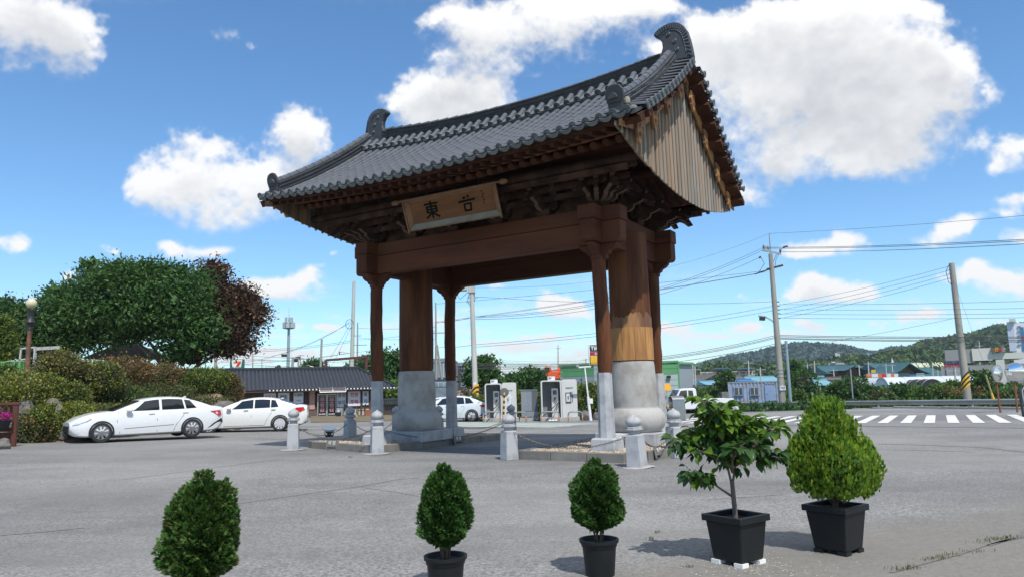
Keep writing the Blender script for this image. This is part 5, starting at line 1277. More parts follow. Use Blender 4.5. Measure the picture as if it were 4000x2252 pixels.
# ------------------------------------------------------------------ left: bank, hedge, rocks, trees
M['sh_g']=fmat('shrub_green',(.06,.12,.022),(.04,.085,.02),.22,.5);M['sh_y']=fmat('shrub_golden',(.24,.25,.035),(.16,.19,.03),.25,.4)
M['sh_r']=fmat('shrub_reddish',(.24,.10,.04),(.17,.10,.04),.2,.5);M['sh_b']=fmat('shrub_olive',(.14,.12,.05),(.09,.085,.035),.2,.5)
M['tr_g']=fmat('tree_green',(.045,.115,.028),(.03,.08,.022),.25,.5);M['tr_l']=fmat('tree_light_green',(.085,.175,.03),(.06,.13,.025),.28,.4)
M['tr_m']=fmat('maroon_leaves',(.085,.045,.025),(.045,.028,.018),.2,.55);M['tr_y']=fmat('yellow_green_leaves',(.16,.2,.03),(.1,.15,.025),.3,.4)
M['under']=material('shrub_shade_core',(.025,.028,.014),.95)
def mixleaf(name,C,Nn,size,asp,mats,pr,parent,t=None,spread=.75,up=.15):
    n=len(C);r=rng.normal(size=(n,3));d=unit(Nn*(1-spread)+r*spread*.8+np.array([0,0,up]));s=unit(np.cross(d,rng.normal(size=(n,3))));L_=size*rng.uniform(.6,1.35,(n,1))
    v,f,tt=leafquads(C,d*L_,s*L_*asp,t);mi=rng.choice(len(mats),n,p=pr) if len(mats)>1 else None
    return arrmesh(name,v,f,mats,parent,mi,cols=tt)
def shrub(label,px,py,wpx,hpx,d,mats,pr,size=.10,n=2600,name='shrub',depth=.9,cat='shrub',seed=1,group=None):
    c=P(px,py,d);rx=wpx*d/F_/2;rz_=hpx*d/F_/2;ry=rx*depth
    g=Vector((c.x,c.y,c.z-rz_*.95));t=thing(name,label,cat,g,0,group)
    C,Nn,tt=clumps(max(60,n//14),14,(0,0,rz_*.95),(rx*.93,min(ry,1.6),rz_*.93),max(.25,rx*.22),.3,seed,.12)
    # patchy colour: choose material by clump
    mi=np.repeat(rng.choice(len(mats),len(C)//14,p=pr),14);k=rng.random(len(C))<.25;mi=np.where(k,rng.choice(len(mats),len(C),p=pr),mi)
    dd=unit(Nn*.5+rng.normal(size=(len(C),3))*.6+np.array([0,0,.25]));s=unit(np.cross(dd,rng.normal(size=dd.shape)));L_=size*rng.uniform(.6,1.35,(len(C),1))
    v,f,t4=leafquads(C,dd*L_,s*L_*.55,tt);arrmesh('foliage',v,f,mats,t,mi,cols=t4)
    mb=MB();mb.T=Matrix.Translation((0,0,rz_*.9))@Matrix.Diagonal((rx*.66,min(ry,1.6)*.55,rz_*.7,1));mb.lathe([(.0001,-1),(.6,-.8),(.95,-.3),(1,.1),(.8,.6),(.4,.9),(.0001,1)],10);mb.build('shade_core',M['under'],t)  # solid dark core: the shade inside the shrub as a colour
    return t
# earth bank
def dmap(px):return 26.8+8.6*min(1,max(0,(px-330)/300))
def bank_h(x,y):
    px=2000+F_*x/y;t=min(1,max(0,(y-dmap(px)+1.5)/3.4));e=min(1,max(0,(935-px)/70));return gz(x,y)+ (1.75*t*t*(3-2*t))*e
bk=sheet('earth_bank',-45,-7,23,48,110,80,lambda x,y:bank_h(x,y)+.02 if bank_h(x,y)-gz(x,y)>.03 else gz(x,y)-.03,M['soil'])
G_,Y_,RR_,B_=M['sh_g'],M['sh_y'],M['sh_r'],M['sh_b']
L3=[G_,Y_,B_]
for a in (("rounded golden-green shrub directly under the lamp post",105,1520,330,170,27.6,[Y_,G_,B_],[.55,.25,.2]),
 ("low brown and green shrub beside the wooden railing",140,1680,215,180,26.6,[B_,G_,RR_],[.45,.35,.2]),
 ("shrub with a yellow-green crown between two grey rocks",190,1625,150,120,26.8,[Y_,G_],[.7,.3]),
 ("bright lime shrub just in front of the nearest sedan's nose",285,1635,150,150,27.0,[Y_,G_],[.75,.25]),
 ("small rounded green shrub up the bank above the lime shrub",275,1545,130,120,28.2,[G_,Y_,B_],[.5,.3,.2]),
 ("tall grassy brown tuft to the right of the lamp post",235,1430,190,150,29,[B_,Y_],[.75,.25]),
 ("mottled olive shrub left of centre on the bank top",370,1470,240,170,29.4,[B_,G_,Y_],[.45,.3,.25]),
 ("rust-tipped shrub under the green tree",480,1440,260,130,30,[RR_,B_,G_],[.45,.35,.2]),
 ("dark green part of the bank above the first car's bonnet",450,1545,300,130,28.6,[G_,B_],[.7,.3]),
 ("reddish brown shrub row below the tree trunk",620,1460,260,120,30,[RR_,B_,G_],[.4,.35,.25]),
 ("dark olive shrub above the first car's roof",640,1530,280,110,29,[B_,G_],[.5,.5]),
 ("bright green end of the clipped hedge",800,1480,230,130,30.4,[G_,Y_],[.6,.4]),
 ("brownish twiggy shrub at the right end of the hedge",895,1520,100,160,31,[B_,RR_],[.8,.2]),
 ("low brown ground shrub behind the second white sedan",780,1565,280,60,29.5,[B_,G_],[.75,.25]),
 ("green shrub at the far left beside the green fence",15,1480,120,130,28.5,[G_,Y_],[.8,.2]),
 ("faded low shrub behind the first car's windscreen",400,1605,260,70,27.8,[B_,G_,Y_],[.5,.25,.25])):
    a=list(a);a[2]+=10;a[3]*=.84;a[4]*=.84;a[5]=a[5]-27.6+dmap(a[1])+(.0 if a[1]<330 else -.6);shrub(*a,n=8600,seed=a[1]*.01)
def rock(label,px,py,wpx,hpx,d,seed):
    c=P(px,py,d);rx=wpx*d/F_/2;rz_=hpx*d/F_/2;r=random.Random(seed);mb=MB();mb.T=Matrix.Diagonal((rx,rx*.8,rz_,1))
    k=9;vs=[];prof=[(.3,-1),(.85,-.75),(1,-.2),(.95,.3),(.7,.75),(.25,1)]
    for rr_,z in prof:
        for i in range(k):
            a=2*PI*i/k;q=rr_*r.uniform(.78,1.15);vs.append((q*math.cos(a),q*math.sin(a),z*r.uniform(.92,1.05)))
    fs=[(j*k+i,j*k+(i+1)%k,(j+1)*k+(i+1)%k,(j+1)*k+i) for j in range(5) for i in range(k)]+[tuple(range(k-1,-1,-1)),tuple(5*k+i for i in range(k))]
    o=mb.add(vs,fs).build('rock',M['rock'],None,bevel=.02);o.location=(c.x,c.y,c.z);return tag(o,label,'rock')
rock('pale grey boulder behind the wooden railing post',98,1605,70,90,25.9,1);rock('tall narrow grey rock between two shrubs on the bank',228,1650,42,150,25.8,2);rock('dark low rock at the foot of the left bank',70,1700,130,110,25.6,3)
rock('small brown stone under the lime shrub',248,1695,40,50,25.7,4);rock('brownish rock half hidden high on the bank',205,1578,60,50,26.2,5);rock('dark stone at the right foot of the hedge bank',880,1600,120,70,34.5,6)
rock('smooth dark boulder at the bottom left frame edge',12,1735,60,50,22,7)
# lamp post
d=28.4;b=P(100,1530,d);tp=P(118,1184,d)
t=thing('lamp_post','rusty black lamp post with a cream globe among the shrubs','street lamp',(b.x,b.y,b.z-.3))
M['rust']=material('rusty_iron',(.09,.045,.03),.8,c2=(.05,.04,.035),scale=3,c3=(.28,.11,.05),c3scale=1.5,c3amt=.6)
h=tp.z-b.z+.3
MB().lathe([(.16,0),(.16,.15),(.12,.2),(.115,h*.28),(.15,h*.285),(.15,h*.30),(.11,h*.33),(.09,h*.34),(.075,h*.72)],14).build('column',M['rust'],t,True)
MB().lathe([(.075,h*.72),(.10,h*.725),(.085,h*.745),(.09,h*.76),(.13,h*.79),(.19,h*.80),(.17,h*.815),(.12,h*.84),(.11,h*.88),(.14,h*.905),(.16,h*.93),(.0001,h*.935)],14).build('capital',M['black'],t,True)
mb=MB();mb.T=Matrix.Translation((0,0,h));mb.lathe([(.195*math.sin(a),-.195*math.cos(a)) for a in [PI*i/14 for i in range(15)]],20);mb.build('globe',material('cream_globe',(.62,.54,.35),.25,coat=.4),t,True)
# trees
def tree(label,base,blobs,mats,pr,leaf=.16,n=9000,trunks=None,name='tree',clump=.55,asp=.5,tr=.16,barkm=None,up=.05,shell=.5,cat='tree',group=None,flatc=.6):
    t=thing(name,label,cat,base,0,group);tot=sum(b[3]*b[4]*b[5] for b in blobs)**1.0;Cs=[];Ns=[];Ts=[]
    for i,b in enumerate(blobs):
        k=max(4,int(n/16*(b[3]*b[4]*b[5])/tot));C,Nn,tt=clumps(k,16,b[:3],b[3:6],clump,shell,i+1.3,.2,flatc);Cs.append(C);Ns.append(Nn);Ts.append(tt)
    C=np.concatenate(Cs);Nn=np.concatenate(Ns);tt=np.concatenate(Ts)
    mixleaf('crown',C,Nn,leaf,asp,mats,pr,t,tt,.65,up)
    Ci=[];
    for i,b in enumerate(blobs):
        k=max(30,int(n/9*(b[3]*b[4]*b[5])/tot));dd=unit(rng.normal(size=(k,3)))*(rng.random((k,1))**.4)*.78;Ci.append(np.array(b[:3])+dd*np.array(b[3:6]))
    Ci=np.concatenate(Ci);mixleaf('inner_crown',Ci,unit(rng.normal(size=Ci.shape)),leaf*2.3,.7,[mats[0]],None,t,None,.9,0)
    bm=barkm or M['bark']
    for k,tk in enumerate(trunks or [[(0,0,0),(.05,0,blobs[0][2]*.5),(0,0,blobs[0][2])]]):
        r0=tr*(1 if k==0 else .6);MB().tube(tk,[r0*(1-.7*i/(len(tk)-1)) for i in range(len(tk))],8).build('trunk' if k==0 else 'limb',bm,t,True)
    return t
def blob(px,py,wpx,hpx,d,base,dy=0,depth=.8):
    c=P(px,py,d)-base;return (c.x,c.y+dy,c.z,wpx*d/F_/2,wpx*d/F_/2*depth,hpx*d/F_/2)
d=39;base=P(655,1440,d);base.z-=.3
tree('broad dark green feathery-leaved tree on the bank behind the white sedans',base,[blob(500,1190,400,300,d,base),blob(330,1240,310,240,d,base,-.3),blob(690,1195,270,300,d,base,-.2),blob(480,1080,250,120,d,base),blob(610,1090,220,120,d,base),blob(250,1180,170,120,d,base),blob(780,1290,170,180,d,base),blob(250,1340,150,80,d,base),blob(700,1370,130,90,d,base),blob(600,1050,110,50,d,base),blob(205,1150,60,40,d,base),blob(390,1090,110,80,d,base),blob(350,1040,50,26,d,base),blob(690,1060,60,30,d,base)],
    [M['tr_g'],M['tr_l']],[.6,.4],.24,44000,[[(0,0,0),(-.1,0,.6),(.1,0,1.2),(.5,.1,2.2)],[(-.05,0,.3),(-.8,.1,1.0),(-2.0,.2,2.0)],[(0,0,.4),(.7,0,1.0),(1.6,0,1.7)],[(-.2,0,.6),(-.9,0,1.6),(-1.6,0,2.6)]],clump=.75,asp=.38,tr=.2)
d=41;base=P(760,1440,d);base.z-=.2
tree('maroon-leaved maple to the right of the big green tree',base,[blob(870,1240,260,260,d,base),blob(820,1080,150,120,d,base),blob(930,1170,150,130,d,base),blob(970,1230,150,120,d,base),blob(900,1340,180,100,d,base),blob(800,1330,200,120,d,base),blob(1000,1225,80,50,d,base),blob(845,1060,90,60,d,base),blob(730,1390,150,50,d,base)],
    [M['tr_m'],M['sh_r']],[.92,.08],.21,22000,[[(0,0,0),(.4,0,1.0),(1.2,0,2.2)],[(0,0,.3),(.9,0,.8),(1.9,.1,1.3)],[(.1,0,.5),(.2,0,1.8),(.9,0,3.2)]],clump=.6,asp=.4,tr=.13)
d=39;base=P(60,1450,d);base.z-=.5
tree('dark evergreen tree at the far left behind the lamp post',base,[blob(50,1320,300,240,d,base),blob(175,1345,130,140,d,base),blob(-60,1270,180,190,d,base),blob(60,1225,110,60,d,base),blob(5,1200,90,60,d,base)],[M['tr_g'],M['sh_g']],[.75,.25],.26,18000,clump=.8)
d=33;base=P(10,1450,d);tree('yellow-green sapling at the left frame edge behind the green fence',base,[blob(10,1310,90,130,d,base),blob(20,1250,50,60,d,base),blob(0,1380,100,60,d,base)],[M['tr_y'],M['sh_g']],[.6,.4],.14,2500,tr=.05,clump=.4)
# dark thatched pavilion
d=43;c=P(500,1450,d);t=thing('pavilion','dark tent-like pavilion roof half hidden under the green tree','pavilion',c)
M['thatch']=material('dark_thatch',(.05,.045,.042),.95,c2=(.03,.027,.025),scale=5,bump=.6)
w_=250*d/F_/2;h=(P(500,1337,d).z-c.z)
MB().add([(-w_,-1.6,h*.45),(w_,-1.6,h*.45),(w_,1.6,h*.45),(-w_,1.6,h*.45),(-w_*.28,0,h),(w_*.2,0,h)],[(0,1,5,4),(1,2,5),(2,3,4,5),(3,0,4),(3,2,1,0)]).build('roof',M['thatch'],t)
for sx in(-.8,-.25,.3,.85):
    for sy in(-1.3,1.3):MB().cyl((w_*sx,sy,-.6),(w_*sx,sy,h*.5),.07,n=8).build('post',M['bark'],t)
# green rail fence and pale frames
M['fgreen']=material('green_fence',(.10,.35,.07),.5);M['fgrey']=material('pale_rail',(.42,.44,.44),.5)
d=30;t=thing('green_fence','bright green vertical-bar fence at the left edge of the bank','fence',P(0,1462,d))
L_=110*d/F_;h=52*d/F_
for i in range(22):MB().box(-.012,.012,-.012,.012,0,h).build('bar',M['fgreen'],t,loc=(-.3+i*(L_+.3)/21,0,0))
for z in(.04,h*.96):MB().box(-.35,L_+.05,-.02,.02,z-.02,z+.02).build('rail',M['fgreen'],t)
d=31;t=thing('pipe_frame','grey pipe gate frame beside the lamp post behind the fence','frame',P(70,1465,d));s=d/F_
for a,b in(((0,0),(6*s,105*s)),((58*s,40*s),(60*s,106*s)),((2*s,104*s),(62*s,108*s)),((-90*s,50*s),(50*s,66*s)),((-20*s,0),(-12*s,66*s))):MB().beam((a[0],0,a[1]),(b[0],0,b[1]),.06,.06,up=(0,1,0)).build('pipe',M['fgrey'],t)
d=32;a=P(133,1361,d);b=P(233,1356,d);t=thing('white_beam','weathered white canopy edge behind the lamp post','canopy',a);v=b-a
MB().beam((0,0,0),v,.1,.14).build('edge_board',material('old_white',(.5,.5,.46),.8,c2=(.3,.3,.28),scale=4),t);MB().beam((.1,0,0),(.1,0,-1.2),.06,.06,up=(0,1,0)).build('post',M['fgrey'],t)
# wooden railing with flower trough
M['redwood']=material('red_brown_board',(.12,.035,.022),.7,c2=(.07,.022,.015),scale=3,stretch=(1,1,.3))
p=GP(52,1742);t=thing('wooden_railing','dark red wooden railing at the left frame edge','railing',p,R(8));s=p.y/F_;h=160*s
MB().box(-.07,.07,-.05,.05,0,h).build('post',M['redwood'],t,bevel=.01);MB().box(-2.4,.12,-.07,.07,h-.02,h+.07).build('top_rail',M['redwood'],t,bevel=.01)
for i in range(8):MB().box(-.035,.035,-.02,.02,h*.42,h-.02).build('baluster',M['redwood'],t,loc=(-.2-.2*i,0,0))
MB().box(-2.4,-.07,-.04,.04,h*.36,h*.44).build('mid_rail',M['redwood'],t);MB().box(-2.4,-.05,.0,.03,.1,h*.34).build('skirt_board',M['redwood'],t)
q=GP(20,1742);q.y-=.45;t=thing('flower_trough','dark trough full of magenta petunias in front of the wooden railing','planter',q)
MB().hexa([(-.5,-.12,.55),(.28,-.12,.55),(.28,.12,.55),(-.5,.12,.55)],[(-.6,-.2,.85),(.36,-.2,.85),(.36,.2,.85),(-.6,.2,.85)]).build('trough',M['pot'],t,bevel=.02)
MB().box(-.06,.06,-.06,.06,0,.55).build('stand',M['black'],t)
C=np.stack([rng.uniform(-.6,.36,900),rng.uniform(-.2,.2,900),.86+rng.random(900)*.2],1);mixleaf('blossoms',C,np.tile([0,0,1.],(900,1)),.06,.9,[fmat('magenta_petal',(.65,.02,.35),(.5,.02,.28),.3,.3),M['sh_g']],[.8,.2],t,None,.8,.4)
# ------------------------------------------------------------------ vertical-plane helper for facades
class Facade:
    def __init__(s,name,label,cat,A,B,z0,group=None):
        s.A=Vector((A.x,A.y,0));s.B=Vector((B.x,B.y,0));s.d=(s.B-s.A);s.L=s.d.length;s.d.normalize();s.n=Vector((-s.d.y,s.d.x,0));s.z0=z0
        s.t=thing(name,label,cat,(s.A.x,s.A.y,z0),math.atan2(s.d.y,s.d.x),group)
    def p(s,px,py,off=0):
        """photo pixel -> local x along the facade, local z; off = distance behind the facade plane"""
        r=Vector(ray(px,py));k=((s.A+s.n*off)-Vector((0,0,H))).dot(s.n)/r.dot(s.n);q=r*k+Vector((0,0,H));return (q-s.A).dot(s.d),q.z-s.z0
    def rect(s,name,mat,x0,y0,x1,y1,y=0,th=.04,parent=None,bevel=0):
        a=s.p(x0,y1);b=s.p(x1,y0);return MB().box(a[0],b[0],y-th,y,a[1],b[1]).build(name,mat,parent or s.t,bevel=bevel)
def perp(x0,x1,d0,d1):
    A=P(x0,1500,d0);B=P(x1,1500,d1)
    if x0>2500:
        k=B.x/B.y;t=(A.x**2+A.y**2)/(A.x*k+A.y);B=Vector((k*t,t,0))
    return A,B
def block(name,label,cat,x0,x1,ytop,d0,d1,depth,mat,z0=-1.1,group=None):
    f=Facade(name,label,cat,*perp(x0,x1,d0,d1),z0,group);h=f.p((x0+x1)/2,ytop)[1];f.h=h
    MB().box(0,f.L,0,depth,0,h).build('wall',mat,f.t);return f
# ------------------------------------------------------------------ tiled shop
M['shoptile']=material('dark_blue_roof_tile',(.018,.022,.031),.45,c2=(.03,.036,.046),scale=1.4,rnd=.1);M['ridgeb']=material('roof_ridge_blue',(.018,.025,.036),.5)
M['brown']=material('brown_board',(.10,.055,.035),.7,c2=(.06,.035,.025),scale=3);M['pink']=material('pink_stone',(.55,.33,.27),.7,c2=(.42,.24,.2),scale=8)
M['signw']=material('white_sign',(.68,.70,.74),.6);M['navy']=material('navy_letters',(.03,.035,.14),.6);M['redl']=material('red_letters',(.55,.03,.05),.6);M['bglass']=material('black_glass',(.015,.015,.017),.15)
M['alu']=material('aluminium',(.45,.44,.42),.4,.5);M['smoke']=material('smoky_canopy',(.07,.06,.07),.25);M['cream']=material('cream_wall',(.5,.45,.36),.8)
sh=Facade('shop','long low shop with a dark tiled roof and Korean signs behind the gate','shop',GD(800,54.5),GD(1497,59.5),-.22)
ez=sh.p(1300,1517)[1];rzh=sh.p(1300,1440,2.6)[1];xr=sh.p(1538,1512)[0];wl=sh.L
MB().box(-6,wl,.25,7,0,ez+.1).build('wall',M['brown'],sh.t)
# roof: stepped metal tiles, front slope, hip at the right end
x0=-6;DY=2.9;mb=MB();e0=-.55
def rp(x,t):return (x,e0+(DY-e0)*t,ez+(rzh-ez)*t)
nrow=9;tw_=.30;ncol=int((xr-x0)/tw_);cnt=0;rest=MB()
tile=MB();tile.add([(-.15,0,-.0),(-.075,-.0,.05),(0,0,.065),(.075,0,.05),(.15,0,0),(-.15,.41,.03),(-.075,.41,.075),(0,.41,.085),(.075,.41,.075),(.15,.41,.03),(-.15,0,-.05),(-.075,0,-.01),(0,0,.0),(.075,0,-.01),(.15,0,-.05)],[(i,i+1,i+6,i+5) for i in range(4)]+[(10+i,11+i,i+1,i) for i in range(4)])
tm_=tile.mesh('roof_tile');tm_.materials.append(M['shoptile']);sl=math.atan2(rzh-ez,DY-e0)
for r in range(nrow):
    for c in range(ncol):
        x=x0+tw_*(c+.5);t=r/nrow
        if x>xr-.1-(1.15*t*(DY-e0)*.62):continue
        q=rp(x,t);vis=x>1.0
        if vis and cnt<300 and c>ncol-37:put('roof_tile',tm_,Matrix.Translation(q)@Matrix.Rotation(sl,4,'X'),sh.t);cnt+=1
        else:
            rest.T=Matrix.Translation(q)@Matrix.Rotation(sl,4,'X');rest.add([tuple(v.co) for v in tm_.vertices],[tuple(p.vertices) for p in tm_.polygons]);rest.T=None
o=rest.build('roof_tiles_beyond',M['shoptile'],sh.t);tag(o,kind='stuff')
hx=xr-1.15*(DY-e0)*.62
MB().add([rp(x0,0),rp(xr,0),rp(hx,1),rp(x0,1),(xr,DY*2,ez)],[(0,1,2,3),(1,4,2)]).build('roof_deck',M['ridgeb'],sh.t)
MB().box(x0,hx+.1,DY-.16,DY+.16,rzh-.02,rzh+.22).build('ridge',M['ridgeb'],sh.t,bevel=.03);MB().beam((xr+.05,e0,ez+.08),(hx,DY,rzh+.1),.16,.14).build('hip_ridge',M['ridgeb'],sh.t)
cap_=MB();cap_.T=Matrix.Rotation(PI/2,4,'X');cap_.lathe([(.065,0),(.065,.03),(.03,.045),(.0001,.045)],10);cm=cap_.mesh('eave_stud',True);cm.materials.append(material('white_stud',(.7,.72,.75),.4))
xx=xr-.1
while xx>sh.p(1040,1520)[0]:
    inst('eave_stud',cm,sh.t,(xx,e0-.02,ez-.02));xx-=.268
MB().box(x0,xr,e0,e0+.04,ez-.14,ez-.06).build('eave_board',M['brown'],sh.t)
for i,x in enumerate((1195,1205,1355,1412,1446,1490)):
    a=sh.p(x,1600)[0];MB().box(a-.07,a+.07,.1,.24,0,ez).build('pillar',M['brown'],sh.t)
sh.rect('pink_panel',M['pink'],1207,1525,1231,1597,.20);sh.rect('stone_dado',material('brown_stone',(.16,.11,.085),.85,c2=(.1,.075,.06),scale=6,bump=.5),1207,1600,1238,1636,.18,.1)
sh.rect('lower_wall',M['cream'],1315,1592,1497,1628,.22,.06)
def sign(x0,y0,x1,y1,lines,name='sign_panel'):
    o=sh.rect(name,M['signw'],x0,y0,x1,y1,.20,.05);a=sh.p(x0,y1);b=sh.p(x1,y0);w_=b[0]-a[0];h=b[1]-a[1];n=len(lines)
    for i,(s,m_,k) in enumerate(lines):
        text(s,'lettering',m_,o,h/n*.62*k,((a[0]+b[0])/2,.138,b[1]-h*(i+.5)/n),depth=.004,bold=.02,xs=min(1.0,w_/(len(s)*h/n*.62*k)*.95))
sign(1086,1531,1131,1573,[('개발(주)',M['navy'],.9)]);sign(1147,1530,1186,1574,[('컨설팅',M['navy'],.9),('634-8300',M['navy'],.35)]);sign(1318,1527,1353,1587,[('공장',M['navy'],1),('부지',M['navy'],1)])
sign(1360,1525,1410,1584,[('전원',M['redl'],1),('주택',M['redl'],1)]);sign(1418,1525,1441,1580,[('토',M['navy'],1),('지',M['navy'],1)]);sign(1448,1526,1490,1575,[('매매',M['navy'],1),('상담',M['redl'],1)]);sign(1030,1533,1078,1573,[('부동산',M['redl'],.9)])
o=sh.rect('door_frame',M['alu'],1239,1534,1315,1634,.12,.10)
for a,b in((1243,1274),(1280,1311)):
    g=sh.rect('door',M['bglass'],a,1540,b,1628,.02,.03);c=sh.p((a+b)/2,1600);h=sh.p(a,1540)[1]
    for i,s in enumerate('부동산'):
        z=h-.42-.38*i
        text(s,'lettering_edge',M['signw'],g,.40,(c[0],-.012,z),depth=.002,bold=.04);text(s,'lettering',M['redl'],g,.40,(c[0],-.018,z),depth=.002,bold=.01)
    text('634-8300' if a>1260 else '636-8300','phone_number',M['signw'],g,.155,(c[0],-.014,h-1.52),depth=.002,bold=.02,xs=.85);text('공인' if a<1260 else '중개사무소','small_lettering',M['signw'],g,.11,(c[0],-.014,h-.13),depth=.002)
    MB().tube([(sh.p(1274 if a<1260 else 1280,1580)[0],-.06,.8),(sh.p(1274 if a<1260 else 1280,1580)[0],-.06,1.25)],.02,6).build('door_handle',M['steel'],g)
# awning
a=sh.p(1244,1533);b=sh.p(1345,1533);mb=MB();n=8
for j in range(2):
    xa=a[0]+(b[0]-a[0])*j/2+.02;xb=a[0]+(b[0]-a[0])*(j+1)/2-.02;vs=[]
    for i in range(n+1):
        t=i/n*PI/2;y=.0-.85*math.sin(t);z=a[1]+.05+.42*math.cos(t);vs+=[(xa,y,z),(xb,y,z)]
    MB().add(vs,[(2*i,2*i+1,2*i+3,2*i+2) for i in range(n)]).build('canopy_sheet',M['smoke'],sh.t,True)
for j in range(3):
    xa=a[0]+(b[0]-a[0])*j/2;MB().tube([(xa,-.86*math.sin(i/n*PI/2),a[1]+.05+.43*math.cos(i/n*PI/2)) for i in range(n+1)],.028,6).build('canopy_rib',M['alu'],sh.t)
MB().tube([(a[0],-.87,a[1]+.05),(b[0],-.87,a[1]+.05)],.03,6).build('canopy_rail',M['alu'],sh.t)
# porch apron, chairs, table, boxes in front of the shop
ap=[GP(1215,1648),GP(1440,1645),GP(1560,1640),GD(1560,58.5),GD(1215,56.8)]
o=MB().add([(p.x,p.y,gz(p.x,p.y)+(.02 if i<3 else .16)) for i,p in enumerate(ap)],[(0,1,2,3,4)]).build('porch_slope',material('earthen_porch',(.20,.13,.08),.9,c2=(.12,.11,.07),scale=1.2,c3=(.09,.11,.05),c3scale=.6,c3amt=.6));tag(o,kind='structure')
def chair(px,d,rz,label):
    t=thing('armchair',label,'chair',GD(px,d)+Vector((0,0,.12)),rz)
    MB().box(-.25,.25,-.25,.25,.40,.46).build('seat',M['black'],t);MB().hexa([(-.25,.22,.46),(.25,.22,.46),(.25,.27,.46),(-.25,.27,.46)],[(-.23,.30,.92),(.23,.30,.92),(.23,.34,.92),(-.23,.34,.92)]).build('backrest',M['black'],t,bevel=.02)
    for sx in(-1,1):
        MB().tube([(sx*.27,-.25,0),(sx*.27,-.22,.62),(sx*.27,.2,.64),(sx*.25,.28,.5)],.022,6).build('arm_rest',M['brown'],t);MB().beam((sx*.25,.25,0),(sx*.24,.24,.42),.04,.04,up=(0,1,0)).build('leg',M['brown'],t)
chair(1412,56.0,R(-70),'black armchair with brown arms right of the small table on the shop porch');chair(1362,56.6,R(60),'black armchair behind the second bollard on the shop porch')
t=thing('small_table','small dark round table between the porch chairs','table',GD(1394,56)+Vector((0,0,.12)));MB().lathe([(.40,.70),(.42,.71),(.42,.735),(.0001,.74)],18).build('tabletop',M['black'],t);MB().lathe([(.22,0),(.2,.03),(.05,.06),(.045,.70)],12).build('pedestal',M['alu'],t,True)
for px,d,w_,h,m_,lab in((1329,56.2,.40,.62,M['concrete'],'grey box with blue and white labels right of the shop door'),(1440,56.8,.5,.45,material('orange_crate',(.35,.13,.06),.7),'orange brown crate at the right of the porch'),(1322,55.6,.3,.3,M['black'],'low black bin beside the shop door')):
    t=thing('porch_box',lab,'box',GD(px,d)+Vector((0,0,.1)));MB().hexa([(-w_/2,-.2,0),(w_/2,-.2,0),(w_/2,.2,0),(-w_/2,.2,0)],[(-w_/2-.02,-.22,h),(w_/2+.02,-.22,h),(w_/2+.02,.22,h),(-w_/2-.02,.22,h)]).build('box_body',m_,t,bevel=.015)
    MB().box(-w_/2-.03,w_/2+.03,-.23,.23,h,h+.04).build('lid',m_,t,bevel=.01)
    if w_==.4:MB().box(-.14,.0,-.235,-.22,h*.5,h*.8).build('label_sheet',M['signw'],t);MB().box(.03,.15,-.235,-.22,h*.3,h*.85).build('label_sheet',material('blue_label',(.1,.3,.6),.6),t)
# roof clutter: seven-eleven board, billboard frame, box
f=Facade('roadside_sign','white and green convenience store sign board above the shop roof','sign',P(900,1400,74),P(956,1400,74),0)
a=f.p(900,1440);b=f.p(956,1401);w_=b[0]-a[0];h=b[1]-a[1]
M['sgreen']=material('sign_green',(.02,.13,.075),.5);M['sor']=material('sign_orange',(.75,.17,.03),.5);M['sred']=material('sign_red',(.65,.03,.03),.5);M['swh']=material('sign_white',(.75,.76,.78),.5)
MB().box(0,w_,-.1,.1,a[1],b[1]).build('board',M['sgreen'],f.t);MB().prism([(w_*.12,b[1]-h*.06),(w_*.22,a[1]),(w_*.78,a[1]),(w_*.88,b[1]-h*.06)],((0,-.12,0),(1,0,0),(0,0,1)),.04).build('white_face',M['swh'],f.t)
MB().prism([(w_*.27,b[1]-h*.2),(w_*.74,b[1]-h*.2),(w_*.70,b[1]-h*.40),(w_*.27,b[1]-h*.40)],((0,-.155,0),(1,0,0),(0,0,1)),.02).build('numeral_bar',M['sor'],f.t)
MB().prism([(w_*.58,b[1]-h*.40),(w_*.76,b[1]-h*.2),(w_*.80,b[1]-h*.2),(w_*.80,b[1]-h*.38),(w_*.62,b[1]-h*.74),(w_*.44,b[1]-h*.74)],((0,-.16,0),(1,0,0),(0,0,1)),.02).build('numeral_leg',M['sred'],f.t)
text('ELEVEN','lettering',M['sgreen'],f.t,h*.26,(w_*.5,-.15,b[1]-h*.86),depth=.003,bold=.02)
for x in(.3,.7):MB().box(w_*x-.1,w_*x+.1,0,.2,-1,a[1]).build('post',M['galv'],f.t)
M['dred']=material('dark_red_steel',(.12,.03,.025),.6,c2=(.08,.02,.02),scale=3)
f=Facade('billboard_frame','empty dark red steel billboard frame standing above the shop roof','frame',P(1272,1400,68),P(1435,1400,70),0)
q=[f.p(1273,1440),f.p(1273,1405),f.p(1432,1392),f.p(1430,1440)]
for i,j in((0,1),(1,2),(2,3)):MB().beam((q[i][0],0,q[i][1]),(q[j][0],0,q[j][1]),.22,.22,up=(0,1,0)).build('frame_bar',M['dred'],f.t)
f=Facade('roof_sign','low dark backed sign panel on the shop ridge','sign',P(1270,1400,62),P(1355,1400,62.5),0);f.rect('panel',M['dred'],1272,1432,1348,1441,0,.2);f.rect('panel_edge',M['galv'],1349,1430,1352,1441,0,.2)
f=Facade('chimney_box','small dark box on the shop ridge left of the antenna tower','box',P(1080,1400,60),P(1098,1400,60),0);f.rect('box_body',M['black'],1081,1429,1098,1441,0,.5);f.rect('cap',M['dred'],1086,1424,1096,1430,0,.3)
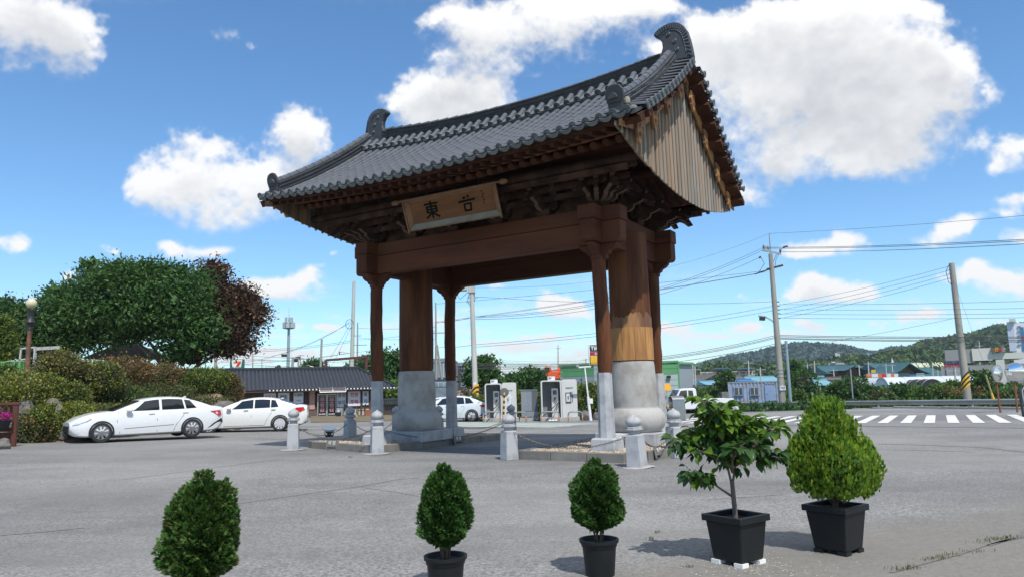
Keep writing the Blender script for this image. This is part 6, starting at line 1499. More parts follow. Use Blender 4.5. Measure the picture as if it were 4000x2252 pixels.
# tile-capped brick wall right of the shop
M['brickd']=material('dark_brick',(.075,.055,.05),.9,rnd=.3);M['mort']=material('grey_joint',(.16,.15,.14),.95)
f=Facade('courtyard_wall','low dark brick wall with a tiled cap right of the shop','wall',GD(1498,58),GD(1572,58.5),-.25);h=f.p(1530,1578)[1];zb_=0
MB().box(0,f.L+.8,.02,.3,0,h).build('wall_core',M['mort'],f.t);bm_=MB().box(-.105,.105,0,.04,-.032,.032).mesh('brick');bm_.materials.append(M['brickd']);r=0;z=.05
while z<h:
    x=.11+(.11 if r%2 else 0)
    while x<f.L+.7:
        if r*30+1<9999:inst('brick',bm_,f.t,(x,-.015,z))
        x+=.225
    z+=.078;r+=1
for i in range(16):
    mb=MB();x=i*.16;mb.tube([(x,-.3,h-.02),(x+.0,.15,h+.32)],.06,6);mb.build('cap_tile',M['shoptile'],f.t)
MB().box(-.1,f.L+.9,.05,.3,h+.28,h+.48).build('cap_ridge',M['shoptile'],f.t,bevel=.03)
# ------------------------------------------------------------------ poles and wires
M['pole']=material('concrete_pole',(.36,.34,.30),.85,c2=(.26,.25,.22),scale=2,stretch=(1,1,.2));M['polew']=material('pale_concrete_pole',(.50,.50,.46),.85,c2=(.38,.38,.35),scale=2,stretch=(1,1,.2));M['steelb']=material('bluish_steel_pole',(.28,.36,.40),.5,.3);M['cable']=material('black_cable',(.06,.065,.07),.6);M['insul']=material('brown_insulator',(.08,.035,.03),.4)
def pole(name,label,pb,pt,d,r0,r1,mat,cat='utility pole',group=None,z0=None):
    b=P(*pb,d);t_=P(*pt,d);t=thing(name,label,cat,(b.x,b.y,b.z if z0 is None else z0),0,group);v=t_-t.location
    MB().cyl((0,0,0),v,r0,r1,14).build('shaft',mat,t,True);t_top=v
    return t,v
def atv(v,f):return v*f
def stepbolts(t,v,a,b,n,r):
    for i in range(n):
        p=v*(a+(b-a)*i/n);s=1 if i%2 else -1;MB().cyl(p,p+Vector((s*(r+.14),0,0)),.012,n=5).build('step_bolt',M['galv'],t)
t,v=pole('utility_pole','tall bare pale concrete pole rising behind the shop roof',(1372,1520),(1383,1098),82,.27,.17,M['polew']);stepbolts(t,v,.45,.98,9,.16)
MB().tube([v*.60+Vector((-.35+.45*math.cos(a),-.2,.55*math.sin(a))) for a in [i*.7 for i in range(9)]],.03,5).build('cable_coil',M['cable'],t)
t,v=pole('utility_pole','thin steel pole with crossarms just right of the tall bare pole',(1395,1520),(1397,1258),95,.14,.08,M['pole'])
for z,l in((.66,1.3),(.48,2.0),(.34,1.3),(.8,.5)):MB().beam(v*z+Vector((-.5,0,0)),v*z+Vector((l,0,0)),.09,.09).build('crossarm',M['galv'],t)
t,v=pole('utility_pole','slim pole left of the tall bare pole carrying a street light arm',(1249,1520),(1257,1322),80,.14,.11,M['pole'])
MB().tube([v*.40,v*.42+Vector((-.7,0,.12)),v*.43+Vector((-1.3,0,.25))],.035,6).build('lamp_arm',M['galv'],t);MB().box(-1.55,-1.2,-.1,.1,0,.08).build('lamp_head',M['galv'],t,loc=v*.43+Vector((0,0,.25)))
t=thing('street_lamp','street light arm reaching left from the tall bare pole','street lamp',P(1368,1376,81));MB().tube([(0,0,0),(-.6,0,.1),(-1.0,0,.12)],.035,6).build('lamp_arm',M['galv'],t);MB().box(-1.3,-.95,-.1,.1,.08,.15).build('lamp_head',M['galv'],t);MB().box(-1.25,-1.15,-.05,.05,-.15,.08).build('lamp_driver',M['black'],t)
for lab,pb,pt,d,r0,r1 in(('dark leaning short pole with a coil behind the shop ridge',(1138,1480),(1145,1393),75,.16,.12),('thin pole with a small black camera box behind the shop ridge',(1163,1480),(1166,1396),78,.08,.07),('slim far lamp pole left of the antenna tower',(986,1480),(988,1378),90,.08,.06),
    ('slender curved-top pole right of the camera pole',(1171,1480),(1174,1384),92,.09,.05),('faint pole at the left behind the maroon tree',(843,1480),(842,1385),85,.2,.17),('small twin-arm far lamp pole',(1022,1480),(1023,1404),110,.06,.05)):
    t,v=pole('utility_pole',lab,pb,pt,d,r0,r1,M['pole'])
    MB().beam(v*.97+Vector((-.4,0,0)),v*.97+Vector((.5,0,0)),.07,.07).build('crossarm',M['galv'],t)
    if 'camera' in lab:MB().box(-.6,-.1,-.15,.15,-.1,.25).build('camera_box',M['black'],t,loc=v*.85)
# antenna tower
d=100;b=P(1124,1480,d);tp=P(1128,1284,d);s=d/F_;t=thing('antenna_tower','telecom mast with stacked grey antenna panels behind the shop','antenna tower',b);v=tp-b
MB().cyl((0,0,0),v,.24,.17,14).build('mast',M['steelb'],t,True);MB().cyl(v,v+Vector((0,0,86*s)),.05,.02,6).build('lightning_rod',M['galv'],t)
MB().lathe([(.3,0),(.82,.12),(.82,.2),(.3,.2)],10).build('lower_platform',M['steelb'],t,loc=v)
M['ant']=material('antenna_grey',(.36,.42,.46),.5)
for i in range(8):
    a=i*PI/4+.2;MB().box(-.18,.18,-.06,.06,.15,.15+22*s).build('antenna_panel',M['ant'],t,loc=v+Vector((.78*math.cos(a),.78*math.sin(a),0)),rot=(0,0,a+PI/2))
for i in range(5):
    a=i*PI/2.5+.5;MB().box(-.15,.15,-.05,.05,24*s,46*s).build('antenna_panel',M['ant'],t,loc=v+Vector((.5*math.cos(a),.5*math.sin(a),0)),rot=(0,0,a+PI/2))
MB().lathe([(.5,0),(.55,.05),(.5,.1)],10).build('upper_ring',M['steelb'],t,loc=v+Vector((0,0,23*s)));MB().box(-.9,-.2,-.2,.2,0,.35).build('camera_box',M['black'],t,loc=v*.45)
for i in range(12):MB().box(.2,.5,-.02,.02,0,.03).build('ladder_rung',M['galv'],t,loc=v*(.3+.055*i))
# main middle pole by the charging bay
t,v=pole('utility_pole','stout pale concrete pole with transformer cans behind the charging bay',(1858,1560),(1842,1118),56,.23,.17,M['polew']);stepbolts(t,v,.3,.9,10,.17)
for x,w_,z in((-.62,.50,-.35),(.0,.56,-.55)):MB().box(x-w_/2,x+w_/2,-.25,.25,0,1.0).build('transformer_can',M['polew'],t,loc=v+Vector((0,0,z)),bevel=.05)
MB().beam(v*.90+Vector((-.4,0,0)),v*.90+Vector((.5,0,0)),.08,.08).build('crossarm',M['galv'],t);MB().beam(v*.86+Vector((-.5,0,0)),v*.86+Vector((.2,0,0)),.06,.06).build('crossarm',M['galv'],t)
for q in([(-.1,0,-.3),(-.9,-.1,-1.0),(-1.5,-.1,-.2)],[(.2,0,-.3),(.25,0,-1.0),(.1,0,-1.6)],[(-.2,0,-.6),(-.35,0,-1.2),(0,0,-1.7)]):MB().tube([v+Vector(p) for p in q],.025,5).build('hanging_cable',M['cable'],t)
MB().box(-.12,.12,-.24,-.21,0,.3).build('number_sheet',M['signw'],t,loc=v*.12)
M['hyel']=material('hazard_yellow',(.75,.42,.02),.6)
def stripes(t,c,r,h,n=5,tilt=.25):
    for i in range(n):
        z=i*h/n;mb=MB();k=12;vs=[]
        for j in range(k+1):
            a=2*PI*j/k;zz=z+tilt*math.cos(a+.8);vs+=[(r*math.cos(a),r*math.sin(a),zz),(r*math.cos(a),r*math.sin(a),zz+h/n)]
        mb.add(vs,[(2*j,2*j+2,2*j+3,2*j+1) for j in range(k)]);mb.build('hazard_band',M['hyel'] if i%2==0 else M['black'],t,loc=c)
stripes(t,v*.015,.27,.85)
t,v=pole('utility_pole','thin double pole with a crossarm between the left columns',(1704,1480),(1702,1180),75,.15,.07,M['pole']);MB().beam(v*.60+Vector((-.9,0,0)),v*.60+Vector((1.0,0,0)),.1,.1).build('crossarm',M['galv'],t);MB().cyl((.6,0,0),v*.45+Vector((.1,0,0)),.13,.1,8).build('stay_post',M['pole'],t)
for lab,pb,pt,d in(('thin brown far pole with crossarm behind the first charger',(1954,1500),(1953,1395),95),('tiny far pole left of the charger pole',(1922,1480),(1923,1412),120),('short far pole with a lamp above the second charger',(2180,1440),(2180,1345),130),('small pole on the green warehouse edge',(2289,1430),(2289,1398),120)):
    t,v=pole('utility_pole',lab,pb,pt,d,.11,.07,M['pole']);MB().beam(v*.85+Vector((-.5,0,0)),v*.85+Vector((.5,0,0)),.08,.08).build('crossarm',M['galv'],t)
def cables(label,pairs,sag=.6,r=.022,group=None):
    a0=P(*pairs[0][0]);t=thing('overhead_cables',label,'cables',a0,0,group)
    for a,b in pairs:
        A=P(*a);B=P(*b)
        if b[0]>4000:B=A.lerp(B,2.2)
        mid=sag*(B-A).length/60;MB().tube([A.lerp(B,i/14)+Vector((0,0,-mid*4*(i/14)*(1-i/14)))-a0 for i in range(15)],r*.8,4,False).build('wire',M['cable'],t)
# ------------------------------------------------------------------ charging bay
M['evgrey']=material('charger_shell',(.58,.58,.56),.5,c2=(.52,.52,.50),scale=2);M['evin']=material('charger_inner',(.20,.21,.23),.6);M['evdark']=material('charger_dark',(.05,.055,.065),.4);M['screen']=material('dark_screen',(.02,.035,.06),.1)
M['mband']=material('orange_reflector',(.8,.25,.03),.4)
def kiosk(x0,x1,xs,ytop,ybot,d,label,lab2):
    """shell: open box seen from the front-left; front opening x0..xs, right side panel xs..x1"""
    s=d/F_;b=P(x0,ybot,d);z0=gz(b.x,d);h=P(x0,ytop,d).z-z0;W_=(x1-x0)*s;wf_=(xs-x0)*s;t=thing('charging_kiosk',label,'charging booth',(b.x,d,z0),R(0))
    dep=1.0;th=.07;MB().box(-.05,W_+.1,-.15,dep+.2,0,.20).build('plinth',M['concrete'],t,bevel=.01)
    def arch(x0,x1,z1,r,n=5):
        pts=[(x0,.2)]
        for i in range(n+1):
            a=PI-PI/2*i/n;pts.append((x0+r+r*math.cos(a),z1-r+r*math.sin(a)))
        for i in range(n+1):
            a=PI/2-PI/2*i/n;pts.append((x1-r+r*math.cos(a),z1-r+r*math.sin(a)))
        return pts+[(x1,.2)]
    o_=arch(0,wf_,h,.13);i_=arch(th,wf_-th,h-th,.09)
    k=len(o_);vs=[(x,0,z) for x,z in o_]+[(x,0,z) for x,z in i_]+[(x,dep,z) for x,z in o_]+[(x,dep,z) for x,z in i_];fs=[]
    for i in range(k-1):fs+=[(i,i+1,k+i+1,k+i),(2*k+i,3*k+i,3*k+i+1,2*k+i+1),(i,2*k+i,2*k+i+1,i+1),(k+i,k+i+1,3*k+i+1,3*k+i)]
    MB().add(vs,fs).build('shell_hood',M['evgrey'],t,True,angle=30);MB().box(th,wf_-th,dep-.1,dep-.04,.2,h-.1).build('back_panel',M['evin'],t)
    MB().prism(arch(wf_+.012,W_,h+.02,.13),((0,dep*.5,0),(1,0,0),(0,0,1)),dep+.02).build('side_cabinet',M['evgrey'],t,bevel=.012)
    # pictogram: charger and plug
    cx=(wf_+W_)/2;cz=h*.56;w_=(W_-wf_)*.2
    for nm,mt,x0_,x1_,z0_,z1_ in(('pictogram_frame',M['signw'] if lab2 else M['evdark'],cx-w_*1.3,cx+w_*.5,cz-.32,cz+.30),('pictogram_face',M['evgrey'],cx-w_*1.05,cx+w_*.25,cz-.22,cz+.24)):MB().box(x0_,x1_,-.02 if nm.endswith('frame') else -.03,-.012,z0_,z1_).build(nm,mt,t,bevel=.003)
    MB().prism([(cx-w_*.5,cz+.1),(cx-w_*.2,cz+.1),(cx-w_*.35,cz+.0),(cx-w_*.1,cz+.0),(cx-w_*.6,cz-.16),(cx-w_*.42,cz-.03),(cx-w_*.7,cz-.03)],((0,-.035,0),(1,0,0),(0,0,1)),.01).build('bolt_symbol',M['evdark'],t)
    MB().tube([(cx+w_*.9,-.03,cz+.16),(cx+w_*.9,-.03,cz-.25)],.015,5).build('plug_symbol',M['evdark'] if not lab2 else M['signw'],t);MB().box(cx+w_*.7,cx+w_*1.1,-.03,-.015,cz+.05,cz+.18).build('plug_head',M['evdark'] if not lab2 else M['signw'],t)
    text('HUMAX EV','lettering',M['evdark'],t,.11,(cx,-.02,h*.80),depth=.003,bold=.02,xs=.75)
    # roof tag and charger unit
    MB().box(wf_*.35,wf_*.35+.42,.1,.16,h,h+.22).build('roof_tag',M['signw'],t);text('EV','lettering',M['evdark'],t,.16,(wf_*.35+.13,.095,h+.11),depth=.003,bold=.03)
    c=bpy.data.objects.new('charger_unit',None);link(c,t);c.location=(wf_*.68,.38,.2)
    hh=h*.72;MB().box(-.19,.19,-.12,.15,0,hh-.55).build('lower_body',M['evgrey'],c,bevel=.02);MB().box(-.2,.2,-.14,.16,hh-.55,hh).build('upper_body',M['evin'],c,bevel=.03);MB().box(-.11,.11,-.15,-.14,hh-.36,hh-.12).build('screen',M['screen'],c)
    MB().prism([(-.17,-.0),(.17,0),(.17,-.22),(0,-.42),(-.17,-.22)],((0,-.128,hh-.5),(1,0,0),(0,0,1)),.02).build('socket_plate',M['evin'],c);MB().lathe([(.06,0),(.05,.08),(.0001,.1)],10).build('socket',M['black'],c,loc=(0,-.14,hh-.56),rot=(PI/2,0,0))
    MB().box(.21,.36,-.1,.12,hh-.9,hh-.05).build('holster',M['black'],c,bevel=.02)
    for q in([(.3,-.12,hh-.7),(.25,-.5,.9),(-.5,-1.0,.25),(-1.1,-.9,-.12)],[(.15,-.12,hh-.9),(.1,-.45,.7),(-.3,-.9,.0),(-.6,-.8,-.17)]):
        pts=[Vector(p) for p in q];cv_=[]
        for i in range(13):
            u=i/12;cv_.append(pts[0]*(1-u)**3+pts[1]*3*u*(1-u)**2+pts[2]*3*u*u*(1-u)+pts[3]*u**3)
        MB().tube(cv_,.022,6).build('charging_cable',M['black'],c,True)
    return t
dK=42.5
kiosk(1896,2018,1961,1496,1640,dK,'left charging booth with an open grey hood and white pictogram','w')
kiosk(2117,2256,2196,1484,1641,dK-1.0,'right charging booth with an open grey hood and black pictogram','')
def hoop(x0,x1,ytop,ybot,d,label):
    a=GD(x0,d);b=GD(x1,d);w_=(b-a).length;h=P(x0,ytop,d).z-a.z;t=thing('hoop_barrier',label,'barrier',a,0,'stainless hoop barriers round the chargers');r=.14
    pts=[(0,0,0),(0,0,h-r),(r*.3,0,h-r*.3),(r,0,h),(w_-r,0,h),(w_-r*.3,0,h-r*.3),(w_,0,h-r),(w_,0,0)];MB().tube(pts,.04,10).build('hoop',M['steel'],t,True)
    for x in(0,w_):
        MB().lathe([(.044,0),(.046,.01),(.046,.09),(.044,.1)],12).build('reflective_band',M['mband'],t,loc=(x,0,h*.42));MB().lathe([(.06,0),(.06,.015)],10).build('foot_flange',M['steel'],t,loc=(x,0,0))
hoop(1886,1951,1607,1645,41,'hoop barrier before the left booth opening');hoop(2010,2052,1608,1645,41,'hoop barrier right of the left booth');hoop(2110,2180,1607,1648,40,'hoop barrier before the right booth opening');hoop(2216,2271,1607,1650,39.6,'hoop barrier at the right end of the charging bay')
for x0,x1,y,lab in((1862,1897,1641,'black and white wheel stop under the charging car'),(1930,1962,1641,'wheel stop left of the middle bollard'),(2043,2083,1641,'wheel stop before the grey cabinet'),(2090,2131,1642,'wheel stop before the right booth'),(2142,2172,1645,'wheel stop nearest the right hoop barrier')):
    a=GP(x0,y);b=GP(x1,y);t=thing('wheel_stop',lab,'wheel stop',a,0,'rubber wheel stops in the charging bay');w_=(b-a).length;MB().hexa([(0,-.08,0),(w_,-.08,0),(w_,.08,0),(0,.08,0)],[(.03,-.04,.1),(w_-.03,-.04,.1),(w_-.03,.04,.1),(.03,.04,.1)]).build('rubber_block',M['black'],t)
    for k in(.2,.5,.8):MB().box(w_*k-.07,w_*k+.07,-.075,-.05,.02,.07).build('white_mark',M['white'],t,rot=(R(-25),0,0),loc=(0,.0,.01))
f=Facade('electric_cabinet','tall blue-grey electrical cabinet between the two charging booths','cabinet',GD(2034,43),GD(2076,43),gz(0,43)+.0);h=f.p(2050,1523)[1];w_=f.L
M['cabg']=material('cabinet_grey',(.24,.27,.30),.5,c2=(.2,.225,.25),scale=1.5)
MB().box(0,w_*1.55,0,.75,.22,h).build('cabinet_body',M['cabg'],f.t,bevel=.01);MB().box(.02,w_*.98,-.02,0,h*.32,h-.04).build('door',M['cabg'],f.t,bevel=.004);MB().box(.02,w_*.98,-.02,0,.25,h*.30).build('lower_door',M['cabg'],f.t,bevel=.004);MB().box(w_*1.02,w_*1.53,-.02,0,h*.32,h-.04).build('shaded_side',material('cabinet_shade',(.10,.115,.13),.5),f.t)  # dark panel stands for the cabinet's right face, its shade put into the colour
MB().box(-.04,w_*1.58,-.05,.8,h,h+.05).build('cap',M['cabg'],f.t);MB().box(-.1,w_*1.65,-.05,.85,0,.2).build('plinth',M['concrete'],f.t)
# speaker / light pole
t,v=pole('light_mast','thin white mast with a small bar light right of the booths',(2308,1645),(2284,1432),40.5,.05,.04,M['white'],'lamp post');MB().cyl((0,0,0),v*.45,.085,.08,12).build('lower_sleeve',M['white'],t,True);MB().beam(v+Vector((-.35,0,0)),v+Vector((.35,0,.03)),.1,.08).build('bar_light',M['white'],t);MB().box(-.42,-.28,-.06,.06,0,.14).build('sensor',M['galv'],t,loc=v+Vector((-.05,0,.02)));MB().box(.05,.22,-.1,.05,0,.28).build('switch_box',M['white'],t,loc=v*.33);MB().lathe([(.16,0),(.14,.04),(.08,.05)],12).build('foot',M['white'],t)
# back of round mirror on a striped post by the left booth
t,v=pole('mirror_post','round sign seen from behind on a yellow and black post before the left booth',(1966,1650),(1970,1530),37,.045,.045,M['hyel'],'sign');
mb=MB();mb.T=Matrix.Translation(v)@Matrix.Rotation(PI/2,4,'X');mb.lathe([(.0001,-.05),(.2,-.045),(.23,0),(.21,.02),(.0001,.03)],24);mb.build('round_disc',M['galv'] if 0 else material('disc_back',(.12,.12,.12),.5),t,True)
for i in range(5):MB().cyl(v*(.1+.18*i),v*(.19+.18*i),.05,.05,12).build('hazard_band',M['black'],t,True)
# yellow disc at right of the column
t,v=pole('disc_sign','orange-yellow round disc sign on a post right of the gate column',(2610,1640),(2606,1520),37,.04,.04,M['galv'],'sign');mb=MB();mb.T=Matrix.Translation(v+Vector((0,0,.12)))@Matrix.Rotation(PI/2,4,'X');mb.lathe([(.0001,-.01),(.2,-.01),(.2,.01),(.0001,.01)],24);mb.build('disc',material('amber_disc',(.85,.40,.02),.5),t)
for i in range(4):MB().cyl(v*(.02+.14*i),v*(.10+.14*i),.05,.05,10).build('hazard_band',M['hyel'] if i%2 else M['black'],t)
# hedges behind the bay and black bagged rocks
for lab,px,py,w_,h,d in(('yellow-green hedge between the car and the left booth',1850,1590,110,90,46),('yellow-green hedge seen between the left booth and cabinet',2028,1590,60,110,47),('yellow-green hedge seen between cabinet and right booth',2100,1590,60,110,47),('large bright yellow-green hedge right of the charging booths',2310,1560,140,130,46),('bright hedge end behind the left booth',1945,1600,100,70,47.5)):
    shrub(lab,px,py,w_,h,d,[M['sh_y'],M['tr_y'],M['sh_g']],[.4,.3,.3],size=.2,n=3000,name='hedge',cat='hedge')
for i,(px,py,w_,h) in enumerate(((2285,1625,45,50),(2330,1628,30,42),(2352,1620,40,50))):rock(['dark wrapped rock left of the white mast','dark wrapped rock just right of the white mast','dark wrapped rock beside the right corner column'][i],px,py,w_,h,41.5,20+i)
# ------------------------------------------------------------------ buildings and trees beyond
M['bldgrey']=material('grey_blue_cladding',(.20,.24,.29),.6,c2=(.17,.2,.24),scale=1);M['win']=material('window_glass',(.16,.22,.27),.12,spec=.8);M['frame']=material('window_frame',(.5,.53,.55),.5)
f=block('office_building','grey-blue office building with tall windows between the left columns','building',1660,1762,1398,80,80,10,M['bldgrey'])
for a,b,y0,y1 in((1690,1706,1417,1470),(1709,1731,1417,1470),(1734,1752,1417,1470),(1694,1712,1492,1507),(1714,1732,1492,1507),(1736,1752,1492,1507),(1664,1686,1417,1470)):
    w_=f.rect('window_frame',M['frame'],a-1,y0-1,b+1,y1+1,.0,.06);f.rect('pane',M['win'],a+.5,y0+.5,b-.5,y1-.5,-.06,.02,w_)
f.rect('ledge',M['frame'],1662,1472,1760,1475,0,.25);f.rect('ledge',M['frame'],1662,1411,1760,1414,0,.15)
f=block('brown_building','dark brown and grey roof block behind the stout pole','building',1782,1845,1415,92,92,8,material('brown_cladding',(.09,.06,.055),.8,c2=(.06,.05,.05),scale=1));f.rect('cladding_panel',M['bldgrey'],1800,1450,1822,1510,0,.05);f.rect('parapet',M['cabg'],1782,1414,1845,1428,0,.15)
for i in range(5):f.rect('window',M['win'],1790+10*i,1432,1796+10*i,1440,0,.04)
d=60;base=P(1885,1560,d);tree('round-crowned dark green tree right of the stout pole',base,[blob(1885,1450,110,100,d,base),blob(1850,1480,70,60,d,base),blob(1925,1480,50,50,d,base),blob(1890,1420,60,40,d,base)],[M['tr_g'],M['tr_l']],[.6,.4],.3,5000,clump=.6,tr=.12)
for i,(lab,px,py,w_,h,d) in enumerate((('dark trees above the left booth, left group',2010,1500,90,70,90),('dark tree directly above the grey cabinet',2075,1490,80,90,85),('dark bushy tree left of the right booth roof',2115,1510,60,50,88),('tree seen between left column and corner post',1520,1450,130,170,85),('tree behind the billboard frame, right',1445,1430,90,70,95),('small round green tree above the shop ridge',1220,1440,55,50,95),('bright low bush right of the shop',1530,1540,110,60,66),('far tree behind the billboard frame, left post',1400,1440,50,50,96),('green bush right of the brick wall',1560,1560,70,60,64))):
    base=P(px,1560,d);tree(lab,base,[blob(px,py,w_,h,d,base),blob(px-w_*.2,py+h*.2,w_*.7,h*.7,d,base),blob(px+w_*.25,py-h*.15,w_*.5,h*.6,d,base)],[M['tr_g'],M['tr_l']] if 'bush' not in lab or 'dark' in lab else [M['tr_l'],M['tr_y']],[.6,.4],.42,3400,clump=1.0,name='tree',tr=.15)
c0=P(1845,1545,62);hp=thing('rubble_heap','heap of broken brown stones behind the stout pole','rubble heap',c0);M['rubble']=material('rubble_stone',(.34,.25,.18),.9,c2=(.2,.16,.13),scale=3,rnd=.3)
for i in range(40):
    r=random.Random(i);px=1785+r.random()*130;py=1548-r.random()*38*(1-abs(px-1845)/80);c=P(px,py,62+r.random()*2);mb=MB();k=6;vs=[]
    for rr_,z in((.3,-1),(1,-.4),(.9,.4),(.3,1)):
        for j in range(k):a=2*PI*j/k;q=rr_*r.uniform(.75,1.2)*.36;vs.append((q*math.cos(a)*1.3,q*math.sin(a),z*.22))
    mb.add(vs,[(j*k+i_,j*k+(i_+1)%k,(j+1)*k+(i_+1)%k,(j+1)*k+i_) for j in range(3) for i_ in range(k)]+[tuple(range(k-1,-1,-1)),tuple(3*k+i_ for i_ in range(k))]).build('stone',M['rubble'],hp,loc=c-c0,rot=(r.random()*.6,r.random()*.6,r.random()*3))
# green roofed warehouse
M['wgreen']=material('green_sheet',(.10,.30,.12),.55,c2=(.12,.34,.15),scale=1);M['wgrey']=material('grey_green_sheet',(.38,.46,.45),.6);M['wgreyd']=material('grey_sheet_side',(.27,.31,.35),.6)
def warehouse():
    t=Facade('warehouse','large warehouse clad in green over grey panels, passing behind the right columns','warehouse',P(2190,1500,82),P(2500,1500,76),-1.3);h=t.p(2300,1425)[1];hg=t.p(2300,1462)[1]
    k=9
    for i in range(k):
        z0=h*i/k;z1=h*(i+1)/k-.03;MB().box(0,t.L,0,.12,z0,z1).build('cladding_panel',M['wgreen'] if i>=k-2 else M['wgreyd'],t.t)
    MB().box(-.1,t.L+.1,-.1,14,h,h+.25).build('roof',M['wgreen'],t.t);MB().box(.2,t.L-.2,.12,14,0,h).build('inner_wall',M['wgreyd'],t.t)
    u=Facade('warehouse_wing','pale green-grey panelled warehouse end wall right of the gate column','warehouse',P(2500,1500,75.5),P(2651,1500,75),-1.3);h=u.p(2620,1415)[1];k=9
    for i in range(k):z0=h*i/k;z1=h*(i+1)/k-.04;MB().box(0,u.L,0,.12,z0,z1).build('cladding_panel',M['wgreen'] if i>=k-2 else M['wgrey'],u.t)
    MB().box(-.1,u.L+.1,-.1,12,h,h+.22).build('roof',M['wgreen'],u.t);MB().box(.2,u.L-.1,.12,12,0,h).build('inner_wall',M['wgrey'],u.t);MB().box(u.L,u.L+.15,-.05,.2,0,h).build('corner_trim',M['wgreen'],u.t)
    a=u.p(2608,1470);MB().box(a[0]-.1,a[0]+.3,-.3,0,a[1]-.1,a[1]+.15).build('wall_lamp',M['black'],u.t)
warehouse()
f=Facade('tire_sign','tall black, red and yellow pole sign reading TIRE above the warehouse','sign',P(2303,1400,72),P(2350,1400,72),-1);f.rect('black_panel',M['black'],2303,1346,2350,1372,0,.3);f.rect('red_panel',material('sign_maroon',(.35,.02,.05),.5),2303,1372,2350,1388,0,.3);f.rect('yellow_panel',M['hyel'],2303,1388,2350,1421,0,.3);f.rect('white_edge',M['swh'],2300,1345,2303,1421,0,.3)
a=f.p(2306,1360);text('TIRE','lettering',M['swh'],f.t,.52,(a[0],-.31,a[1]),align='LEFT',bold=.03,depth=.004);a=f.p(2322,1380);text('634','lettering',M['swh'],f.t,.3,(a[0],-.31,a[1]),align='LEFT',bold=.02,depth=.004);MB().box(f.L*.3,f.L*.6,-.2,.1,0,f.p(2320,1421)[1]).build('post',M['galv'],f.t)
# orange excavator boom
d=88;s=d/F_;b=P(2160,1560,d);M['exor']=material('excavator_orange',(.75,.12,.03),.45);t=thing('excavator','orange excavator behind the right charging booth, its boom folded up','excavator',b)
Q=lambda px,py:P(px,py,d)-b
MB().prism([(0,0),(1.6,0),(1.6,.9),(.9,1.0),(.7,1.5),(0,1.5)],((Q(2128,1480)),(1,0,0),(0,0,1)),1.8).build('cab',M['exor'],t,bevel=.05);MB().prism([(.05,.95),(.6,.95),(.55,1.42),(.05,1.42)],((Q(2128,1480)+Vector((0,-.92,0))),(1,0,0),(0,0,1)),.05).build('cab_window',M['bglass'],t)
for a,c,w_ in(((2160,1470),(2195,1440),.5),((2195,1445),(2192,1425),.4),((2192,1430),(2180,1445),.35),((2180,1440),(2188,1475),.3)):MB().beam(Q(*a),Q(*c),.4,w_,up=(0,1,0)).build('boom_arm',M['exor'],t,bevel=.04)
MB().box(-1,1.8,-1.2,1.2,.0,.9).build('track',M['black'],t,loc=(Q(2150,1540)));MB().box(-.4,.6,-.5,.5,0,2.2).build('turntable',M['exor'],t,loc=Q(2150,1520))
# far apartments (left centre)
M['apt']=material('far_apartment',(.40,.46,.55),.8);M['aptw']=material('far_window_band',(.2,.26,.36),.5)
for i,(x0,x1,y) in enumerate(((2106,2120,1452),(2122,2142,1437),(2144,2162,1444),(2164,2182,1439))):
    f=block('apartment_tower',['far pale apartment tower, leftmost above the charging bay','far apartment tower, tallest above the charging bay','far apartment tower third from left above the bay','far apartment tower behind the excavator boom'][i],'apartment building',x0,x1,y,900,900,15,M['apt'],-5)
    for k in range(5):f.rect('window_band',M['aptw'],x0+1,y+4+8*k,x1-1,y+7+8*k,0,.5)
# ------------------------------------------------------------------ right: guard rail, container, poles
M['railm']=material('guard_rail_steel',(.46,.48,.47),.45,.6,c2=(.38,.40,.39),scale=1.2,c3=(.3,.25,.2),c3scale=.5,c3amt=.3)
gr0=FD[0]+fn*1.3-fdir*3.2;t=thing('guard_rail','long galvanised guard rail along the far side of the road','guard rail',(gr0.x,gr0.y,gz(gr0.x,gr0.y)),math.atan2(fdir.y,fdir.x))
prof=[(0,.40),(-.07,.44),(-.07,.50),(0,.54),(0,.58),(-.07,.62),(-.07,.68),(0,.72)]
zr=lambda x:-.17+(gz(gr0.x+fdir.x*56-fn.x*1.2,gr0.y+fdir.y*56-fn.y*1.2)-gz(gr0.x,gr0.y)+0.05)*x/56
for i in range(18):
    x0,x1=i*4.0,i*4.0+4.03;vs=[(x,y-.012*(i%2),z+.1+zr(x)) for x in(x0,x1) for y,z in prof]+[(x,y+.012-.012*(i%2),z+.1+zr(x)) for x in(x0,x1) for y,z in prof]
    k=len(prof);MB().add(vs,[(j,j+1,k+j+1,k+j) for j in range(k-1)]+[(2*k+j,3*k+j,3*k+j+1,2*k+j+1) for j in range(k-1)]).build('rail_beam',M['railm'],t)
    MB().cyl((x0+.2,.12,-.2+zr(x0)),(x0+.2,.12,.78+zr(x0)),.065,n=10).build('post',M['railm'],t);MB().box(x0+.1,x0+.3,-.0,.1,.55+zr(x0),.75+zr(x0)).build('spacer',M['railm'],t)
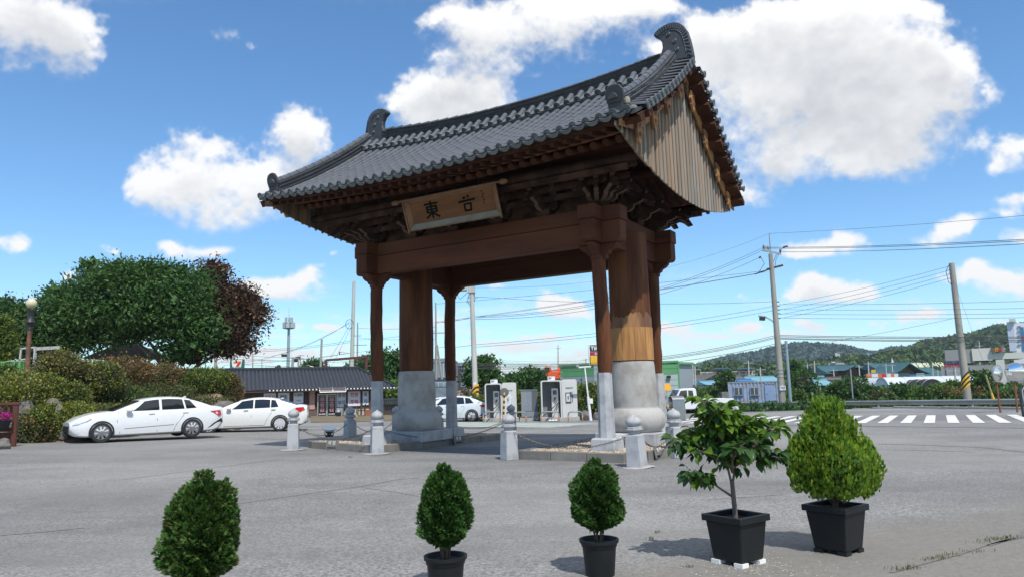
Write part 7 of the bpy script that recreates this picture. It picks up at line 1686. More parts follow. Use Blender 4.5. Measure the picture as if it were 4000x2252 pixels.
# container house
M['contb']=material('container_blue',(.30,.40,.56),.6,c2=(.25,.34,.5),scale=1.5,c3=(.30,.22,.15),c3scale=1.3,c3amt=.7,detail=9);M['contd']=material('container_door_blue',(.27,.36,.55),.6,c2=(.22,.30,.48),scale=2)
f=Facade('container_house','old pale blue shipping container hut with two barred windows and a door','container hut',P(2844,1520,84),P(3066,1520,82),-.85);h=f.p(2950,1488)[1];w_=f.L
def corr(f,x0,x1,z0,z1,name,side=False,pitch=.38):
    n=max(1,int((x1-x0)/pitch));p=(x1-x0)/n;vs=[];pr=[]
    for i in range(n):pr+=[(x0+i*p,-.0),(x0+i*p+p*.35,0),(x0+i*p+p*.5,.07),(x0+i*p+p*.85,.07)]
    pr.append((x1,0));k=len(pr)
    vs=[((a,b,z0) if not side else (w_+.0-b,a,z0)) for a,b in pr]+[((a,b,z1) if not side else (w_-b,a,z1)) for a,b in pr]
    return MB().add(vs,[(i,i+1,k+i+1,k+i) for i in range(k-1)]).build(name,M['contb'],f.t)
corr(f,0.12,w_-.12,.1,h-.12,'corrugated_wall');corr(f,.12,6.8,.1,h-.12,'corrugated_end_wall',True)
MB().box(.1,w_-.1,.12,6.9,.12,h-.1).build('inner_shell',M['contd'],f.t)
for a,b in(((0,-.02,0),(.12,.1,h)),((w_-.12,-.02,0),(w_,.1,h)),((w_-.1,6.8,0),(w_+.02,6.95,h))):MB().box(a[0],b[0],a[1],b[1],a[2],b[2]).build('corner_post',M['contb'],f.t)
MB().box(0,w_,-.02,.1,h-.12,h).build('top_rail',M['galv'],f.t);MB().box(w_-.1,w_+.02,.1,6.95,h-.12,h).build('top_rail',M['galv'],f.t);MB().box(0,w_,-.02,.1,0,.1).build('bottom_rail',M['contb'],f.t);MB().box(.0,w_,0,6.95,h-.02,h+.02).build('roof_sheet',M['galv'],f.t)
for a,b in((2869,2902),(2931,2963)):
    fr=f.rect('window_frame',M['contd'],a,1508,b,1542,-.0,.10);g=f.rect('pane',M['bglass'],a+3,1512,b-3,1539,-.10,.02,fr);q0=f.p(a+3,1539);q1=f.p(b-3,1512)
    for i in range(7):x=q0[0]+(q1[0]-q0[0])*(i+.5)/7;MB().box(x-.015,x+.015,-.16,-.14,q0[1],q1[1]).build('window_bar',M['galv'],fr)
    f.rect('sill',M['galv'],a-1,1540,b+1,1543,-.1,.08,fr);m_=(q0[0]+q1[0])/2;MB().box(m_-.04,m_+.04,-.15,-.12,q0[1],q1[1]).build('mullion',M['swh'],fr)
dr=f.rect('door',M['contd'],2991,1499,3023,1565,0,.07);f.rect('door_head',M['galv'],2988,1494,3026,1498,0,.12,dr);a=f.p(2996,1535);MB().box(a[0]-.03,a[0]+.12,-.12,-.07,a[1]-.02,a[1]+.03).build('door_handle',M['steel'],dr)
bl=Facade('block_stack','stack of grey concrete blocks left of the container hut','blocks',P(2819,1520,83),P(2845,1520,83),-.9);h=bl.p(2830,1526)[1];bm=MB().box(0,.385,0,.4,0,.185).mesh('concrete_block');bm.materials.append(material('grey_block',(.17,.16,.15),.9,rnd=.2))
for r in range(int(h/.2)):
    for c in range(2):
        for k in range(2):inst('concrete_block',bm,bl.t,(c*.4,k*.42,r*.2))
# right utility poles
t,v=pole('utility_pole','tall concrete pole with crossarms, insulators and a street light by the container',(3056,1566),(3010,992),64,.30,.19,M['pole']);stepbolts(t,v,.35,.95,10,.2)
MB().cyl(v,P(3005,912,64)-t.location,.07,.05,8).build('top_spike',M['galv'],t)
Q=lambda px,py,dd=64:P(px,py,dd)-t.location
MB().beam(Q(2977,975),Q(3051,992),.14,.14).build('crossarm',M['galv'],t);MB().beam(Q(2980,970),Q(3000,974),.1,.5).build('crossarm_brace',M['galv'],t)
for x,y in((2983,968),(3000,972),(3048,983)):MB().lathe([(.03,0),(.09,.05),(.05,.1),(.09,.16),(.05,.2),(.09,.27),(.04,.35),(.02,.42)],8).build('insulator',M['insul'],t,loc=Q(x,y+6))
MB().beam(Q(2995,1052),Q(3058,1036),.16,.18).build('crossarm',M['insul'],t);MB().beam(Q(2950,1070),Q(3010,1050,62),.09,.09).build('strain_insulator',M['insul'],t)
for (a,b) in(((3076,962),(3060,966)),((2965,1007),(2972,1003))):MB().beam(Q(*a),Q(*b),.12,.16).build('strain_insulator',M['insul'],t)
for y in(1176,1192,1207,1222,1240):MB().beam(Q(3024+(y-1176)*.07,y),Q(3044+(y-1176)*.07,y+2),.06,.09).build('spool_rack',M['insul'],t)
for q in([(3060,966),(3030,1000),(3015,1040)],[(3052,978),(3032,1010),(3027,1042)],[(2972,1005),(2986,1030),(2962,1066)]):
    MB().tube([Q(*p) for p in q],.025,5).build('jumper_cable',M['cable'],t)
MB().tube([Q(3030,1262),Q(3010,1245),Q(2990,1236)],.035,6).build('lamp_arm',M['steelb'],t);MB().tube([Q(3032,1272),Q(3018,1255),Q(2990,1238)],.02,6).build('lamp_brace',M['steelb'],t)
MB().beam(Q(2964,1232),Q(2992,1236),.28,.1).build('lamp_head',M['galv'],t);MB().beam(Q(2968,1242),Q(2987,1243),.34,.32).build('lamp_body',M['black'],t)
for z in(.21,.185,.16,.10):MB().lathe([(.30,0),(.305,.02),(.305,.08),(.30,.1)],14).build('pole_band',M['galv'],t,loc=v*z)
MB().box(-.26,.26,-.36,-.33,0,.38).build('notice_sheet',M['signw'],t,loc=v*.075);text('전면금지','notice_text',M['navy'],t,.2,v*.075+Vector((0,-.375,.2)),depth=.003,xs=.6)
t,v=pole('utility_pole','pole with yellow and black hazard bands at the right',(3780,1562),(3717,1028),56,.29,.20,M['pole']);stepbolts(t,v,.3,.9,7,.2);stripes(t,v*.08,.31,1.05,6,.35)
for y in(1036,1052,1068,1085):MB().cyl(P(3716+(y-1030)*.1,y,56)-t.location,P(3704+(y-1030)*.1,y+2,56)-t.location,.04,n=6).build('insulator',M['insul'],t)
MB().tube([P(3704,1040,56)-t.location,P(3695,1060,56)-t.location,P(3705,1100,56)-t.location,P(3722,1115,56)-t.location],.025,5).build('jumper_cable',M['cable'],t)
pole('steel_post','plain bluish steel pole right of the tall concrete pole',(3088,1567),(3070,1330),62,.14,.12,M['steelb'],'pole')
pole('steel_post','thin steel pole in the bushes with a small box',(3332,1556),(3322,1440),60,.055,.05,M['galv'],'pole')
t,v=pole('leaning_post','faded yellow post leaning in the greenery at the right',(3880,1556),(3850,1462),50,.06,.06,material('faded_yellow',(.33,.29,.11),.7),'post');MB().cyl(v*.0,v*.25,.10,.07,10).build('post_sleeve',M['hyel'],t)
# convex mirrors
M['mirror']=material('convex_mirror',(.8,.8,.8),.03,1.0)
for px,py,pb,rz,lab,r in((3897,1457,(3948,1560),.5,'dark convex traffic mirror on an orange post at the right',.41),(3967,1450,(3950,1560),-.35,'bright convex traffic mirror at the right frame edge',.44)):
    d=36;c=P(px,py,d);t=thing('traffic_mirror',lab,'traffic mirror',c,rz);prof=[(r*math.sin(a*.5)/math.sin(.5*1.0) if 0 else r*(i/10),-.12*(1-(i/10)**2)) for i,a in enumerate(range(11))]
    mb=MB();mb.T=Matrix.Rotation(PI/2+R(8),4,'X').inverted()@Matrix.Diagonal((1,1,1,1));mb.T=Matrix.Rotation(R(90)+R(4),4,'X');mb.lathe([(a,-b) for a,b in prof],28);mb.build('mirror_face',M['mirror'],t,True)
    mb=MB();mb.T=Matrix.Rotation(R(90)+R(4),4,'X');mb.lathe([(r+.02,.02),(r+.025,-.04),(r*.8,-.1),(.0001,-.12)],28);mb.build('mirror_back',M['galv'],t,True)
    b=Vector((.12 if 'dark' in lab else -.1,0,gz(c.x,d)-c.z-.3));MB().tube([(0,.12,0),(b.x*.5,.14,-.5),(b.x,b.y+.14,b.z)],.045,8).build('post',M.setdefault('opst',material('orange_post',(.22,.075,.03),.7)),t)
# stacked metal barricades
t=thing('barricade_stack','row of nested stainless steel arch barricades right of the gate','barricades',GP(2640,1640));d=t.location.y;s=d/F_;h=P(2640,1545,d).z-t.location.z;n=14
for i in range(n):
    x=-26*s+44*s*i/(n-1)+.12;y=-.25+.0*i;w_=.62;r=.26
    g=bpy.data.objects.new('barricade',None);link(g,t);g.location=(x,0,0);g.rotation_euler=(0,0,R(14))
    pts=[(0,-w_/2,0),(0,-w_/2,h-r)]+[(0,-w_/2+r-r*math.cos(a),h-r+r*math.sin(a)) for a in [PI/2*k/4 for k in range(1,5)]]+[(0,w_/2-r+r*math.sin(a),h-r+r*math.cos(a)) for a in [PI/2*k/4 for k in range(1,5)]]+[(0,w_/2,0)]
    MB().tube(pts,.026,8).build('arch_tube',M['steel'],g,True)
    for z in(.25,.5,.75):MB().cyl((0,-w_/2,h*z),(0,w_/2,h*z),.016,n=6).build('cross_tube',M['steel'],g)
t=thing('hoop_barrier','black and steel hoop barrier cut off by the right frame edge','barrier',GP(4012,1625));d=t.location.y;h=P(3995,1512,d).z-t.location.z;MB().tube([(-.15,0,0),(-.18,0,h*.6),(-.15,0,h-.1),(.0,0,h),(.5,0,h)],.05,8).build('hoop',M['black'],t,True);MB().tube([(-.09,-.03,h*.55),(-.1,-.03,h-.12),(.02,-.03,h+.02),(.5,-.03,h+.02)],.045,8).build('steel_hoop',M['steel'],t,True)
# cables
cables('three heavy cables from the tall pole up to the top right corner',[((2983,966,64),(4060,882,40)),((2983,970,64),(4060,888,40)),((3048,984,64),(4060,900,40))],.8,.024)
cables('single thin top cable rising right from the tall pole spike',[((3005,912,64),(4060,800,40))],.6,.015)
cables('cables running left from the tall pole through to the stout pole',[((2983,966,64),(1850,1235,56)),((2985,974,64),(1850,1240,56)),((2965,1007,64),(1850,1246,56))],3.0,.02)
cables('thin upper cable from the spike down left behind the gate',[((3005,912,64),(1842,1122,56))],3.0,.012)
cables('near-level cables left of the tall pole crossarm',[((2990,1057,64),(1702,1186,75)),((2990,1062,64),(1702,1256,75)),((2950,1070,64),(1702,1260,75))],.3,.02)
cables('low voltage cables left of the tall pole below the crossarms',[((3018,1177,64),(1866,1158,56)),((3018,1195,64),(1850,1345,56)),((3018,1212,64),(1850,1354,56))],.8,.018)
cables('level cables from the tall pole to the right frame edge',[((3044,1188,64),(4060,1148,52)),((3046,1207,64),(4060,1176,52)),((3048,1224,64),(4060,1196,52)),((3050,1240,64),(4060,1212,52))],.7,.016)
cables('fan of cables rising from the tall pole to the hazard-banded pole',[((3044,1190,64),(3712,1038,56)),((3046,1209,64),(3712,1054,56)),((3048,1226,64),(3712,1070,56)),((3050,1241,64),(3712,1086,56))],.9,.016)
cables('bundle of thick telephone cables right of the tall pole',[((3040,1308,64),(4060,1294,50)),((3041,1313,64),(4060,1300,50)),((3042,1319,64),(4060,1308,50)),((3042,1322,64),(4060,1314,50))],.5,.03)
cables('bundle of thick telephone cables left of the tall pole',[((3030,1308,64),(1850,1418,56)),((3032,1314,64),(1850,1424,56)),((3034,1318,64),(1850,1430,56)),((3034,1340,64),(1850,1436,56))],2.0,.026)
cables('slack stay wire from the hazard-banded pole down left',[((3732,1240,56),(3060,1358,62))],.8,.014)
cables('thin stay wire right of the hazard-banded pole',[((3722,1085,56),(3860,1462,50))],.1,.01)
cables('bundle of far cables above the charging booths',[((1400,1395,95),(2712,1422,110)),((1400,1400,95),(2712,1426,110)),((1400,1420,95),(2712,1430,110)),((1400,1435,95),(2712,1440,110))],.5,.025)
cables('short far cables between the two brown far poles',[((1954,1405,95),(2289,1405,120)),((1954,1412,95),(2289,1412,120))],.5,.022)
cables('cables from the stout pole left to the thin double pole',[((1850,1235,56),(1702,1258,75)),((1850,1345,56),(1702,1352,75)),((1850,1418,56),(1702,1400,75))],.4,.02)
cables('sweeping cables from the bare pole left behind the maroon tree',[((1368,1330,82),(300,1300,95)),((1368,1336,82),(300,1308,95)),((1368,1375,82),(850,1375,95)),((1366,1260,82),(900,1420,95)),((1368,1255,82),(1060,1390,90))],2.4,.022)
cables('steep stay cables from the bare pole down left',[((1370,1262,82),(1265,1440,80)),((1372,1275,82),(1290,1440,80))],.1,.022)
cables('low web of cables above the shop roof',[((860,1380,90),(1460,1404,90)),((860,1398,90),(1460,1412,90)),((870,1425,95),(1460,1365,85)),((860,1412,95),(1300,1435,90)),((1140,1395,75),(1460,1410,80)),((940,1425,90),(1460,1425,90))],.6,.02)
cables('cables between the left gate columns at pole-arm height',[((1400,1318,95),(1702,1322,75)),((1400,1326,95),(1702,1290,75)),((1400,1280,95),(1702,1275,75))],.4,.02)
# ------------------------------------------------------------------ greenery beyond the rail
M['fieldg']=M['tr_l']
def bush(lab,px,py,w_,h,d,kind=0,n=1500,size=.3):
    mats=[[M['tr_g'],M['tr_l']],[M['tr_l'],M['tr_y']],[M['sh_g'],M['sh_b']]][kind]
    shrub(lab,px,py+4,w_*.88,h*.82,d,mats,[.6,.4],size=size,n=n,name='bush',cat='bush')
for a in (('broad green bushes behind the truck, left half',2700,1540,110,80,95,1),('broad green bushes left of the container',2785,1540,110,90,95,1),('dark tree left of the container hut behind it',2835,1485,90,110,92,0),('bushy dark tree just right of the container hut',3140,1490,130,130,90,0),('darker tree mass behind the steel pole',3105,1440,70,90,95,0),
  ('small rounded bush right of the container end wall',3122,1545,40,50,78,1),('tall dark shrub tree left of the steel pole in the field',3270,1525,80,90,75,0),('big dark shrub tree behind the thin pole',3340,1510,130,110,78,0),('dark shrub right of the thin pole',3395,1535,90,80,76,0),('round dark bush below the white greenhouse',3515,1525,100,70,74,0),('olive bush behind the golden conifer tip',3430,1548,120,50,72,2),
  ('mid-green bush below the black tunnel',3600,1540,110,60,72,1),('bright bush left of the hazard-banded pole',3680,1530,100,90,70,1),('bush right behind the hazard-banded pole',3735,1520,80,90,72,1),('large leafy tree right of the hazard-banded pole',3845,1500,120,140,70,0),('dark bush under the dark traffic mirror',3900,1545,100,60,68,0),('dark hedge below the bright traffic mirror',3985,1545,110,60,66,2),('low dark scrub below the big grey building',3800,1550,100,40,66,2)):
    bush(*a)
# continuous low vine cover and grass strips (uncountable)
def cover(name,lab,px0,px1,d0,d1,h,mat,n,size,kind='stuff'):
    t=rng.random(n);d=d0+(d1-d0)*rng.random(n);px=px0+(px1-px0)*t;x=(px-2000)/F_*d
    z=-1.1+h*rng.random(n)**.6*(.6+.4*np.sin(px*.05)*np.sin(px*.013+d));C=np.stack([x,d,z],1)
    v=mixleaf(name,C,np.tile([0,0,1.],(n,1)),size,.6,mat,None if len(mat)==1 else [.6,.4],None,None,.8,.3);return tag(v,lab,'ground cover',kind=kind)
cover('vine_cover','dark vine and weed cover just beyond the guard rail',2600,4200,56,60,1.15,[M['tr_g'],M['sh_g']],15000,.28)
cover('vine_cover','pale green field grass behind the vine strip',2600,4300,60,74,.9,[M['tr_l'],M['tr_y']],14000,.32)
cover('vine_cover','dull green scrub between the field and the houses',2600,4300,85,120,1.8,[M['sh_g'],M['tr_l']],12000,.6)
C=[]
for px in(3690,3720,3745,3770,3820,3830):
    for k in range(60):q=P(px+rng.normal()*6,1545-rng.random()*35,58);C.append((q.x,58+rng.normal()*.2,q.z))
C=np.array(C);tag(mixleaf('dry_weeds',C,np.tile([0,0,1.],(len(C),1)),.22,.4,[M['dry'],M['sh_y']],[.7,.3],None,None,.5,.6),'tall dry orange-brown weeds beside the hazard-banded pole','weeds',kind='stuff')
# ------------------------------------------------------------------ houses
M['teal']=material('teal_tile_roof',(.025,.085,.10),.6,c2=(.03,.11,.125),scale=.8);M['hwood']=material('gable_brown',(.16,.09,.06),.8);M['hroof']=material('grey_brown_roof',(.09,.08,.075),.8,c2=(.13,.12,.11),scale=.6);M['whitew']=material('white_wall',(.55,.56,.55),.7)
M['blue']=material('blue_sheet_roof',(.05,.17,.34),.5);M['cyan']=material('pale_blue_roof',(.16,.34,.42),.5);M['brick']=material('red_brick_wall',(.34,.12,.07),.8);M['beige']=material('beige_trim',(.5,.45,.38),.8)
def house(label,px0,px1,y_eave,y_ridge,d,wall,roof,depth=9,z0=-1.2,gable=False,name='house',cat='house',over=.6,curve=0,wins=3):
    f=Facade(name,label,cat,P(px0,1500,d),P(px1,1500,d),z0);W_=f.L;ze=f.p((px0+px1)/2,y_eave)[1];zr_=f.p((px0+px1)/2,y_ridge,depth*.5 if not gable else 0)[1]
    MB().box(.0,W_,0,depth,0,ze).build('wall',wall,f.t)
    if gable:
        m_=W_/2;rf=MB();th=.18
        for s,(xa,xb) in((-1,(-over,m_)),(1,(W_+over,m_))):
            n=6;vs=[]
            for i in range(n+1):
                tt=i/n;x=xa+(xb-xa)*tt;z=ze-.2+(zr_-ze+.2)*(tt-curve*math.sin(PI*tt)*.5)
                vs+=[(x,-over,z),(x,depth+over,z),(x,-over,z+th),(x,depth+over,z+th)]
            MB().add(vs,[(4*i,4*i+4,4*i+5,4*i+1) for i in range(n)]+[(4*i+2,4*i+3,4*i+7,4*i+6) for i in range(n)]+[(4*i,4*i+2,4*i+6,4*i+4) for i in range(n)]).build('roof',roof,f.t)
        MB().prism([(0,ze),(W_,ze),(m_,zr_)],((0,.05,0),(1,0,0),(0,0,1)),.12).build('gable_wall',M['hwood'] if wall is not M['whitew'] else wall,f.t)
    else:
        n=5;vs=[]
        ins=W_*.06*(1 if curve else 0)
        for i in range(n+1):
            tt=i/n;y=-over+(depth/2+over)*tt;z=ze+(zr_-ze)*(tt-curve*math.sin(PI*tt)*.35);vs+=[(-over+ins*tt,y,z),(W_+over-ins*tt,y,z),(-over+ins*tt,depth-y,z),(W_+over-ins*tt,depth-y,z)]
        MB().add(vs,[(4*i,4*i+1,4*i+5,4*i+4) for i in range(n)]+[(4*i+3,4*i+2,4*i+6,4*i+7) for i in range(n)]+[(4*i,4*i+4,4*i+6,4*i+2) for i in range(n)]).build('roof',roof,f.t)
        MB().box(-over+ins,W_+over-ins,depth/2-.15,depth/2+.15,zr_-.05,zr_+.2).build('ridge',roof,f.t)
    for i in range(wins):
        x=W_*(i+.5)/wins;fr=MB().box(x-W_*.08,x+W_*.08,-.06,0,ze*.35,ze*.8).build('window',M['frame'],f.t);MB().box(x-W_*.07,x+W_*.07,-.09,-.061,ze*.38,ze*.77).build('pane',M['win'],fr)
    return f
f=house('white-gabled grey-roofed house with a sign on its gable',2765,2815,1483,1459,150,M['whitew'],M['hroof'],16,gable=True,curve=.3,wins=0,over=2.2);a=f.p(2790,1477);text('수라청','gable_letters',M['cabg'],f.t,1.1,(a[0],-.3,a[1]),depth=.01)
house('grey-brown roofed long house right of the white gable',2860,2925,1480,1467,160,M['beige'],M['hroof'],14,wins=4);house('pale blue roofed low house behind the container',2948,3045,1486,1470,130,M['whitew'],M['cyan'],8);house('small house with a bright blue roof left of the container roof',2770,2830,1500,1487,120,M['whitew'],M['cyan'],8,wins=2);house('low dark blue roofed house at the foot of the dark wood',2655,2760,1502,1490,140,M['whitew'],M['blue'],9,wins=4)
house('grey metal roofed shed left of the white gable',2655,2745,1492,1482,150,M['whitew'],material('grey_metal_roof',(.22,.24,.3),.5),9,wins=3);house('blue roofed shed peeking over the container',2880,2945,1487,1481,115,M['whitew'],M['blue'],6,wins=2)
f=block('school_building','long red brick building with beige bands and two blue roofed blocks','building',2735,2948,1450,260,255,16,M['brick'],-1)
for y in(1449,1462):f.rect('floor_band',M['beige'],2735,y,2948,y+3,0,.6)
for i in range(9):f.rect('pillar',M['beige'],2737+25*i,1450,2741+25*i,1478,0,.5)
for i in range(16):f.rect('window',M['win'],2744+12.5*i,1454,2752+12.5*i,1461,0,.2)
for a,b in((2790,2846),(2884,2940)):f.rect('upper_block',M['brick'],a,1440,b,1450,1,1);f.rect('blue_roof',M['blue'],a-1,1435,b+1,1440,.8,3)
f=block('silver_silo_house','white walled building with silver vertical tanks','building',2922,2952,1463,140,140,8,M['whitew']);
for i in range(4):a=f.p(2926+7*i,1490);b=f.p(2926+7*i,1462);MB().cyl((a[0],-.6,0),(a[0],-.6,b[1]),.18,n=10).build('silver_pipe',M['steel'],f.t,True)
f=block('grey_block_building','grey apartment block with a lighter side standing among the trees','building',3242,3298,1414,300,300,14,material('grey_block_wall',(.26,.26,.28),.8),-1);f.rect('light_side',material('pinkish_grey_wall',(.36,.33,.31),.8),3268,1415,3298,1452,0,1);f.rect('water_tank',M['whitew'],3248,1410,3262,1416,2,3)
for i in range(4):f.rect('window',M['aptw'],3270,1420+8*i,3294,1423+8*i,-1,.3)
house('teal tiled hanok with a brown gable, left of the pair',3290,3400,1455,1424,210,M['hwood'],M['teal'],22,curve=.8,over=3,wins=4,name='hanok',cat='hanok');house('brown gable end of the left teal hanok',3312,3358,1444,1427,207,M['hwood'],M['teal'],6,gable=True,curve=.3,wins=0,over=2,name='hanok_gable',cat='hanok')
house('lower teal hanok wing between the two large roofs',3392,3462,1450,1429,205,M['hwood'],M['teal'],18,curve=.8,over=2,wins=3,name='hanok',cat='hanok');house('small grey tiled hanok below the steeple',3445,3490,1452,1434,200,M['whitew'],M['hroof'],10,gable=True,curve=.5,over=1.5,wins=0,name='hanok',cat='hanok')
f=house('largest teal tiled hanok with pale roof lettering, front',3540,3684,1468,1413,190,M['hwood'],M['teal'],30,curve=.35,over=3,wins=6,name='hanok',cat='hanok')
a=f.p(3600,1426,13);text('해물탕 식당','roof_letters',material('cream_letters',(.6,.6,.4),.6),f.t,1.9,(a[0],10,a[1]),ey=(0,.7,.7),depth=.05,bold=.02)
house('broad brown gable end of the largest teal hanok',3505,3580,1458,1418,185,M['hwood'],M['teal'],10,gable=True,curve=.25,over=2.5,wins=0,name='hanok_gable',cat='hanok')
f=block('painted_shop_roof','low building with an orange, red and white painted roof fascia','building',3400,3512,1460,170,170,10,M['whitew']);
for x0,x1,m_ in((3385,3405,M['sor']),(3405,3430,M['swh']),(3430,3448,M['sor']),(3446,3465,M['sred']),(3465,3480,M['swh']),(3478,3492,M['sor']),(3492,3508,M['swh'])):f.rect('painted_panel',m_,x0,1457,x1,1472,0,.3)
f.rect('teal_fascia',M['teal'],3508,1455,3552,1469,0,.3);f.rect('blue_fascia',M['blue'],3552,1460,3578,1470,0,.3);f.rect('yellow_sign',M['hyel'],3404,1442,3420,1454,0,.3);f.rect('white_balcony',M['swh'],3578,1456,3610,1459,0,.4);f.rect('white_balcony',M['swh'],3578,1464,3610,1467,0,.4)
M['film']=material('greenhouse_film',(.55,.60,.64),.35,c2=(.48,.53,.57),scale=.7);M['net']=material('black_net',(.02,.02,.023),.8)
def tunnel(label,px0,px1,ytop,d,L_,mat,rz,name='greenhouse'):
    a=P(px0,1500,d);w_=(px1-px0)*d/F_;t=thing(name,label,'greenhouse',(a.x,a.y,-1.1),rz);h=P((px0+px1)/2,ytop,d).z+1.1;n=10
    vs=[];
    for y in(0,L_):
        for i in range(n+1):
            q=PI*i/n;vs.append((w_/2-w_/2*math.cos(q),y,h*math.sin(q)**.7))
    MB().add(vs,[(i,i+1,n+2+i,n+1+i) for i in range(n)]+[tuple(range(n+1))]).build('film_cover',mat,t,True,angle=50)
    for k in range(6):
        y=L_*k/5;MB().tube([(w_/2-w_/2*math.cos(PI*i/n),y,h*math.sin(PI*i/n)**.7+.03) for i in range(n+1)],.03,4).build('hoop_rib',M['galv'],t)
tunnel('white film greenhouse tunnel in front of the teal hanok',3415,3480,1472,110,22,M['film'],R(-65));tunnel('second longer white film greenhouse behind',3470,3600,1470,118,20,M['film'],R(0));tunnel('black shade-net tunnel shed right of the greenhouses',3592,3690,1478,105,10,M['net'],R(0),'net_shed')
house('pale blue hipped shed with an open dark front in the field',3205,3262,1502,1482,100,M['black'],M['cyan'],7,gable=False,curve=.4,wins=0,over=.5);house('small white and blue sheds behind the field',3210,3235,1486,1468,140,M['whitew'],M['cyan'],6,wins=1);house('long low brown roofed shed in the field',3240,3330,1480,1472,130,M['beige'],M['hroof'],6,wins=4)
for i,(px,y0,y1,d) in enumerate(((2708,1500,1414,110),(2717,1505,1430,105),(2688,1500,1468,100),(2926,1470,1406,130),(2972,1490,1433,120),(3156,1460,1420,150),(3184,1490,1407,130),(3258,1468,1440,150),(3358,1465,1424,150),(3394,1466,1410,140),(3463,1470,1418,160),(3487,1450,1420,170),(3645,1476,1418,140),(3665,1476,1445,140),(3493,1500,1474,110),(3733,1500,1436,95),(3828,1460,1330,160))):
    t,v=pole('utility_pole',['concrete pole right of the warehouse with a transformer','pale pole in the green bushes','short pole among the sheds','lamp pole before the school building','grey pole over the container','small twin-bar pole in the far trees','pale pole with three arms in the far trees','short pole before the grey block','short pole before the left hanok','curved lamp pole before the hanok roofs','antenna pole over the painted roof','small antenna mast below the steeple','pole before the largest hanok','thin dark mast beside the largest hanok','short post before the long greenhouse','pale post before the big grey building','tall thin mast on the hill above the grey building'][i],(px,y0),(px-3,y1),d,.13,.09,M['polew'])
    MB().beam(v*.85+Vector((-.9,0,0)),v*.85+Vector((.9,0,0)),.1,.1).build('crossarm',M['galv'],t)
f=Facade('church_steeple','thin pale church steeple rising over the roofs','steeple',P(3492,1500,230),P(3502,1500,230),-1);z=f.p(3497,1430)[1];zt=f.p(3497,1395)[1];MB().box(0,f.L,0,f.L,0,z).build('tower',M['brick'],f.t);MB().lathe([(.55,0),(.5,(zt-z)*.4),(.15,(zt-z)*.8),(.0001,zt-z)],8).build('spire',M['whitew'],f.t,loc=(f.L/2,f.L/2,z))
# big grey and white building
M['bigg']=material('big_building_grey',(.30,.29,.275),.8,c2=(.27,.26,.25),scale=.4);M['bigw']=material('big_building_cream',(.60,.58,.52),.75)
f=block('hall_building','big grey panelled hall with cream upper volumes behind the mirrors','building',3682,4150,1420,120,112,20,M['bigg'])
g=f.rect('grey_tower',M['bigg'],3696,1361,3802,1420,.5,.5);a=f.p(3696,1420);b=f.p(3806,1362);MB().box(a[0],b[0],.5,12,a[1],b[1]).build('grey_tower_block',M['bigg'],f.t)
a=f.p(3800,1408);b=f.p(3872,1357);MB().box(a[0],b[0],-.3,12,a[1],b[1]).build('cream_block',M['bigw'],f.t);a=f.p(3872,1402);b=f.p(3998,1374);MB().box(a[0],b[0],-.25,12,a[1],b[1]).build('cream_block',M['bigw'],f.t)
f.rect('cream_pillar',M['bigw'],3900,1402,3922,1500,0,.3)
o=f.rect('roof_sign_board',M['hwood'],3872,1355,3926,1374,-.3,.5)
for i,(s,m_) in enumerate((('산',M['hyel']),('장',M['sred']),('군',M['wgrey']))):a=f.p(3891+14*i,1365);text(s,'sign_letter',m_,o,.62,(a[0],-.83,a[1]),depth=.004,bold=.03)
a=f.p(3723,1414);text('산업일크벨라','wall_letters',M['navy'],f.t,.62,(a[0],-.06,a[1]),depth=.01,bold=.03,xs=.8);a=f.p(3723,1427);text('(031)777-8062','wall_letters',M['redl'],f.t,.55,(a[0],-.06,a[1]),depth=.01,bold=.03,xs=.8)
for x,y0,y1 in((3700,1435,1480),(3735,1430,1490),(3792,1428,1470),(3810,1440,1475)):f.rect('down_pipe',M['galv'],x,y0,x+3,y1,0,.2)
f.rect('white_door',M['swh'],3908,1496,3926,1510,0,.1);f.rect('service_shed',M['bigg'],3955,1490,4050,1508,-1,2)
f=block('tall_white_building','tall white apartment building with a blue shaded side at the right edge','apartment building',3972,4120,1255,330,330,9,material('tall_white_wall',(.72,.73,.75),.7),-1)
f.rect('shade_strip',material('blue_shadow_paint',(.52,.57,.68),.7),3945,1255,3958,1370,0,.4);f.rect('roof_hut',M['whitew'],3942,1243,3966,1256,2,4);f.rect('blue_pilaster',M['blue'],3996,1275,3998,1370,0,.4)  # strip paints the shaded side of the white wall in blue
for i in range(5):f.rect('balcony',M['aptw'],3975,1270+18*i,3987,1276+18*i,0,.5)
f.rect('red_mark',M['sred'],3994,1315,4004,1325,-.3,.2)
for i,(x0,x1,y) in enumerate(((2652,2659,1417),(2669,2684,1417),(2702,2724,1422),(2728,2748,1412))):
    f=block('white_tower','|'.join([['far white tower block, leftmost above the dark wood','far white rounded tower block, second above the dark wood','far white stepped tower block, third above the dark wood','far white domed tower block, rightmost above the dark wood'][i]]),'apartment building',x0,x1,y+6,1500,1500,20,M['bigw'],-5);a=f.p((x0+x1)/2,y+6)
    mb=MB();mb.T=Matrix.Translation((f.L/2,0,a[1]))@Matrix.Rotation(PI/2,4,'X');mb.lathe([(.0001,-1),(f.L/2,-1),(f.L/2,1),(.0001,1)],18);mb.build('rounded_top',M['bigw'],f.t)
f=block('water_tower','small white water tower on the wooded slope','tower',2838,2849,1412,500,500,4,M['whitew'],0)
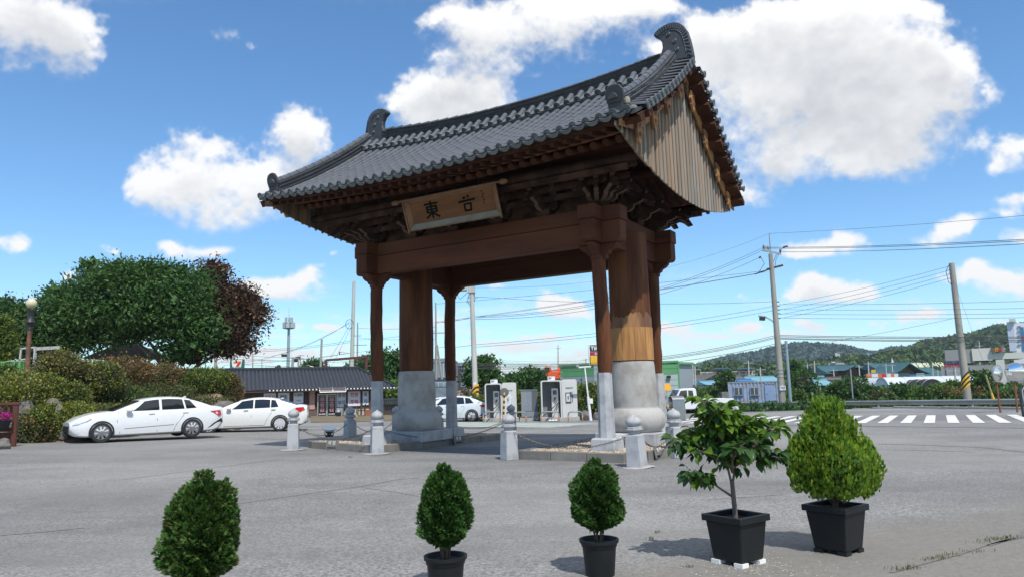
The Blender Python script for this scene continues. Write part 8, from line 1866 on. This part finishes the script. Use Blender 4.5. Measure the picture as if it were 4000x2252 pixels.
for px,y,c,lab in((3282,1376,M['whitew'],'small white house high on the far hill'),(3318,1380,M['teal'],'green roofed building high on the far hill'),(3405,1374,M['cyan'],'blue roofed house on the hill saddle'),(3425,1376,M['pink'],'pink house on the hill saddle')):
    f=block('hill_house',lab,'house',px-(16 if 'green' in lab else 9),px+(18 if 'green' in lab else 9),y,560,560,10,c,0);f.rect('roof_edge',M['blue'] if 'blue' in lab else M['beige'],px-9,y-2,px+9,y,0,.5)
# hills: terrain skinned with tree crowns
M['hillf']=fmat('far_wood_hazed',(.05,.095,.08),(.07,.12,.09),.0,.45,.9);M['hilln']=fmat('near_wood_green',(.045,.09,.032),(.09,.14,.04),.0,.5,.9);M['hillb']=material('hill_ground',(.02,.045,.02),.95)  # far wood: the blue of distance haze is mixed into its leaf colour
def hill(name,pts,d,depth,mat,crown,zbase=-2,nx=260,ny=14):
    xs=np.linspace(pts[0][0],pts[-1][0],nx);vs=[];top=np.interp(xs,[p[0] for p in pts],[p[1] for p in pts])
    V=np.zeros((ny,nx,3))
    for j in range(ny):
        t=j/(ny-1);dj=d+depth*t
        for i in range(nx):
            h=P(xs[i],top[i],d+depth*.8).z;s=math.sin(min(1,t/.8)*PI/2)**.8 if t<=.8 else 1-(t-.8)*.8
            q=P(xs[i],1500,dj);V[j,i]=(q.x,dj,zbase+(h-crown*1.5-zbase)*s)
    f=[];idx=np.arange(ny*nx).reshape(ny,nx);f=np.stack([idx[:-1,:-1],idx[:-1,1:],idx[1:,1:],idx[1:,:-1]],-1).reshape(-1,4)
    o=arrmesh(name,V.reshape(-1,3),f,M['hillb']);tag(o,kind='structure')
    # crowns
    n=int(nx*ny*2.6);ii=rng.random(n)*(nx-1);jj=rng.random(n)**1.0*(ny-1)*.9;i0=ii.astype(int);j0=jj.astype(int);fi=(ii-i0)[:,None];fj=(jj-j0)[:,None]
    i1=np.minimum(i0+1,nx-1);j1=np.minimum(j0+1,ny-1)
    C=V[j0,i0]*(1-fi)*(1-fj)+V[j0,i1]*fi*(1-fj)+V[j1,i0]*(1-fi)*fj+V[j1,i1]*fi*fj
    k=22;c=np.repeat(C,k,0);N_=unit(rng.normal(size=(n*k,3))+np.array([0,-.3,.6]));N_[:,2]=np.abs(N_[:,2]);r=np.repeat(crown*rng.uniform(.6,1.3,n),k)
    c=c+N_*r[:,None]*np.array([1,1,.8]);tt=np.clip(np.repeat(rng.random(n),k)*.75+rng.random(n*k)*.25,0,1)
    o=mixleaf(name+'_trees',c,N_,crown*.75,.9,[mat],None,None,tt,.8,.1);tag(o,'woods covering the '+name.replace('_',' '),'woodland',kind='stuff')
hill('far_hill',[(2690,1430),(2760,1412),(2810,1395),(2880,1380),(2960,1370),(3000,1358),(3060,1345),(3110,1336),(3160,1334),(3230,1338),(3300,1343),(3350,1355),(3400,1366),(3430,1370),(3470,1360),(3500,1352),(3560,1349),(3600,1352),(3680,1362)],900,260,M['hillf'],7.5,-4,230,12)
hill('right_hill',[(3560,1372),(3600,1345),(3620,1328),(3680,1318),(3740,1310),(3800,1302),(3850,1290),(3890,1276),(3930,1268),(3980,1262),(4100,1250),(4300,1250),(4700,1300)],480,160,M['hilln'],5.5,-4,200,12)
hill('near_wood',[(2630,1432),(2680,1425),(2740,1430),(2780,1413),(2850,1408),(2950,1412),(3050,1415),(3100,1400),(3200,1404),(3260,1398),(3330,1380),(3400,1388),(3440,1380),(3520,1362),(3600,1358),(3680,1362),(3760,1380),(3900,1400),(4200,1400)],330,90,M['hilln'],3.6,-3,240,12)
hill('horizon_wood',[(-400,1490),(200,1480),(900,1455),(1400,1448),(1700,1462),(1900,1470),(2100,1478),(2300,1470),(2500,1455),(2700,1448)],620,60,M['hilln'],5,-4,150,6)
# ------------------------------------------------------------------ summer haze in the air
hz=bpy.data.materials.new('haze_air');hz.use_nodes=True;ht=hz.node_tree;ht.nodes.clear();pv=ht.nodes.new('ShaderNodeVolumePrincipled');pv.inputs['Color'].default_value=(.72,.84,1,1);pv.inputs['Density'].default_value=0.00018;pv.inputs['Anisotropy'].default_value=.2
ho=ht.nodes.new('ShaderNodeOutputMaterial');ht.links.new(pv.outputs[0],ho.inputs['Volume'])
o=MB().box(-1500,2400,-40,2700,-8,120).build('haze',hz);tag(o,'faint summer haze filling the air','haze',kind='stuff')
